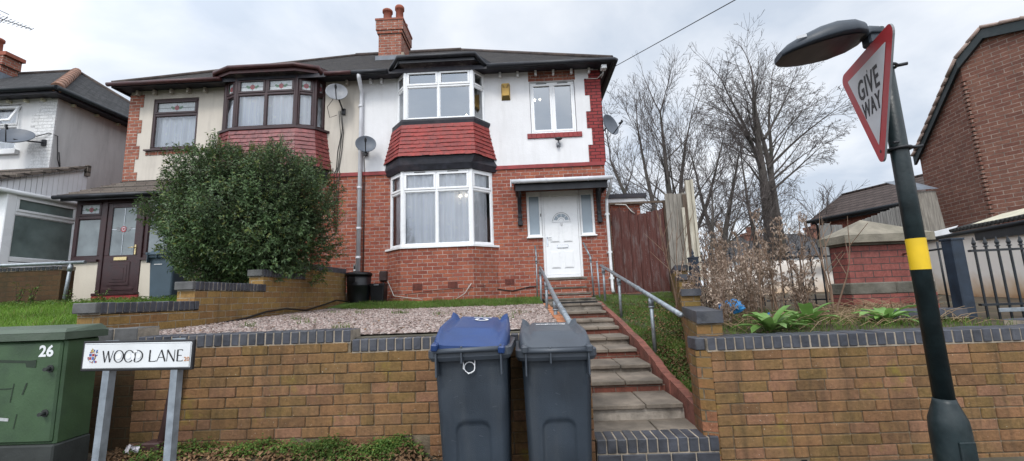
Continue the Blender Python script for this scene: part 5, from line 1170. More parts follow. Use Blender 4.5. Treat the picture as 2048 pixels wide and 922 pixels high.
# ================================================================== WHEELIE BINS
def rrect(x0, x1, y0, y1, r, n=4):
    out = []
    for cx, cy, a in ((x1 - r, y0 + r, -90), (x1 - r, y1 - r, 0), (x0 + r, y1 - r, 90), (x0 + r, y0 + r, 180)):
        for k in range(n + 1): t = R(a + 90 * k / n); out.append((cx + r * math.cos(t), cy + r * math.sin(t)))
    return out
def wheelie(label, loc, rz, lidmat, tilt, ajar, scale=1.0, full=True, bodymat='bin_body', group='wheelie bins'):
    t = thing('wheelie_bin', label, 'wheelie bin', (0, 0, 0), group); m = MB(); rings = []; NF = 46
    Hh = 1.0
    for j in range(66):
        z = .03 + (Hh - .03) * j / 65; f = z / Hh; hw = lerp(.205, .243, f); y0 = lerp(.035, 0.0, f); y1 = lerp(.49, .64, f)
        ring = []
        for k in range(NF + 1):
            x = lerp(-hw + .03, hw - .03, k / NF); d = 0.0
            # recessed arched panel low on the back, two ribs near the top
            zt = .56; hw2 = .105; rr = .05
            if full:
                dx = max(0, abs(x) - (hw2 - rr)); dzz = max(0, z - (zt - rr)); e = rr - math.hypot(dx, dzz) if (dzz > 0 and dx > 0) else min(hw2 - abs(x), zt - z)
                d = .016 * max(0, min(1, (e + .012) / .012)) if z > .06 else 0
                d += -.004 * max(0, 1 - abs(abs(x) - .19) / .012) * (1 if z > .82 else 0)
            ring.append((x, y0 + d, z))
        ring += [(p[0], p[1], z) for p in rrect(-hw, hw, y0, y1, .03, 3)[3:13]]
        rings.append(ring)
    m.loft(rings, 0, True); body = m.build('body', M[bodymat], t)
    m = MB(); a = rrect(-.27, .27, -.045, .69, .07); b_ = rrect(-.285, .285, -.06, .70, .08)
    m.loft([[(*p, Hh - .025) for p in a], [(*p, Hh + .0) for p in b_], [(*p, Hh + .045) for p in b_], [(*p, Hh + .05) for p in a]], 0, False)
    m.build('rim', M['bin_grey'] if bodymat == 'bin_body' else M[bodymat], t)
    m = MB(); m.tube([(-.225, -.075, Hh + .045), (.225, -.075, Hh + .045)], .017, 12); 
    for x in (-.215, -.045, .215): m.box(x - .006, x + .006, -.085, .0, Hh - .12 if abs(x) > .1 else Hh - .04, Hh + .07, 0, None, .003)
    m.build('handle', M['bin_grey'] if bodymat == 'bin_body' else M[bodymat], t)
    # lid
    m = MB(); nx_, ny_ = 24, 18; L = .70; gv = []
    T = Matrix.Translation((0, -.05, Hh + .055)) @ Matrix.Rotation(R(tilt), 4, 'X') @ Matrix.Rotation(R(ajar), 4, 'Y')
    def lz(u, v):
        x = abs(u)
        z = .012 + .055 * min(1, v / .28) ** .8
        if x > .80: z += .022 * min(1, (x - .80) / .05) * (1 if v > .06 else .3)
        if x < .66 and v > .24: z += .02 * min(1, (.66 - x) / .06) * min(1, (v - .24) / .05)
        if v > .90 and .74 < x < .97: z += .032
        if x > .96: z -= .05 * ((x - .96) / .04)
        if v > .95: z -= .035 * (v - .95) / .05
        return z
    for j in range(ny_ + 1):
        v = j / ny_; hw = .245 + .012 * math.sin(min(1, v * 1.2) * math.pi)
        if v < .12: hw -= .018 * (1 - v / .12)
        for i in range(nx_ + 1):
            u = -1 + 2 * i / nx_; gv.append(T @ Vector((u * hw, v * L, lz(u, v))))
    base = len(m.v); m.v += [tuple(p) for p in gv]
    for j in range(ny_):
        for i in range(nx_):
            a = base + j * (nx_ + 1) + i; m.f.append((a, a + 1, a + nx_ + 2, a + nx_ + 1)); m.uv.append([(0, 0)] * 4); m.mi.append(0); m.sm.append(True)
    edge = [j * (nx_ + 1) for j in range(ny_, -1, -1)] + list(range(1, nx_ + 1)) + [j * (nx_ + 1) + nx_ for j in range(1, ny_ + 1)] + [ny_ * (nx_ + 1) + i for i in range(nx_ - 1, 0, -1)]
    Ti = T.inverted(); rim = []
    for e in edge: p = Ti @ gv[e]; rim.append(T @ Vector((p.x * 1.02, p.y + (.004 if p.y > .3 else -.004), -.018)))
    for k in range(len(edge)):
        a, b2 = edge[k], edge[(k + 1) % len(edge)]; m.face([rim[k], rim[(k + 1) % len(edge)], gv[b2], gv[a]])
    m.face([T @ Vector((p.x, p.y, p.z)) for p in [Ti @ q for q in rim]][::-1])
    for x in (-.222, .222): m.box(x - .022, x + .022, -.05, .03, -.02, .028, 0, T, .008)
    lid = m.build('lid', M[lidmat], t)
    if full:
        w = MB()
        for x in (-.20, .20): pass
        for x in (-1, 1):
            w = MB(); w.tube([(x * .215, .07, .10), (x * .27, .07, .10)], .10, 20); wh = w.build('wheel', M['rubber'], t)
        w = MB(); w.tube([(-.24, .07, .10), (.24, .07, .10)], .012, 8); w.build('axle', M['galv'], t)
    t.location = loc; t.rotation_euler = rz if isinstance(rz, tuple) else (0, 0, rz); t.scale = (scale,) * 3
    return t, lid, T
b1, lid1, T1 = wheelie('dark wheelie bin with a shiny blue lid and a loop of white string', (-.372, 2.97, .115), (0, R(-1.2), R(-1)), 'bin_blue', 7.5, 4.5)
def scuffs(b, seed):
    rnd = random.Random(seed)
    for k in range(7):
        m = MB(); x, z = rnd.uniform(-.15, .15), rnd.uniform(.45, .9); w, h = rnd.uniform(.004, .02), rnd.uniform(.002, .006); a = rnd.uniform(-.5, .5); y = lerp(.035, 0, z) - .0012
        m.face([(x - w, y, z - a * w), (x + w, y, z + a * w), (x + w * .8, y, z + a * w + h), (x - w * .7, y, z - a * w + h)]); m.build('scratch', M['bin_grey'], b)
b2, lid2, T2 = wheelie('dark wheelie bin with a grey lid standing next to the steps', (.192, 3.11, .075), (0, R(.3), R(1)), 'bin_grey', 4.5, .5)
m = MB(); m.tube([(-.04 + .0, -.012, .985), (-.045, -.016, .92), (-.01, -.02, .885), (.03, -.018, .905), (.035, -.016, .965), (.02, -.012, .985)], .0035, 6)
m.tube([(.0 + .036 * math.cos(k * .55) - .002, -.018, .925 + .033 * math.sin(k * .55) * 1.1) for k in range(13)], .0035, 6); m.build('string', M['sticker'], b1)
m = MB()
TT = T1 @ Matrix.Translation((.03, .52, .093))
for k in range(18):
    a, c = k * 2 * math.pi / 18, (k + 1) * 2 * math.pi / 18
    if k in (4, 5): continue
    m.face([TT @ Vector((.055 * math.cos(a), .045 * math.sin(a), 0)), TT @ Vector((.055 * math.cos(c), .045 * math.sin(c), 0)), TT @ Vector((.034 * math.cos(c), .024 * math.sin(c), 0)), TT @ Vector((.034 * math.cos(a), .024 * math.sin(a), 0))])
m.build('sticker', M['white_print'], lid1)
text_mesh('Birmingham', .05, M['white_print'], T2 @ Matrix.Translation((.0, .52, .0925)) @ Matrix.Rotation(math.pi, 4, 'Z'), lid2, 'lettering', .001)
text_mesh('Birmingham', .03, M['white_print'], T1 @ Matrix.Translation((.03, .60, .0925)) @ Matrix.Rotation(math.pi, 4, 'Z'), lid1, 'lettering', .0006)
b3, lid3, T3 = wheelie('grey blue wheelie bin by the brown porch door, half behind the bush', (-7.0, 8.05, 1.52), R(4), 'bin_left', 4, 0, .98, False, 'bin_left')
m = MB(); m.box(-.13, .02, -.008, .006, .845, .858); m.build('scratch_mark', M['white_print'], b3)
scuffs(b1, 3); scuffs(b2, 8)
t = thing('water_butt', 'black plastic water butt with lid under the white downpipe', 'water butt', (-3.72, 9.55, 1.42))
m = MB(); ring = lambda r, z: [(-3.72 + r * math.cos(2 * math.pi * k / 28), 9.55 + r * math.sin(2 * math.pi * k / 28), z) for k in range(28)]
m.loft([ring(.22, 1.40), ring(.235, 1.5), ring(.255, 1.84), ring(.262, 1.85), ring(.262, 1.87), ring(.255, 1.88), ring(.27, 2.10)]); m.build('barrel', M['butt_black'], t)
m = MB(); m.loft([ring(.285, 2.07), ring(.29, 2.10), ring(.285, 2.125), ring(.25, 2.15), ring(.05, 2.17)]); m.build('lid', M['butt_black'], t)
m = MB(); m.box(-3.84, -3.70, 9.285, 9.31, 1.93, 2.04, 0, None, .006); m.build('tap_panel', M['butt_black'], t)
t = thing('storage_box', 'small black lidded box beside the water butt', 'box', (-3.3, 9.65, 1.42))
m = MB(); m.loft([[(*p, 1.40) for p in rrect(-3.44, -3.15, 9.5, 9.75, .03)], [(*p, 1.84) for p in rrect(-3.46, -3.13, 9.48, 9.77, .03)]], 0, False); m.build('body', M['butt_black'], t)
m = MB(); m.loft([[(*p, 1.835) for p in rrect(-3.48, -3.11, 9.46, 9.79, .03)], [(*p, 1.875) for p in rrect(-3.48, -3.11, 9.46, 9.79, .03)], [(*p, 1.89) for p in rrect(-3.45, -3.14, 9.49, 9.76, .03)]], 0, False); m.box(-3.35, -3.24, 9.452, 9.462, 1.845, 1.865, 1); m.build('lid', [M['butt_black'], M['dish_light']], t)

# ================================================================== STREET NAME SIGN
sg = thing('street_sign', 'white street name plate reading WOOD LANE on two galvanised posts', 'street sign', (-2.83, 3.12, .1))
PA, PB = Vector((-3.245, 3.12, 1.083)), Vector((-2.428, 3.12, 1.070)); u = (PB - PA).normalized(); TS = Matrix(((u.x, 0, -u.z, PA.x), (0, 1, 0, PA.y), (u.z, 0, u.x, PA.z), (0, 0, 0, 1))); PW, PH = .815, .193
m = MB(); m.box(0, PW, 0, .022, 0, PH, 0, TS, .01); m.box(-.008, PW + .008, .004, .03, -.010, PH + .010, 1, TS, .004)
pl_ = m.build('plate', [M['plate_white'], M['sign_black']], sg)
m = MB()
for a in ((.010, PW - .010, .010, .0125), (.010, PW - .010, PH - .0125, PH - .010), (.010, .0125, .0125, PH - .0125), (PW - .0125, PW - .010, .0125, PH - .0125)): m.box(a[0], a[1], -.0012, .002, a[2], a[3], 0, TS)
m.build('border', M['sign_back'], pl_)
# flared serif letters drawn as strokes
LT = {'W': [((0, 1), (.27, 0), .09), ((.27, 0), (.5, .98), .04), ((.5, .98), (.74, 0), .09), ((.74, 0), (1.0, 1), .04)], 'O': 'O', 'D': 'D', 'L': [((.12, 0), (.12, 1), .10), ((.12, .02), (.72, .03), .045), ((.70, 0), (.74, .14), .03)],
      'A': [((0, 0), (.38, 1), .045), ((.38, 1), (.8, 0), .10), ((.17, .36), (.6, .36), .04)], 'N': [((.08, 0), (.08, 1), .045), ((.08, 1), (.78, .0), .10), ((.78, 0), (.78, 1), .045)], 'E': [((.12, 0), (.12, 1), .10), ((.12, .02), (.62, .02), .045), ((.12, .5), (.52, .5), .045), ((.12, .98), (.58, .98), .045), ((.60, 0), (.65, .13), .03), ((.57, .87), (.58, 1), .03)]}
m = MB(); hz_l = .082; kx = .0775
def lstroke(x0, a, b, w):
    a = Vector((x0 + a[0] * kx, a[1] * hz_l)); b = Vector((x0 + b[0] * kx, b[1] * hz_l)); d = (b - a).normalized(); nrm = Vector((-d.y, d.x)) * w * kx * .5
    for q in ((a, nrm * 1.25), (b, nrm * 1.25)): pass
    m.face([TS @ Vector((p.x, -.0016, p.y + .052)) for p in (a - nrm * 1.15, b - nrm * 1.15, b + nrm * 1.15, a + nrm * 1.15)])
def larc(x0, cx, rx, t0, t1, wmax):
    n = 20
    for k in range(n):
        q = []
        for kk in (k, k + 1):
            t = lerp(t0, t1, kk / n); w = lerp(.05, wmax * 1.2, abs(math.cos(t))) * kx; c = Vector((x0 + cx * kx + rx * kx * math.cos(t), hz_l * (.5 + .51 * math.sin(t)))); o = Vector((math.cos(t), math.sin(t))); q += [(c - o * w * .5, c + o * w * .5)]
        m.face([TS @ Vector((p.x, -.0016, p.y + .052)) for p in (q[0][0], q[0][1], q[1][1], q[1][0])])
x = .155
for chs in 'WOOD LANE':
    if chs == ' ': x += .035; continue
    if chs == 'O': larc(x, .5, .44, 0, 2 * math.pi, .11); x += kx * .98; continue
    if chs == 'D':
        lstroke(x, (.1, 0), (.1, 1), .10); larc(x, .22, .60, -math.pi / 2, math.pi / 2, .11); lstroke(x, (.1, .0), (.24, .0), .035); lstroke(x, (.1, 1), (.24, 1), .035); x += kx * .95; continue
    for a, b_, w in LT[chs]: lstroke(x, a, b_, w * 1.25)
    x += kx * {'W': 1.06, 'L': .82, 'A': .88, 'N': .95, 'E': .8}[chs]
m.build('lettering', M['sign_black'], pl_)
m = MB()
for (cx, cz, r) in ((.276, .093, .020), (.350, .093, .019), (.424, .092, .016)):
    m.face([TS @ Vector((cx + r * math.cos(2 * math.pi * k / 16), -.003 - cx * .001, cz + r * math.sin(2 * math.pi * k / 16))) for k in range(16)])
for (cx, cz, rx, rz_) in ((.383, .090, .014, .026), (.399, .127, .015, .010)):
    m.face([TS @ Vector((cx + rx * random.uniform(.75, 1.1) * math.cos(2 * math.pi * k / 9), -.0028 - cx * .0013, cz + rz_ * random.uniform(.75, 1.1) * math.sin(2 * math.pi * k / 9))) for k in range(9)])
m.build('sticker', M['sticker'], pl_)
m = MB(); 
for k in range(46):
    x0, z0 = .045 + random.random() * .065, .048 + random.random() * .088
    m.box(x0, x0 + random.uniform(.004, .012), -.0018 - .00005 * k, .001, z0, z0 + random.uniform(.004, .013), random.choice((0, 0, 1, 2, 3)), TS)
m.face([TS @ Vector(p) for p in ((.055, -.0045, .118), (.10, -.0045, .118), (.098, -.0045, .075), (.078, -.0045, .055), (.058, -.0045, .075))], 2)
m.box(.058, .076, -.0052, -.004, .096, .115, 0, TS); m.box(.079, .097, -.0052, -.004, .096, .115, 1, TS); m.box(.06, .076, -.0052, -.004, .072, .092, 1, TS); m.box(.079, .096, -.0052, -.004, .072, .092, 0, TS)
m.face([TS @ Vector(p) for p in ((.065, -.004, .125), (.09, -.004, .125), (.0775, -.004, .155))], 3); m.build('crest', [M['crest_blue'], M['crest_red'], M['plate_white'], M['crest_gold']], pl_)
text_mesh('20', .042, M['orange_print'], TS @ Matrix.Translation((.782, -.002, .066)) @ Matrix.Rotation(math.pi / 2, 4, 'X'), pl_, 'number', .0004)
for p0, p1 in (((-3.08, 3.15, 0), (-3.055, 3.155, 1.27)), ((-2.555, 3.15, 0), (-2.555, 3.155, 1.26))):
    m = MB(); a, b_ = Vector(p0), Vector(p1); hw = .025
    m.loft([[(q.x + sx * hw, q.y + sy * .028, q.z) for sx, sy in ((-1, -1), (1, -1), (1, 1), (-1, 1))] for q in (a, b_)], 0, False); m.box(b_.x - .05, b_.x + .05, 3.148, 3.152, 1.262, 1.285, 0); m.build('post', M['galv_post'], sg)

# ================================================================== UTILITY CABINET
cb = thing('utility_cabinet', 'dark green street cabinet numbered 26 at the left edge', 'cabinet', (-3.9, 3.2, .1))
CX1, CY0, CY1 = -3.36, 3.10, 3.36
m = MB(); m.box(-4.9, CX1 + .01, CY0 - .01, CY1, .0, .585, 0, None, .01); m.build('plinth', M['plinth'], cb)
m = MB(); m.box(-4.9, CX1, CY0 + .012, CY1, .58, 1.305, 0, None, .012); m.box(-4.25, CX1 - .018, CY0 - .006, CY0 + .02, .60, 1.295, 0, None, .012); m.box(-4.88, -4.27, CY0 - .006, CY0 + .02, .60, 1.295, 0, None, .012); bd = m.build('body', M['cabinet'], cb)
m = MB(); P0 = [(-4.95, CY0 - .035), (CX1 + .03, CY0 - .035), (CX1 + .03, CY1 + .03), (-4.95, CY1 + .03)]
m.prism(P0, 1.308, 1.358); P1 = [(-4.90, CY0 + .0), (CX1 - .0, CY0 + .0), (CX1, CY1), (-4.90, CY1)]
for k in range(4): m.face([(*P0[k], 1.360), (*P0[(k + 1) % 4], 1.360), (*P1[(k + 1) % 4], 1.385 + (.02 if k in (1, 2) else 0)), (*P1[k], 1.385 + (.02 if k in (2, 3) else 0))])
m.face([(*P1[0], 1.385), (*P1[1], 1.385), (*P1[2], 1.405), (*P1[3], 1.405)]); m.build('roof', M['cabinet_top'], cb)
text_mesh('26', .108, M['plate_white'], Matrix.Translation((-3.485, CY0 - .008, 1.225)) @ Matrix.Rotation(math.pi / 2, 4, 'X'), cb, 'number', .0035)
for z in (1.105, .80):
    m = MB(); m.tube([(-3.44, CY0 + .01, z), (-3.44, CY0 - .012, z)], .026, 14, smooth=False); m.tube([(-3.44, CY0 - .012, z), (-3.43, CY0 - .055, z)], .013, 10); m.build('lock', M['plinth'], bd)
m = MB(); m.face([(-3.97, CY0 - .009, 1.185), (-3.60, CY0 - .009, 1.165), (-3.55, CY0 - .009, 1.17), (-3.55, CY0 - .009, 1.115), (-3.62, CY0 - .009, 1.12), (-3.63, CY0 - .009, 1.15), (-3.95, CY0 - .009, 1.165)]); m.build('scrape_mark', M['tape_dark'], bd); m = MB(); m.face([(-3.9, CY0 - .009, .975), (-3.7, CY0 - .009, .978), (-3.72, CY0 - .009, .970), (-3.9, CY0 - .009, .97)]); m.build('scrape_mark', M['tape_dark'], bd)
for (x, z, w, h) in ((-3.71, .88, .006, .13), (-3.63, .93, .012, .08), (-3.66, .70, .006, .1)): m = MB(); m.face([(x, CY0 - .009, z), (x + w, CY0 - .009, z), (x + w * 3, CY0 - .009, z + h), (x + w * 2, CY0 - .009, z + h)]); m.build('scrape_mark', M['tape_dark'], bd)
m = MB(); m.face([(-4.2, CY0 - .0095, .795), (-3.9, CY0 - .0095, .795), (-3.7, CY0 - .0095, .772), (-3.7, CY0 - .0095, .752), (-3.82, CY0 - .0095, .760), (-4.2, CY0 - .0095, .775)]); m.build('tape', M['tape'], bd)
t = thing('litter', 'scrap of white paper litter behind the left sign post', 'litter', (-3.15, 3.5, .3))
m = MB()
for k in range(6): c = Vector((-3.17 + random.uniform(-.03, .03), 3.5, .42 + random.uniform(-.02, .02))); m.face([c + Vector((random.uniform(-.05, .05), random.uniform(-.03, .03), random.uniform(-.04, .04))) for _ in range(4)])
m.build('paper', M['paper'], t)
t = thing('drain_pipe', 'old brown pipe leaning against the front wall behind the street sign', 'pipe', (-2.9, 3.68, .3))
m = MB(); m.tube([(-3.12, 3.70, .20), (-3.05, 3.70, .55), (-2.995, 3.70, .98), (-2.97, 3.72, 1.03)], .036, 10); m.tube([(-3.015, 3.70, .45), (-2.965, 3.70, .98)], .018, 8); m.build('pipe', M['brown_pipe'], t)
m = MB(); m.box(-3.19, -3.04, 3.62, 3.74, .20, .42, 0, Matrix.Rotation(0, 4, 'Y'), .01); m.build('shoe', M['brown_pipe'], t)
t = thing('hose', 'thin dark hose lying along the foot of the yellowish garden wall', 'hose', (-3.9, 6, 1.25))
m = MB(); pts = [(-3.82, 9.3, 1.50), (-3.93, 8.9, 1.55), (-3.95, 8.4, 1.47), (-3.90, 7.6, 1.385), (-3.93, 7.0, 1.43), (-3.95, 6.5, 1.40), (-3.92, 6.0, 1.33), (-3.94, 5.5, 1.29), (-3.95, 5.0, 1.26)]; m.tube(pts, .016, 6); m.build('hose', M['hose'], t)

# ================================================================== LAMP POST + GIVE WAY SIGN
LP = Vector((2.487, 2.78, .1))
lp = thing('street_lamp', 'short black lamp post with a yellow band and a flat curved lantern', 'street lamp', LP)
def lring(r, z, n=22): return [(LP.x + r * math.cos(2 * math.pi * k / n), LP.y + r * math.sin(2 * math.pi * k / n), z) for k in range(n)]
m = MB(); m.loft([lring(.102, .08), lring(.098, .12), lring(.096, .62), lring(.092, .68), lring(.060, .775), lring(.054, .80)]); m.build('base', M['post_chipped'], lp)
m = MB(); m.box(LP.x - .045, LP.x + .045, LP.y - .101, LP.y - .085, .22, .58, 0, None, .004); m.build('base_door', M['post_paint'], lp)
m = MB(); m.loft([lring(.0515, .79), lring(.0475, 3.02), lring(.038, 3.03), lring(.036, 3.22)]); m.build('pole', M['post_paint'], lp)
m = MB(); m.loft([lring(.0515, 1.572, 30), lring(.0512, 1.768, 30)], 0, True, False); m.build('yellow_band', M['yellow_band'], lp)
m = MB(); ax = Vector((-1, .13, 0)).normalized(); sd = Vector((ax.y, -ax.x, 0)); sd = sd if sd.y < 0 else -sd
O = Vector((LP.x - .02, LP.y - .01, 3.13)); prof = [(0.0, .050, .050, .03, 0), (.06, .055, .055, .035, .0), (.09, .075, .065, .015, .01), (.14, .145, .095, .0, .02), (.22, .195, .118, -.012, .03), (.31, .205, .128, -.022, .03), (.41, .195, .120, -.036, .015), (.51, .165, .095, -.050, -.01), (.59, .12, .066, -.060, -.03), (.635, .06, .03, -.064, -.04)]
rings, und = [], []
for (s, hw, h, zb, zz) in prof:
    ring = []
    for k in range(20):
        a = 2 * math.pi * k / 20; cx_, cz_ = math.cos(a), math.sin(a); y = hw * (abs(cx_) ** .75) * (1 if cx_ > 0 else -1); z = (h * abs(cz_) ** .8 + zb + .014) if cz_ > 0 else zb + .014 * (1 - abs(cz_) ** .5)
        ring.append(O + ax * s + sd * y + Vector((0, 0, z)))
    rings.append(ring); und.append((O + ax * s - sd * hw * .80 + Vector((0, 0, zb - .003)), O + ax * s + sd * hw * .80 + Vector((0, 0, zb - .003))))
m.loft(rings); lan = m.build('lantern', M['lantern'], lp)
m = MB()
for a, b_ in zip(und[2:-1], und[3:]): m.face([a[0], a[1], b_[1], b_[0]])
m.build('lens', M['lantern_under'], lan)
m = MB(); p = O + ax * .545 + sd * .152 + Vector((0, 0, .01)); m.box(-.028, .028, -.003, .003, -.010, .010, 0, Matrix.Translation(p) @ Matrix.Rotation(math.atan2(ax.y, ax.x) + math.pi - .30, 4, 'Z')); m.build('label', M['sign_white'], lan)
m = MB(); m.box(-.06, .06, -.045, .045, -.03, .06, 0, Matrix.Translation((LP.x - .03, LP.y, 3.13)) @ Matrix.Rotation(math.atan2(ax.y, ax.x), 4, 'Z'), .012); m.build('lantern_bracket', M['lantern'], lp)
A_, B_, C_ = Vector((2.499, 3.170, 3.033)), Vector((2.286, 2.452, 3.033)), Vector((2.393, 2.815, 2.232))
gw = thing('give_way_sign', 'red bordered triangular GIVE WAY sign clamped to the lamp post', 'road sign', (2.44, 2.80, 2.2))
cen = (A_ + B_) / 2; uu = (B_ - A_).normalized(); S = .80
cen.z = 3.033 + .04
nn = uu.cross(Vector((0, 0, 1))).normalized()
if nn.x > 0: nn = -nn
TG = Matrix(((uu.x, nn.x, 0, cen.x), (uu.y, nn.y, 0, cen.y), (0, 0, 1.21, cen.z), (0, 0, 0, 1)))
def tri(s, r, d, n=6):
    h = s * .866; c = (0, -h / 3)
    vs = [(-s / 2, 0), (s / 2, 0), (0, -h)]; out = []
    cens = []
    for i, v in enumerate(vs):
        dx, dz_ = c[0] - v[0], c[1] - v[1]; l = math.hypot(dx, dz_); cens.append((v[0] + dx / l * 2 * r, v[1] + dz_ / l * 2 * r))
    for i, (a0, a1) in enumerate(((210, 90), (90, -30), (-30, -150))):
        for k in range(n + 1): a = R(lerp(a0, a1, k / n)); out.append((cens[i][0] + r * math.cos(a), cens[i][1] + r * math.sin(a)))
    return out
o3 = tri(S, .045, 0)
m = MB(); f = [TG @ Vector((p[0], .0, p[1])) for p in o3]; bk = [TG @ Vector((p[0], -.012, p[1])) for p in o3]
m.face(f, 0); m.face(bk[::-1], 1)
for k in range(len(f)): m.face([f[k], f[(k + 1) % len(f)], bk[(k + 1) % len(f)], bk[k]], 1)
pa_ = m.build('plate', [M['sign_red'], M['sign_back']], gw)
S2 = S * .70; hh = S * .866; c0 = -hh / 3
m = MB(); i3 = tri(S2, .004, 0, 2); off = c0 + S2 * .866 / 3
m.face([TG @ Vector((p[0], .002, p[1] + off)) for p in i3]); m.build('white_panel', M['sign_white'], gw)
for body, sz, zz in (('GIVE', .160, -.198), ('WAY', .124, -.325)):
    text_mesh(body, sz, M['sign_black'], TG @ Matrix.Translation((-.006, .004, zz)) @ Matrix.Rotation(math.pi / 2, 4, 'X') @ Matrix.Diagonal((.82, 1.06, 1, 1)), gw, 'lettering', .0022, spacing=1.10)
for z in (2.36, 2.93):
    m = MB(); m.tube([(LP.x + .062 * math.cos(2 * math.pi * k / 20), LP.y + .062 * math.sin(2 * math.pi * k / 20), z) for k in range(21)], .010, 6); m.tube([(LP.x + .05, LP.y - .03, z), (LP.x + .105, LP.y - .055, z)], .011, 6); m.tube([(LP.x - .03, LP.y, z), Vector((2.39, 2.81, z))], .012, 6); m.tube([(LP.x - .04, LP.y - .05, z + .035), (LP.x - .075, LP.y - .05, z + .03)], .009, 6)
    m.build('clamp', M['dark_metal'], gw)
# ================================================================== GATE, FENCES, RAILINGS, PIER
gt = thing('wooden_gate', 'weathered red brown plank gate between the house corner and the grey boards', 'gate', (2.75, 10.25, 1.45))
m = MB(); n = 6; x0, x1 = 2.14, 3.40
for i in range(n):
    a = lerp(x0, x1, i / n) + .004; c = lerp(x0, x1, (i + 1) / n) - .004; h = (3.50, 3.46, 3.48, 3.36, 3.42, 3.46)[i]; top = [h + random.uniform(-.05, .03) for _ in range(6)]
    for k in range(5):
        xa, xb = lerp(a, c, k / 5), lerp(a, c, (k + 1) / 5); yy = 10.25 + random.uniform(-.003, .003)
        m.face([(xa, yy, 1.48), (xb, yy, 1.48), (xb, yy, top[k + 1]), (xa, yy, top[k])])
    m.face([(a, 10.25, 1.48), (a, 10.25, top[0]), (a, 10.28, top[0]), (a, 10.28, 1.48)]); m.face([(c, 10.25, 1.48), (c, 10.28, 1.48), (c, 10.28, top[-1]), (c, 10.25, top[-1])])
m.box(x0, x1, 10.27, 10.31, 1.75, 1.85); m.box(x0, x1, 10.27, 10.31, 3.1, 3.2); m.build('boards', M['gate_wood'], gt)
m = MB(); m.box(2.07, 3.46, 10.27, 10.33, 3.61, 3.66, 0, Matrix.Rotation(0, 4, 'Y')); m.box(3.41, 3.47, 10.24, 10.32, 1.44, 3.66); m.box(2.06, 2.12, 10.24, 10.32, 1.44, 3.62); m.build('gate_frame', M['dark_wood'], gt)
m = MB(); m.tube([(2.25, 10.23, 3.6), (2.5, 10.22, 3.58), (2.62, 10.22, 3.42), (2.70, 10.22, 3.36)], .012, 5); m.build('cord', M['cable_white'], gt)
fp = thing('fence_panel', 'narrow grey upright board panel to the right of the wooden gate', 'fence', (3.6, 10.2, 1.9))
m = MB()
for i in range(5):
    a = 3.42 + i * .098; m.box(a + .004, a + .094, 10.14 + random.uniform(-.004, .004), 10.165, 1.93 + random.uniform(-.02, .02), 3.80 + random.uniform(-.02, .01))
m.build('boards', M['grey_wood'], fp)
fp = thing('fence_panel', 'tall cream painted board panel standing end on behind the grey boards', 'fence', (3.95, 10.2, 1.9))
m = MB()
for i in range(3): m.box(3.915 + i * .062, 3.915 + i * .062 + .057, 10.06 + .05 * (i % 2), 10.13 + .05 * (i % 2), 1.7, 4.08 + .01 * i)
m.box(3.76, 3.82, 10.02, 10.08, 1.9, 3.42); m.build('boards', M['cream_board'], fp)
m = MB(); m.box(3.82, 3.915, 10.09, 10.12, 1.9, 3.75); m.build('rough_board', M['dark_wood'], fp)
ob = thing('outbuilding', 'small flat roofed brick outbuilding behind the wooden gate', 'building', (2.7, 14, 1.44))
m = MB(); m.box(2.1, 3.6, 13, 16, 1.2, 4.15); m.build('wall', M['brick_red'], ob); m = MB(); m.box(2.1, 3.72, 12.85, 16.1, 4.15, 4.32, 0); m.build('fascia', M['upvc_dull'], ob); m = MB(); m.box(2.1, 3.78, 12.8, 16.15, 4.32, 4.45); m.build('roof', M['fascia_dark'], ob)

def railing(name, label, p0, p1, z0, z1, n, post0=None, rails=(.88,), cat='railings', skip=()):
    t = thing(name, label, cat, (p0[0], p0[1], z0)); a, c = Vector((*p0, 0)), Vector((*p1, 0)); d = (c - a); L = d.length; u_ = d.normalized()
    zz0 = lambda f: lerp(z0, z1[1] if isinstance(z1, tuple) and len(z1) > 2 else z0, f)
    zt = z1 if not isinstance(z1, tuple) else z1[0]
    bar = None
    for i in range(n):
        if i in skip: continue
        p = a + d * ((i + .5) / n); m = MB(); r = .0115
        m.tube([(p.x, p.y, z0), (p.x, p.y, zt)], r, 6, smooth=False); m.loft([[(p.x + q * math.cos(2 * math.pi * k / 6), p.y + q * math.sin(2 * math.pi * k / 6), zt + h) for k in range(6)] for q, h in ((.010, 0), (.024, .008), (.012, .022), (.020, .045), (.014, .065), (.002, .11))], 0, False)
        m.build('bar', M['iron'], t)
    for f in rails:
        m = MB(); z = lerp(z0, zt, f); T = frameM((a.x, a.y, 0), (u_.x, u_.y, 0)); m.box(0, L, -.018, .018, z - .011, z + .011, 0, T); m.build('rail', M['iron'], t)
    return t
def ipost(label, x, y, z0, z1, hw, mat, finial=True):
    t = thing('gate_post' if hw > .05 else 'railing_post', label, 'post', (x, y, z0)); m = MB(); m.box(x - hw, x + hw, y - hw, y + hw, z0, z1, 0, None, .008); m.box(x - hw - .008, x + hw + .008, y - hw - .008, y + hw + .008, z1 - .012, z1 + .012, 0, None, .004); m.build('post', mat, t)
    if finial: m = MB(); m.loft([[(x + q * math.cos(2 * math.pi * k / 8), y + q * math.sin(2 * math.pi * k / 8), z1 + .01 + h) for k in range(8)] for q, h in ((.02, 0), (.028, .02), (.012, .04), (.026, .07), (.014, .1), (.002, .15))]); m.build('finial', mat, t)
ipost('dark blue iron post with a finial beside the grey fence boards', 2.86, 7.35, 1.3, 2.03, .068, M['iron_blue'])
railing('iron_railings', 'black iron railings with pointed bars behind the dry stalks', (2.93, 7.35), (5.6, 6.7), 1.15, 2.03, 19, rails=(.90, .14), skip=(7,))
pr = thing('brick_pier', 'red brick gate pier with a stone band and a pyramid stone cap', 'pier', (4.75, 6.0, 1.0))
px0, px1, py0, py1 = 4.27, 5.24, 5.80, 6.10
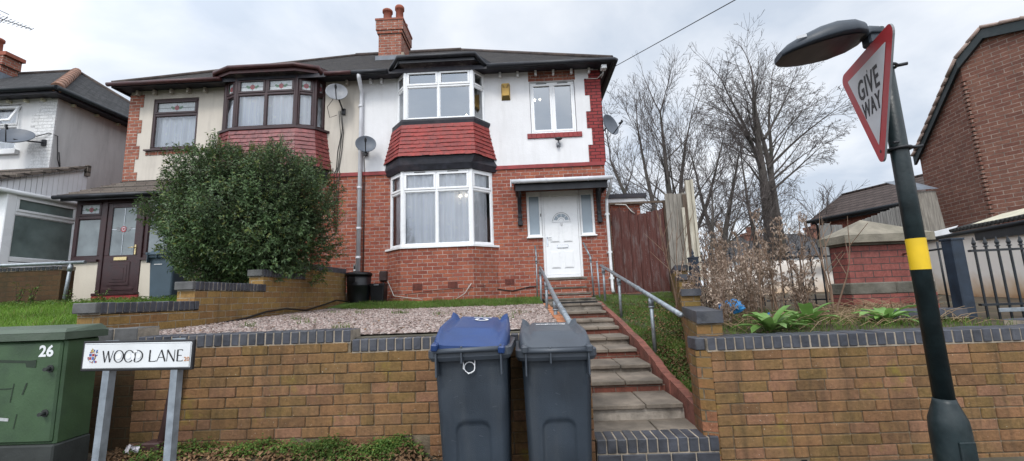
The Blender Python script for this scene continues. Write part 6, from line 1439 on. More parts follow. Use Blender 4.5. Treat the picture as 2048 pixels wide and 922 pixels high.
m = MB(); m.box(px0, px1, py0, py1, 1.505, 2.0); m.box(px0 - .05, px1 + .05, py0 - .06, py1 + .05, .8, 1.355); m.build('brickwork', M['brick_pier'], pr)
m = MB(); m.box(px0 - .055, px0 + .52, py0 - .07, py1 + .05, 1.352, 1.508, 0, None, .015); m.box(px0 + .525, px1 + .055, py0 - .068, py1 + .05, 1.352, 1.506, 0, None, .015); m.build('stone_band', M['stone_band'], pr)
m = MB(); P0 = [(px0 - .09, py0 - .13), (px1 + .09, py0 - .13), (px1 + .09, py1 + .09), (px0 - .09, py1 + .09)]; P1 = [(px0 + .0, py0 - .0), (px1, py0), (px1, py1), (px0, py1)]
m.prism(P1, 1.99, 2.03); m.prism(P0, 2.028, 2.125); ap_ = ((px0 + px1) / 2 - .12, (py0 + py1) / 2, 2.36)
for k in range(4): m.face([(*P0[k], 2.127), (*P0[(k + 1) % 4], 2.127), ap_])
m.build('cap', M['stone_cap'], pr)
ipost('thick dark iron gate post right of the street lamp', 4.50, 4.62, 1.10, 1.92, .062, M['iron_blue'], False)
railing('iron_gate', 'black iron gate of pointed bars at the right edge', (4.70, 4.66), (6.1, 4.52), .98, 1.83, 13, rails=(.96, .30))
t = thing('gate_latch', 'flat galvanised bar fixed low across the iron gate', 'bar', (4.85, 4.6, 1.2)); m = MB(); m.box(4.72, 6.1, 4.50, 4.515, 1.165, 1.205, 0, None, .003); m.build('bar', M['galv'], t)
t = thing('iron_railings', 'short run of black iron railing between the brick pier and the gate post', 'railings', (4.9, 5.2, 1.1))
for x, y in ((4.66, 4.95), (4.80, 5.3), (4.93, 5.6)):
    m = MB(); m.tube([(x, y, 1.1), (x, y, 1.93)], .010, 6); m.build('bar', M['iron'], t)
m = MB(); m.tube([(4.52, 4.7, 1.84), (5.0, 5.8, 1.86)], .012, 6); m.build('rail', M['iron'], t)

# ================================================================== BUILDINGS ON THE RIGHT
bh = thing('brick_house', 'dark brick gable end house filling the right edge, roof verge rising to a flat top', 'house', (9.2, 9, 1.4))
S_ = 1.15; cz_ = 1.5
def sc(p): return (p[0] * S_, p[1] * S_, cz_ + (p[2] - cz_) * S_)
dl = Vector((math.sin(R(11)), math.cos(R(11)))); drr = Vector((math.sin(R(26)), -math.cos(R(26)))); Cc = Vector((7.725 * S_, 7.2 * S_))
def onp(dv, s, z): return (Cc.x + dv.x * s, Cc.y + dv.y * s, z)
sL = 1.33 * S_
zt = lambda z: cz_ + (z - cz_) * S_
m = MB()
def wallpoly(dv, pts):
    for (a, c) in zip(pts[:-1], pts[1:]):
        q = [onp(dv, a[0], 1.2), onp(dv, c[0], 1.2), onp(dv, c[0], c[1]), onp(dv, a[0], a[1])]
        m.face(q, 0, [(p[0], h) for p, h in ((a, 1.2), (c, 1.2), (c, c[1]), (a, a[1]))])
Ltop = [(sL, zt(4.04)), (.24 * S_, zt(5.04)), (0, zt(5.26))]
Rtop = [(0, zt(5.26)), (.36 * S_, zt(5.62)), (.8 * S_, zt(5.50)), (2.6 * S_, zt(4.7)), (4 * S_, zt(4.1))]
wallpoly(dl, Ltop); wallpoly(drr, Rtop)
m.face([onp(dl, sL, 1.2), onp(dl, sL, zt(4.04)), (onp(dl, sL, 1.2)[0] + 6, onp(dl, sL, 1.2)[1] - 1, zt(4.04)), (onp(dl, sL, 1.2)[0] + 6, onp(dl, sL, 1.2)[1] - 1, 1.2)])
m.build('wall', M['brick_dark'], bh)
m = MB(); z = 1.6
while z < zt(4.9):
    if random.random() < .9:
        o_ = random.uniform(.018, .04); p = onp(dl, 0, z); m.box(-.05, .05, -o_, .03, 0, .062, 0, Matrix.Translation(p) @ Matrix.Rotation(R(70), 4, 'Z'), .006)
    z += .086
m.build('toothed_bricks', M['brick_dark'], bh)
prof = [onp(dl, sL + .12, zt(4.04) - .10)] + [onp(dl, s, z) for s, z in Ltop] + [onp(drr, s, z) for s, z in Rtop[1:]]
off = Vector((-.10, -.04, 0))
m = MB()
for a, c in zip(prof[:-1], prof[1:]):
    a, c = Vector(a) + off, Vector(c) + off; m.face([a - Vector((0, 0, .17)), c - Vector((0, 0, .17)), c + Vector((0, 0, .03)), a + Vector((0, 0, .03))]); m.face([a - Vector((0, 0, .17)), a - off - Vector((0, 0, .15)), c - off - Vector((0, 0, .15)), c - Vector((0, 0, .17))])
m.build('bargeboard', M['post_paint'], bh)
m = MB(); pf_ = [Vector(p) + off * 1.15 + Vector((0, 0, .045)) for p in prof]
for a, c in zip(pf_[:-1], pf_[1:]):
    nseg = max(1, int((c - a).length / .2))
    for k in range(nseg):
        q0, q1 = a.lerp(c, k / nseg), a.lerp(c, min(1, (k + 1.15) / nseg)); m.tube([q0 + Vector((0, 0, .012)), q1], [.036, .030], 7)
m.build('verge_tiles', M['verge_pink'], bh)
m = MB()
for a, c in zip(prof[:-1], prof[1:]): m.face([Vector(a) + off, Vector(c) + off, Vector(c) + Vector((6, 1.5, 0)), Vector(a) + Vector((6, 1.5, 0))])
m.build('roof', M['roof_brown'], bh)
# white lean-to in front of it
sh = thing('shed', 'low white walled lean-to with a corrugated edge below the brick gable', 'shed', (8, 7, 1.2))
dS = Vector((math.sin(R(14)), math.cos(R(14)))); A0 = Vector((7.75, 8.0)); 
def sp(s, z, o=0): return (A0.x + dS.x * s - dS.y * o, A0.y + dS.y * s + dS.x * o, z)
m = MB(); m.face([sp(.9, 1.0), sp(-4.2, 1.0), sp(-4.2, 2.32), sp(.9, 2.32)]); m.build('wall', M['shed_wall'], sh)
m = MB(); m.face([sp(.95, .7, .03), sp(-4.2, .7, .03), sp(-4.2, 1.19, .03), sp(.95, 1.20, .03)]); m.build('wall_base', M['stone_base'], sh)
m = MB(); m.face([sp(.95, 2.32, .06), sp(-.2, 2.32, .06), sp(-.2, 2.46, -.06), sp(.95, 2.42, -.06)]); m.build('flashing', M['upvc_dull'], sh)
m = MB()
for k in range(46):
    s0 = -.25 - k * .085; c = [Vector(sp(s0, 2.36, .1)), Vector(sp(s0, 2.52, -.5))]; m.tube(c, .036, 6)
m.build('corrugated_roof', M['corr_dark'], sh)
m = MB(); m.face([sp(-.5, 2.40, .04), sp(-4.2, 2.44, .04), sp(-4.2, 2.66, -.5), sp(-.5, 2.58, -.5)]); m.build('cream_sheet', M['sheet_cream'], sh)
m = MB(); m.tube([sp(.9, 2.27, .07), sp(-.4, 2.29, .07), sp(-4.2, 2.30, .07)], .035, 8); m.face([sp(-.7, 2.13, .05), sp(-4.2, 2.10, .05), sp(-4.2, 2.30, .05), sp(-.7, 2.30, .05)]); m.build('gutter', M['iron'], sh)
# tiled house further back
th = thing('brick_house', 'brick house with brown tiled roof seen behind the pier and the lamp post', 'house', (14, 17, 1.6))
dT = Vector((-math.sin(R(15)), math.cos(R(15)))); T0 = Vector((12.95, 19.0))
def tp(s, z, o=0): return (T0.x - dT.x * s + dT.y * o, T0.y - dT.y * s - dT.x * o, z)      # s runs towards the viewer, o into the house
m = MB(); pts = [tp(.1, 1.0), tp(9, 1.0), tp(9, 4.30), tp(.1, 4.30)]; m.face(pts); m.face([tp(.1, 1, 3.5), tp(.1, 1, 0), tp(.1, 4.3, 0), tp(.1, 5.4, 1.75), tp(.1, 4.3, 3.5)]); m.build('wall', M['brick_far'], th)
m = MB(); m.face([tp(-.12, 4.30, -.25), tp(9.2, 4.30, -.25), tp(9.2, 5.50, 1.75), tp(-.12, 5.50, 1.75)]); m.face([tp(-.12, 4.30, 3.8), tp(9.2, 4.3, 3.8), tp(9.2, 5.50, 1.75), tp(-.12, 5.50, 1.75)]); ro = m.build('roof', M['roof_brown'], th)
m = MB(); m.tube([tp(-.12, 5.52, 1.75), tp(9.2, 5.52, 1.75)], .06, 8); m.tube([tp(-.12, 4.30, -.25), tp(-.12, 5.50, 1.75)], .04, 6); m.build('ridge_tiles', M['roof_brown'], ro)
m = MB(); m.tube([tp(-.2, 4.26, -.32), tp(9.2, 4.26, -.32)], .07, 8); m.tube([tp(.05, 4.25, -.28), tp(.05, 4.05, -.06), tp(.05, 1.0, -.06)], .04, 6); m.face([tp(-.1, 4.12, -.22), tp(9.2, 4.12, -.22), tp(9.2, 4.28, -.25), tp(-.1, 4.28, -.25)]); m.build('gutter', M['iron'], th)
F, G = MB(), MB(); p = tp(2.1, 2.9, -.04); add_window(F, G, p, (-dT.x, -dT.y, 0), 1.9, 1.12, 2, .75, .09); w = F.build('window', M['upvc'], th); G.build('pane', M['frost'], w)
fn = thing('timber_fence', 'tall grey close boarded fence behind the brick pier', 'fence', (7.6, 9.3, 1.4))
m = MB(); Fa, Fb = Vector((7.06, 9.05)), Vector((8.08, 9.0))
for i in range(17):
    p = Fa.lerp(Fb, i / 16); z = lerp(2.80, 3.14, i / 16) + random.uniform(-.012, .012); dv = (Fb - Fa).normalized() * .04; m.face([(p.x - dv.x, p.y - dv.y, 1.3), (p.x + dv.x * .8, p.y + dv.y * .8, 1.3), (p.x + dv.x * .8, p.y + dv.y * .8, z), (p.x - dv.x, p.y - dv.y, z)])
    m.box(-.006, .006, -.012, 0, 1.3, z - .01, 0, Matrix.Translation((p.x, p.y, 0)))
m.build('boards', M['grey_fence'], fn)
fn = thing('fence_panel', 'broad weathered grey board panel right of the lamp post in front of the brick gable', 'fence', (8.5, 9.1, 1.4))
m = MB(); m.face([(8.10, 8.9, 1.3), (8.62, 8.82, 1.3), (8.50, 8.86, 3.33), (8.15, 8.92, 3.33)]); m.box(8.0, 8.12, 8.86, 8.95, 1.3, 3.36); m.build('board', M['grey_wood'], fn)
m = MB(); m.face([(8.12, 8.86, 3.36), (8.52, 8.80, 3.36), (8.6, 9.6, 3.75), (8.2, 9.7, 3.75)]); m.build('lead_cover', M['lead'], fn)
fn = thing('timber_fence', 'short grey board fence behind the railings left of the brick pier', 'fence', (6.4, 8.6, 1.3))
m = MB()
for i in range(4): m.box(5.55 + i * .11, 5.65 + i * .11, 8.1 + .02 * (i % 2), 8.13 + .02 * (i % 2), 1.75, 2.60 + random.uniform(-.04, .04))
m.build('boards', M['grey_fence'], fn)
dh = thing('house', 'distant pale house with a grey roof and brick chimney behind the tree trunks', 'house', (18, 32, 1.8))
m = MB(); m.box(15.6, 23.5, 31, 38, 1.2, 3.6); m.build('wall', M['paint_white_wall'], dh); m = MB()
for q in ([(15.3, 30.7, 3.55), (23.8, 30.7, 3.55), (22.0, 34.5, 5.6), (17.2, 34.5, 5.6)], [(15.3, 38.3, 3.55), (15.3, 30.7, 3.55), (17.2, 34.5, 5.6)], [(23.8, 30.7, 3.55), (23.8, 38.3, 3.55), (22.0, 34.5, 5.6)]): m.face(q)
ro = m.build('roof', M['roof_grey'], dh)
for x, top in ((22.3, 6.0), (17.3, 5.7)):
    m = MB(); m.box(x, x + .9, 33.5, 34.3, 4.2, top - .2); m.box(x - .08, x + .98, 33.4, 34.4, top - .2, top); m.loft([[(x + .45 + .2 * math.cos(k), 33.9 + .2 * math.sin(k), z_) for k in (0, 1.05, 2.1, 3.14, 4.19, 5.24)] for z_ in (top, top + .5)]); m.build('chimney', M['chimney_far'], dh)
F, G = MB(), MB(); add_window(F, G, (19.2, 30.95, 2.2), (1, 0, 0), 1.4, 1.3, 2, .9, .1); w = F.build('window', M['upvc_dull'], dh); G.build('pane', M['frost_dim'], w)
wl = thing('garden_wall', 'low pale wall with stained foot behind the railings and dry stalks', 'wall', (6, 9, 1.3))
m = MB(); m.face([(4.4, 10.6, 1.2), (7.3, 10.2, 1.2), (7.3, 10.2, 2.05), (4.4, 10.6, 1.95)]); m.box(5.4, 7.2, 10.02, 10.12, 1.98, 2.08); m.build('wall', M['shed_wall'], wl)

# ================================================================== TREES, BUSH, PLANTS
def rperp(d, rnd):
    v = Vector((rnd.uniform(-1, 1), rnd.uniform(-1, 1), rnd.uniform(-1, 1))); v = v - d * v.dot(d)
    return v.normalized() if v.length > 1e-3 else d.orthogonal().normalized()
def grow(tk, tw, p, d, L, r, lev, rnd, up, spread, maxlev, bend=.18, ratio=.62, kids=(7, 6, 5, 4), droop=0.0, start=.22):
    seg = max(3, int(L / (.35 if lev < 2 else .22))); seg = min(seg, 14); pts, rs = [p.copy()], [r]; q = p.copy(); dd = d.copy(); spots = []
    for i in range(seg):
        f = (i + 1) / seg; dd = (dd + rperp(dd, rnd) * bend * rnd.uniform(.3, 1) * (.5 if lev == 0 else 1) + Vector((0, 0, up * (.4 if lev else .1) * (1 - droop * f * 2)))).normalized()
        q = q + dd * (L / seg); pts.append(q.copy()); rs.append(max(.0058 if lev > 1 else .010, r * (1 - .82 * f))); spots.append((q.copy(), dd.copy(), f, rs[-1]))
    (tk if lev <= 1 and r > .03 else tw).tube(pts, rs, 7 if lev == 0 else (5 if lev == 1 else 3), 0, False)
    if lev >= maxlev: return
    n = kids[min(lev, len(kids) - 1)]; n = max(2, int(n * (.6 + .4 * min(1.5, L / 3)) if lev else n))
    for k in range(n):
        f = start + (1 - start) * (k + rnd.random() * .8) / n; f = min(.99, f); s = spots[min(len(spots) - 1, int(f * len(spots)))]
        ang = R(rnd.uniform(*spread)); side = rperp(s[1], rnd); nd = (s[1] * math.cos(ang) + side * math.sin(ang)).normalized()
        l = L * ratio * (1.12 - .48 * f) * rnd.uniform(.7, 1.15)
        grow(tk, tw, s[0], nd, l, max(.0065, s[3] * rnd.uniform(.24, .40)), lev + 1, rnd, up, spread, maxlev, bend, ratio, kids, droop)
    s = spots[-1]
    for k in range(2):
        nd = (s[1] + rperp(s[1], rnd) * .35).normalized(); grow(tk, tw, s[0], nd, L * .30, max(.0065, s[3]), lev + 2, rnd, up, spread, maxlev, bend, ratio, kids, droop)
def tree(label, base, stems, seed, up=.12, spread=(28, 58), maxlev=3, ratio=.5, kids=(9, 6, 5, 4), droop=0.0, group='bare trees behind the houses'):
    rnd = random.Random(seed); t = thing('bare_tree', label, 'tree', base, group); tk, tw = MB(), MB()
    for (o_, d, L, r, st) in stems: grow(tk, tw, Vector(base) + Vector(o_), Vector(d).normalized(), L, r, 0, rnd, up, spread, maxlev, .12, ratio, kids, droop, st)
    tk.build('trunk', M['bark'], t); tw.build('crown', M['twig'], t); return t
K1 = (15, 11, 8, 3)
tree('tall bare tree with a straight double trunk and arching twigs beside the lamp head', (12.75, 22, 1.6), [((0, 0, 0), (-.04, 0, 1), 10.1, .36, .45), ((.30, .1, 0), (.022, 0, 1), 9.6, .27, .46), ((0, 0, 4.6), (-.22, 0, 1), 6.6, .13, .2), ((.2, .1, 5.0), (.24, .1, 1), 6.4, .13, .2), ((.1, 0, 6.0), (.85, -.25, .8), 4.4, .075, .15), ((.15, 0, 4.8), (.95, .1, .6), 3.8, .07, .15), ((.15, 0, 7.6), (.7, .2, .9), 4.4, .075, .15), ((-.15, 0, 6.6), (-.6, 0, 1), 4.4, .085, .12)], 3, .11, (26, 60), 3, .44, K1, 1.1)
tree('broad bare tree behind the wooden gate with a leaning double trunk', (7.1, 21.5, 1.6), [((0, 0, 0), (-.36, 0, 1), 7.4, .24, .25), ((.45, .2, 0), (.02, 0, 1), 9.2, .25, .26), ((.2, .1, 1.0), (-.16, .1, 1), 8.0, .17, .26), ((-.5, 0, 1.8), (-.8, 0, .7), 4.4, .12, .12), ((.6, .2, 1.5), (.24, .1, 1), 8.2, .17, .2), ((.9, .2, 1.2), (.48, 0, 1), 6.8, .14, .2)], 11, .10, (24, 52), 3, .45, K1)
tree('slimmer bare tree between the broad tree and the tall one', (9.5, 21, 1.6), [((-.3, 0, 0), (.26, .0, 1), 6.8, .19, .25), ((0, .2, 1.5), (-.14, 0, 1), 5.2, .13, .2)], 23, .10, (26, 60), 3, .45, K1)
tree('thin forked bare tree with a cut branch beside the tall trunk', (11.1, 20.5, 1.6), [((0, 0, 0), (-.03, 0, 1), 6.0, .14, .38), ((.05, 0, 1.2), (.26, 0, 1), 2.6, .10, .5)], 31, .12, (28, 60), 3, .38, (13, 8, 6, 3))
tree('low spreading bare tree close behind the fence boards', (6.6, 15.5, 1.5), [((0, 0, 0), (.1, .1, 1), 3.6, .11, .15), ((-.1, 0, .4), (-.5, 0, 1), 3.0, .08, .15), ((.2, 0, .3), (.5, 0, 1), 3.0, .08, .2)], 41, .06, (30, 64), 3, .46, (12, 8, 6, 3))
tree('pale thicket of bare saplings behind the pale garden wall', (10.6, 19, 1.5), [((k * .6 - 3.2, (k % 3) * .6, 0), (random.uniform(-.2, .2), 0, 1), random.uniform(2.6, 4.4), .05, .15) for k in range(12)], 51, .1, (25, 58), 2, .5, (13, 9, 5))
tree('small bare tree in front of the distant pale house', (15.2, 25, 1.6), [((0, 0, 0), (0, 0, 1), 4.0, .10, .2), ((.4, 0, 0), (.2, 0, 1), 3.4, .08, .2)], 61, .1, (28, 60), 3, .45, (11, 7, 5, 3))

def bush():
    rnd = random.Random(5); c0 = Vector((-4.82, 7.35, 2.98)); t = thing('evergreen_bush', 'big rounded dark green bush covering the porch side of the cream house', 'bush', (-4.98, 7.3, 1.55))
    lm, nm, sm = MB(), MB(), MB(); lobes = []
    def rad(dv):
        n_ = .07 * math.sin(dv.x * 9 + dv.y * 7) * math.sin(dv.z * 8 + 1) + .10 * math.sin(dv.x * 5 + 1) * math.cos(dv.z * 4) + .09 * math.sin(dv.y * 6 + dv.z * 5 + 2) + .05 * math.sin(dv.x * 13 + dv.z * 11)
        rz_ = 1.42 if dv.z > 0 else 1.38
        return Vector((1.53 * (1 + n_), 1.25 * (1 + n_), rz_ * (1 + n_)))
    for k in range(9000):
        # a leafy shoot near the surface or inside
        dv = Vector((rnd.gauss(0, 1), rnd.gauss(0, 1) - .25, rnd.gauss(0, 1))).normalized(); f = rnd.random() ** .28; f = max(.45, f) * (1 if rnd.random() < .9 else 1.05)
        rr = rad(dv) * .965; c = c0 + Vector((dv.x * rr.x, dv.y * rr.y, dv.z * rr.z)) * f
        if c.z < 1.7 or c.y > 9.0: continue
        if dv.z < -.2: c.x = c0.x + (c.x - c0.x) * (1 + .42 * (dv.z + .2)) + .22 * (-.2 - dv.z)
        ax = (dv * .7 + Vector((rnd.gauss(0, .35), rnd.gauss(0, .35), .55 + rnd.gauss(0, .25)))).normalized(); L = rnd.uniform(.10, .24)
        if f > .98 and dv.z > .3 and rnd.random() < .25: L *= 1.4
        sm.tube([c - ax * L * .3, c + ax * L * .7], [.0035, .002], 3, 0, False)
        n = int(L / .021); target = nm if (f > .97 and rnd.random() < (.10 if dv.z < .6 else .30)) else lm
        for i in range(n):
            q = c + ax * (L * (i / n - .3) + .0); sd = rperp(ax, rnd); d = (sd + ax * rnd.uniform(.3, .9) + Vector((0, 0, rnd.uniform(-.35, .1)))).normalized()
            leafq(target, q, d, ax, rnd.uniform(.042, .082), rnd.uniform(.018, .032), .3, .15)
    lm.build('foliage', M['leaf_bush'], t); nm.build('new_growth', M['leaf_new'], t); sm.build('twigs', M['stem_bush'], t)
    m = MB()
    for k in range(9):
        a = k * .7; m.tube([(-4.98 + .25 * math.cos(a), 7.3 + .2 * math.sin(a), 1.55), (-4.98 + .7 * math.cos(a), 7.3 + .55 * math.sin(a), 2.5), (-4.98 + 1.1 * math.cos(a), 7.3 + .8 * math.sin(a), 3.3)], [.035, .025, .01], 5)
    # solid dark heart, added so that no daylight leaks straight through the middle
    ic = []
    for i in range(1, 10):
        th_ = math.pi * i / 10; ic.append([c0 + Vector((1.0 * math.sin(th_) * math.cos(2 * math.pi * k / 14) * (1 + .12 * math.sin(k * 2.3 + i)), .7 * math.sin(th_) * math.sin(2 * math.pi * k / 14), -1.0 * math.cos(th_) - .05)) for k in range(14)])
    m.build('stems', M['stem_bush'], t); m = MB(); m.loft(ic); m.build('daylight_block_core', M['bush_core'], t)
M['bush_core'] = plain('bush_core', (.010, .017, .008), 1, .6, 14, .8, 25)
bush()
# loose low twigs of the bush growing over the path beside the bin
def broad(label, x, y, n, L, seed, up=.6):
    rnd = random.Random(seed); z = z_plant(x, y); t = thing('broad_leaf_plant', label, 'plant', (x, y, z), 'green leafy plants in the raised bed'); m = MB()
    for k in range(n):
        a = k * 2.4 + rnd.uniform(-.3, .3); el = rnd.uniform(.15, 1.0) * up; l = L * rnd.uniform(.65, 1.1); d = Vector((math.cos(a), math.sin(a), 0)); sd = Vector((-d.y, d.x, 0)); w0 = l * rnd.uniform(.26, .36); nseg = 6; rows = []; p = Vector((x, y, z + .02)); ang = math.atan(1.2 * el) + .3
        for i in range(nseg + 1):
            f = i / nseg; w = w0 * (.22 + 1.9 * f * (1 - f) ** .7 if f < .98 else .02); v = Vector((0, 0, .16 * w)); rows.append((p - sd * w * .5 + v, p.copy(), p + sd * w * .5 + v)); p = p + (d * math.cos(ang) + Vector((0, 0, math.sin(ang)))) * (l / nseg); ang -= rnd.uniform(.12, .30)
        i0 = len(m.v)
        for r_ in rows: m.v += [tuple(q) for q in r_]
        for i in range(nseg):
            for c in (0, 1): a0 = i0 + i * 3 + c; m.f.append((a0, a0 + 1, a0 + 4, a0 + 3)); m.uv.append([(0, 0)] * 4); m.mi.append(0); m.sm.append(True)
    m.build('leaves', M['broad_leaf'], t)
broad('rosette of long pale green leaves right behind the coping, nearest the wall end', 2.30, 4.22, 22, .36, 1, 1.1)
broad('lone upright broad green leaves in front of the brick pier', 2.92, 4.62, 12, .42, 2, 1.5)
broad('spreading green leafy plant left of the lamp post', 3.52, 4.40, 20, .33, 3, .9)
broad('small green leafy plant partly under the dry stalks', 2.62, 4.45, 14, .28, 4, 1.1)
def dryweed(x, y, h, seed, label):
    rnd = random.Random(seed); z = z_plant(x, y); t = thing('dried_weed', label, 'plant', (x, y, z), 'dried brown weeds in the raised bed'); s, l = MB(), MB()
    for k in range(7):
        a = rnd.random() * 6.28; ln = rnd.uniform(.04, .24); hh = h * rnd.uniform(.6, 1.05); p0 = Vector((x + rnd.uniform(-.08, .08), y + rnd.uniform(-.08, .08), z)); p1 = p0 + Vector((math.cos(a) * ln * .4, math.sin(a) * ln * .4, hh * .55)); p2 = p0 + Vector((math.cos(a) * ln * 1.3, math.sin(a) * ln * 1.3, hh)); s.tube([p0, p1, p2], [.006, .005, .003], 4, 0, False)
        for j in range(13):
            f = rnd.uniform(.2, 1.0); q = p0.lerp(p1, f * 2) if f < .5 else p1.lerp(p2, f * 2 - 1); b = rnd.random() * 6.28; d = Vector((math.cos(b), math.sin(b), rnd.uniform(.2, .9))).normalized(); L = rnd.uniform(.06, .17) * (1.15 - .5 * f); e = q + d * L; s.tube([q, e], [.003, .002], 3, 0, False)
            for i in range(4):
                c = q.lerp(e, rnd.uniform(.25, 1)); dd = Vector((rnd.gauss(0, 1), rnd.gauss(0, 1), rnd.gauss(-.3, .8))).normalized(); leafq(l, c, dd, Vector((0, 0, 1)) + rperp(dd, rnd), rnd.uniform(.02, .05), rnd.uniform(.010, .022), .9, .3)
    s.build('stalks', M['dry_stem'], t); l.build('dead_leaves', M['dry'], t); return t
base_pts = [(1.98, 4.45), (2.15, 4.95), (2.35, 5.3), (2.55, 4.9), (2.75, 5.6), (2.45, 5.9), (2.95, 5.2), (3.1, 5.9), (3.3, 5.35), (2.7, 6.4), (3.0, 6.6), (3.45, 6.2), (2.15, 5.5), (2.62, 5.25), (3.55, 5.7), (3.25, 6.5)]
protos = []
for k, (x, y) in enumerate(base_pts):
    lab = 'dried brown weed with curled dead leaves in front of the railings'
    if k < 4: protos.append(dryweed(x, y, (.66, .98, 1.16, 1.05)[k], 70 + k, lab))
    else:
        src = protos[k % 4]; dup(src, (x, y, z_plant(x, y)), k * 1.3, lab, (1.0, 1.05, 1.12, .95)[k % 4])
def sapling(label, x, y, h, seed):
    rnd = random.Random(seed); t = thing('bare_sapling', label, 'shrub', (x, y, z_plant(x, y)), 'bare stems by the brick pier'); s = MB()
    for k in range(4):
        p = Vector((x + rnd.uniform(-.05, .05), y, z_plant(x, y))); d = Vector((rnd.uniform(-.25, .25), rnd.uniform(-.1, .1), 1)).normalized(); pts = [p]
        for i in range(7): d = (d + rperp(d, rnd) * .10 + Vector((0, 0, .06))).normalized(); p = p + d * h * rnd.uniform(.8, 1.0) / 7; pts.append(p)
        s.tube(pts, [.011 - .0012 * i for i in range(8)], 5, 0, False)
        for j in (3, 4, 5): e = pts[j] + (d + rperp(d, rnd) * .7).normalized() * h * .22; s.tube([pts[j], e], [.005, .003], 4, 0, False)
    s.build('stems', M['dry_stem'], t)
sapling('bare twiggy stems rising in front of the left side of the brick pier', 3.62, 5.3, 1.45, 5)
sapling('bare thin stems behind the dark end block of the stepped wall', 2.35, 6.9, 1.9, 8)
def p9():
    if random.random() < .7: x = random.uniform(3.5, 4.6); y = random.uniform(4.9, 5.72)
    else: x = random.uniform(2.0, 4.3); y = random.uniform(4.2, 5.2)
    return x, y, z_plant(x, y)
s = MB()
for _ in range(900):
    x, y, z = p9(); a = random.random() * 6.28; L = random.uniform(.1, .34); e = random.uniform(.0, .55); p0 = Vector((x, y, z + random.uniform(0, .06))); p2 = p0 + Vector((math.cos(a) * L, math.sin(a) * L * .6, e * L)); s.tube([p0, (p0 + p2) / 2 + Vector((0, 0, .03)), p2], [.004, .0035, .002], 3, 0, False)
s.build('dead_grass', M['straw'], None, 'tangled straw coloured dead grass at the foot of the brick pier', 'grass', None, 'stuff')
t = thing('plastic_bag', 'crumpled bright blue plastic bag lying among the dry stalks', 'bag', (2.18, 4.85, 1.2))
m = MB(); rn = random.Random(9); rings = []
for i in range(1, 8):
    th_ = math.pi * i / 8; rings.append([(2.16 + .135 * math.sin(th_) * math.cos(k * .524) * rn.uniform(.7, 1.2), 4.66 + .09 * math.sin(th_) * math.sin(k * .524), 1.31 - .075 * math.cos(th_) * rn.uniform(.7, 1.2)) for k in range(12)])
m.loft(rings, 0, False); m.build('bag', M['bag_blue'], t)
t = thing('litter', 'small scraps of blue and white litter below the dry stalks', 'litter', (2.6, 4.7, 1.15))
m = MB()
for k in range(9): c = Vector((2.55 + random.uniform(-.12, .15), 4.62, 1.16 + random.uniform(-.02, .05))); m.face([c + Vector((random.uniform(-.04, .04), random.uniform(-.02, .02), random.uniform(-.03, .03))) for _ in range(4)], k % 2)
m.build('scraps', [M['bag_blue'], M['paper']], t)
def tallweed(x, y, h, seed):
    rnd = random.Random(seed); t = thing('tall_weed', 'tall thin weed with small leaves against the mossy wall', 'plant', (x, y, z_left(y)), 'tall weeds on the left lawn edge'); s, l = MB(), MB(); z = z_left(y)
    for k in range(4):
        a = rnd.random() * 6.28; p0 = Vector((x, y, z)); p1 = p0 + Vector((math.cos(a) * .1, math.sin(a) * .06, h * rnd.uniform(.6, 1))); s.tube([p0, p1], [.005, .003], 3, 0, False)
        for j in range(14): d = Vector((rnd.gauss(0, 1), rnd.gauss(0, 1), rnd.gauss(0, .5))).normalized(); leafq(l, p0.lerp(p1, rnd.uniform(.2, 1)), d, Vector((0, 0, 1)), rnd.uniform(.03, .07), rnd.uniform(.015, .03))
    s.build('stalks', M['stem_bush'], t); l.build('leaves', M['weed'], t)
for k, (x, h) in enumerate(((-9.1, .30), (-8.45, .42), (-8.2, .45), (-7.6, .3), (-7.0, .26))): tallweed(x, 6.95, h, 90 + k)

# ================================================================== LIGHT, WORLD, CAMERA
sc_ = bpy.context.scene
SUN_EL, SUN_AZ = R(48), R(195)                     # behind the camera, a little to its left
sd_ = Vector((math.sin(SUN_AZ) * math.cos(SUN_EL), math.cos(SUN_AZ) * math.cos(SUN_EL), math.sin(SUN_EL)))
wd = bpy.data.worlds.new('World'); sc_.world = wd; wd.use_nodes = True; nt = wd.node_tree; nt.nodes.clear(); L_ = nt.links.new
N = lambda ty: nt.nodes.new('ShaderNode' + ty)
sky = N('TexSky'); sky.sky_type = 'NISHITA'; sky.sun_disc = False; sky.sun_elevation = SUN_EL; sky.sun_rotation = SUN_AZ; sky.dust_density = 3
b1_ = N('Background'); b1_.inputs[1].default_value = .10; L_(sky.outputs[0], b1_.inputs[0])
tc = N('TexCoord'); sx = N('SeparateXYZ'); L_(tc.outputs['Generated'], sx.inputs[0])
mx_ = N('Math'); mx_.operation = 'MAXIMUM'; L_(sx.outputs[2], mx_.inputs[0]); mx_.inputs[1].default_value = 0.0
ad = N('Math'); ad.operation = 'ADD'; L_(mx_.outputs[0], ad.inputs[0]); ad.inputs[1].default_value = .22
dvx, dvy = N('Math'), N('Math')
for nd, o_ in ((dvx, 0), (dvy, 1)): nd.operation = 'DIVIDE'; L_(sx.outputs[o_], nd.inputs[0]); L_(ad.outputs[0], nd.inputs[1])
cmb = N('CombineXYZ'); L_(dvx.outputs[0], cmb.inputs[0]); L_(dvy.outputs[0], cmb.inputs[1])
n1 = N('TexNoise'); n1.inputs['Scale'].default_value = 1.7; n1.inputs['Detail'].default_value = 6; n1.inputs['Roughness'].default_value = .52; n1.inputs['Distortion'].default_value = .25; L_(cmb.outputs[0], n1.inputs['Vector'])
cr = N('ValToRGB'); L_(n1.outputs[0], cr.inputs[0]); e = cr.color_ramp.elements; e[0].position = .36; e[0].color = (.68, .765, .89, 1); e[1].position = .68; e[1].color = (1.12, 1.15, 1.20, 1)
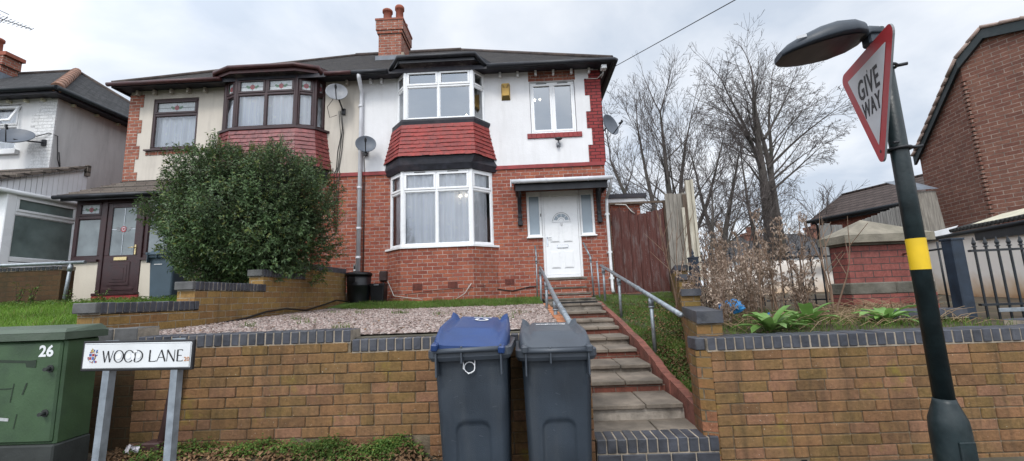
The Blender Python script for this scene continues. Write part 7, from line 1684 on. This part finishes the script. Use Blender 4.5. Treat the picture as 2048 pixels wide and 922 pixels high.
dt = N('VectorMath'); dt.operation = 'DOT_PRODUCT'; L_(tc.outputs['Generated'], dt.inputs[0]); dt.inputs[1].default_value = sd_
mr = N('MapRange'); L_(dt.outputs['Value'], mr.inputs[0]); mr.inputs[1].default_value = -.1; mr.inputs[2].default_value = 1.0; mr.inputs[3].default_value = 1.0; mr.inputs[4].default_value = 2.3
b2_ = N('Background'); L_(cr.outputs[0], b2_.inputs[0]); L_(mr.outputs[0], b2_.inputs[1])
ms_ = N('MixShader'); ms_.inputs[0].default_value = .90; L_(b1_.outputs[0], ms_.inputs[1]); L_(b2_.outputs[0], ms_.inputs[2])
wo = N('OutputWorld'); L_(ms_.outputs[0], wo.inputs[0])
sl_ = bpy.data.lights.new('sun', 'SUN'); sl_.energy = 1.75; sl_.angle = R(14); sl_.color = (1, .96, .90)
so_ = bpy.data.objects.new('sun', sl_); COL.objects.link(so_); so_.rotation_euler = sd_.to_track_quat('Z', 'Y').to_euler()
cam = bpy.data.cameras.new('camera'); co_ = bpy.data.objects.new('camera', cam); COL.objects.link(co_); sc_.camera = co_
cam.sensor_width = 36; cam.lens = 857 / 2048 * 36; cam.clip_start = .05; cam.clip_end = 2000
y_, p_, r_ = R(1.5), R(8.7), R(2.1)
D_ = Vector((-math.sin(y_) * math.cos(p_), math.cos(y_) * math.cos(p_), math.sin(p_))); r0 = Vector((math.cos(y_), math.sin(y_), 0)); u0 = r0.cross(D_)
Rt = r0 * math.cos(r_) - u0 * math.sin(r_); Ut = r0 * math.sin(r_) + u0 * math.cos(r_)
co_.matrix_world = Matrix(((Rt.x, Ut.x, -D_.x, 0), (Rt.y, Ut.y, -D_.y, 0), (Rt.z, Ut.z, -D_.z, 1.5), (0, 0, 0, 1)))
sc_.view_settings.view_transform = 'Standard'; sc_.view_settings.look = 'None'; sc_.view_settings.exposure = 0; sc_.view_settings.gamma = 1
sc_.render.engine = 'CYCLES'; sc_.cycles.max_bounces = 8; sc_.cycles.transparent_max_bounces = 16
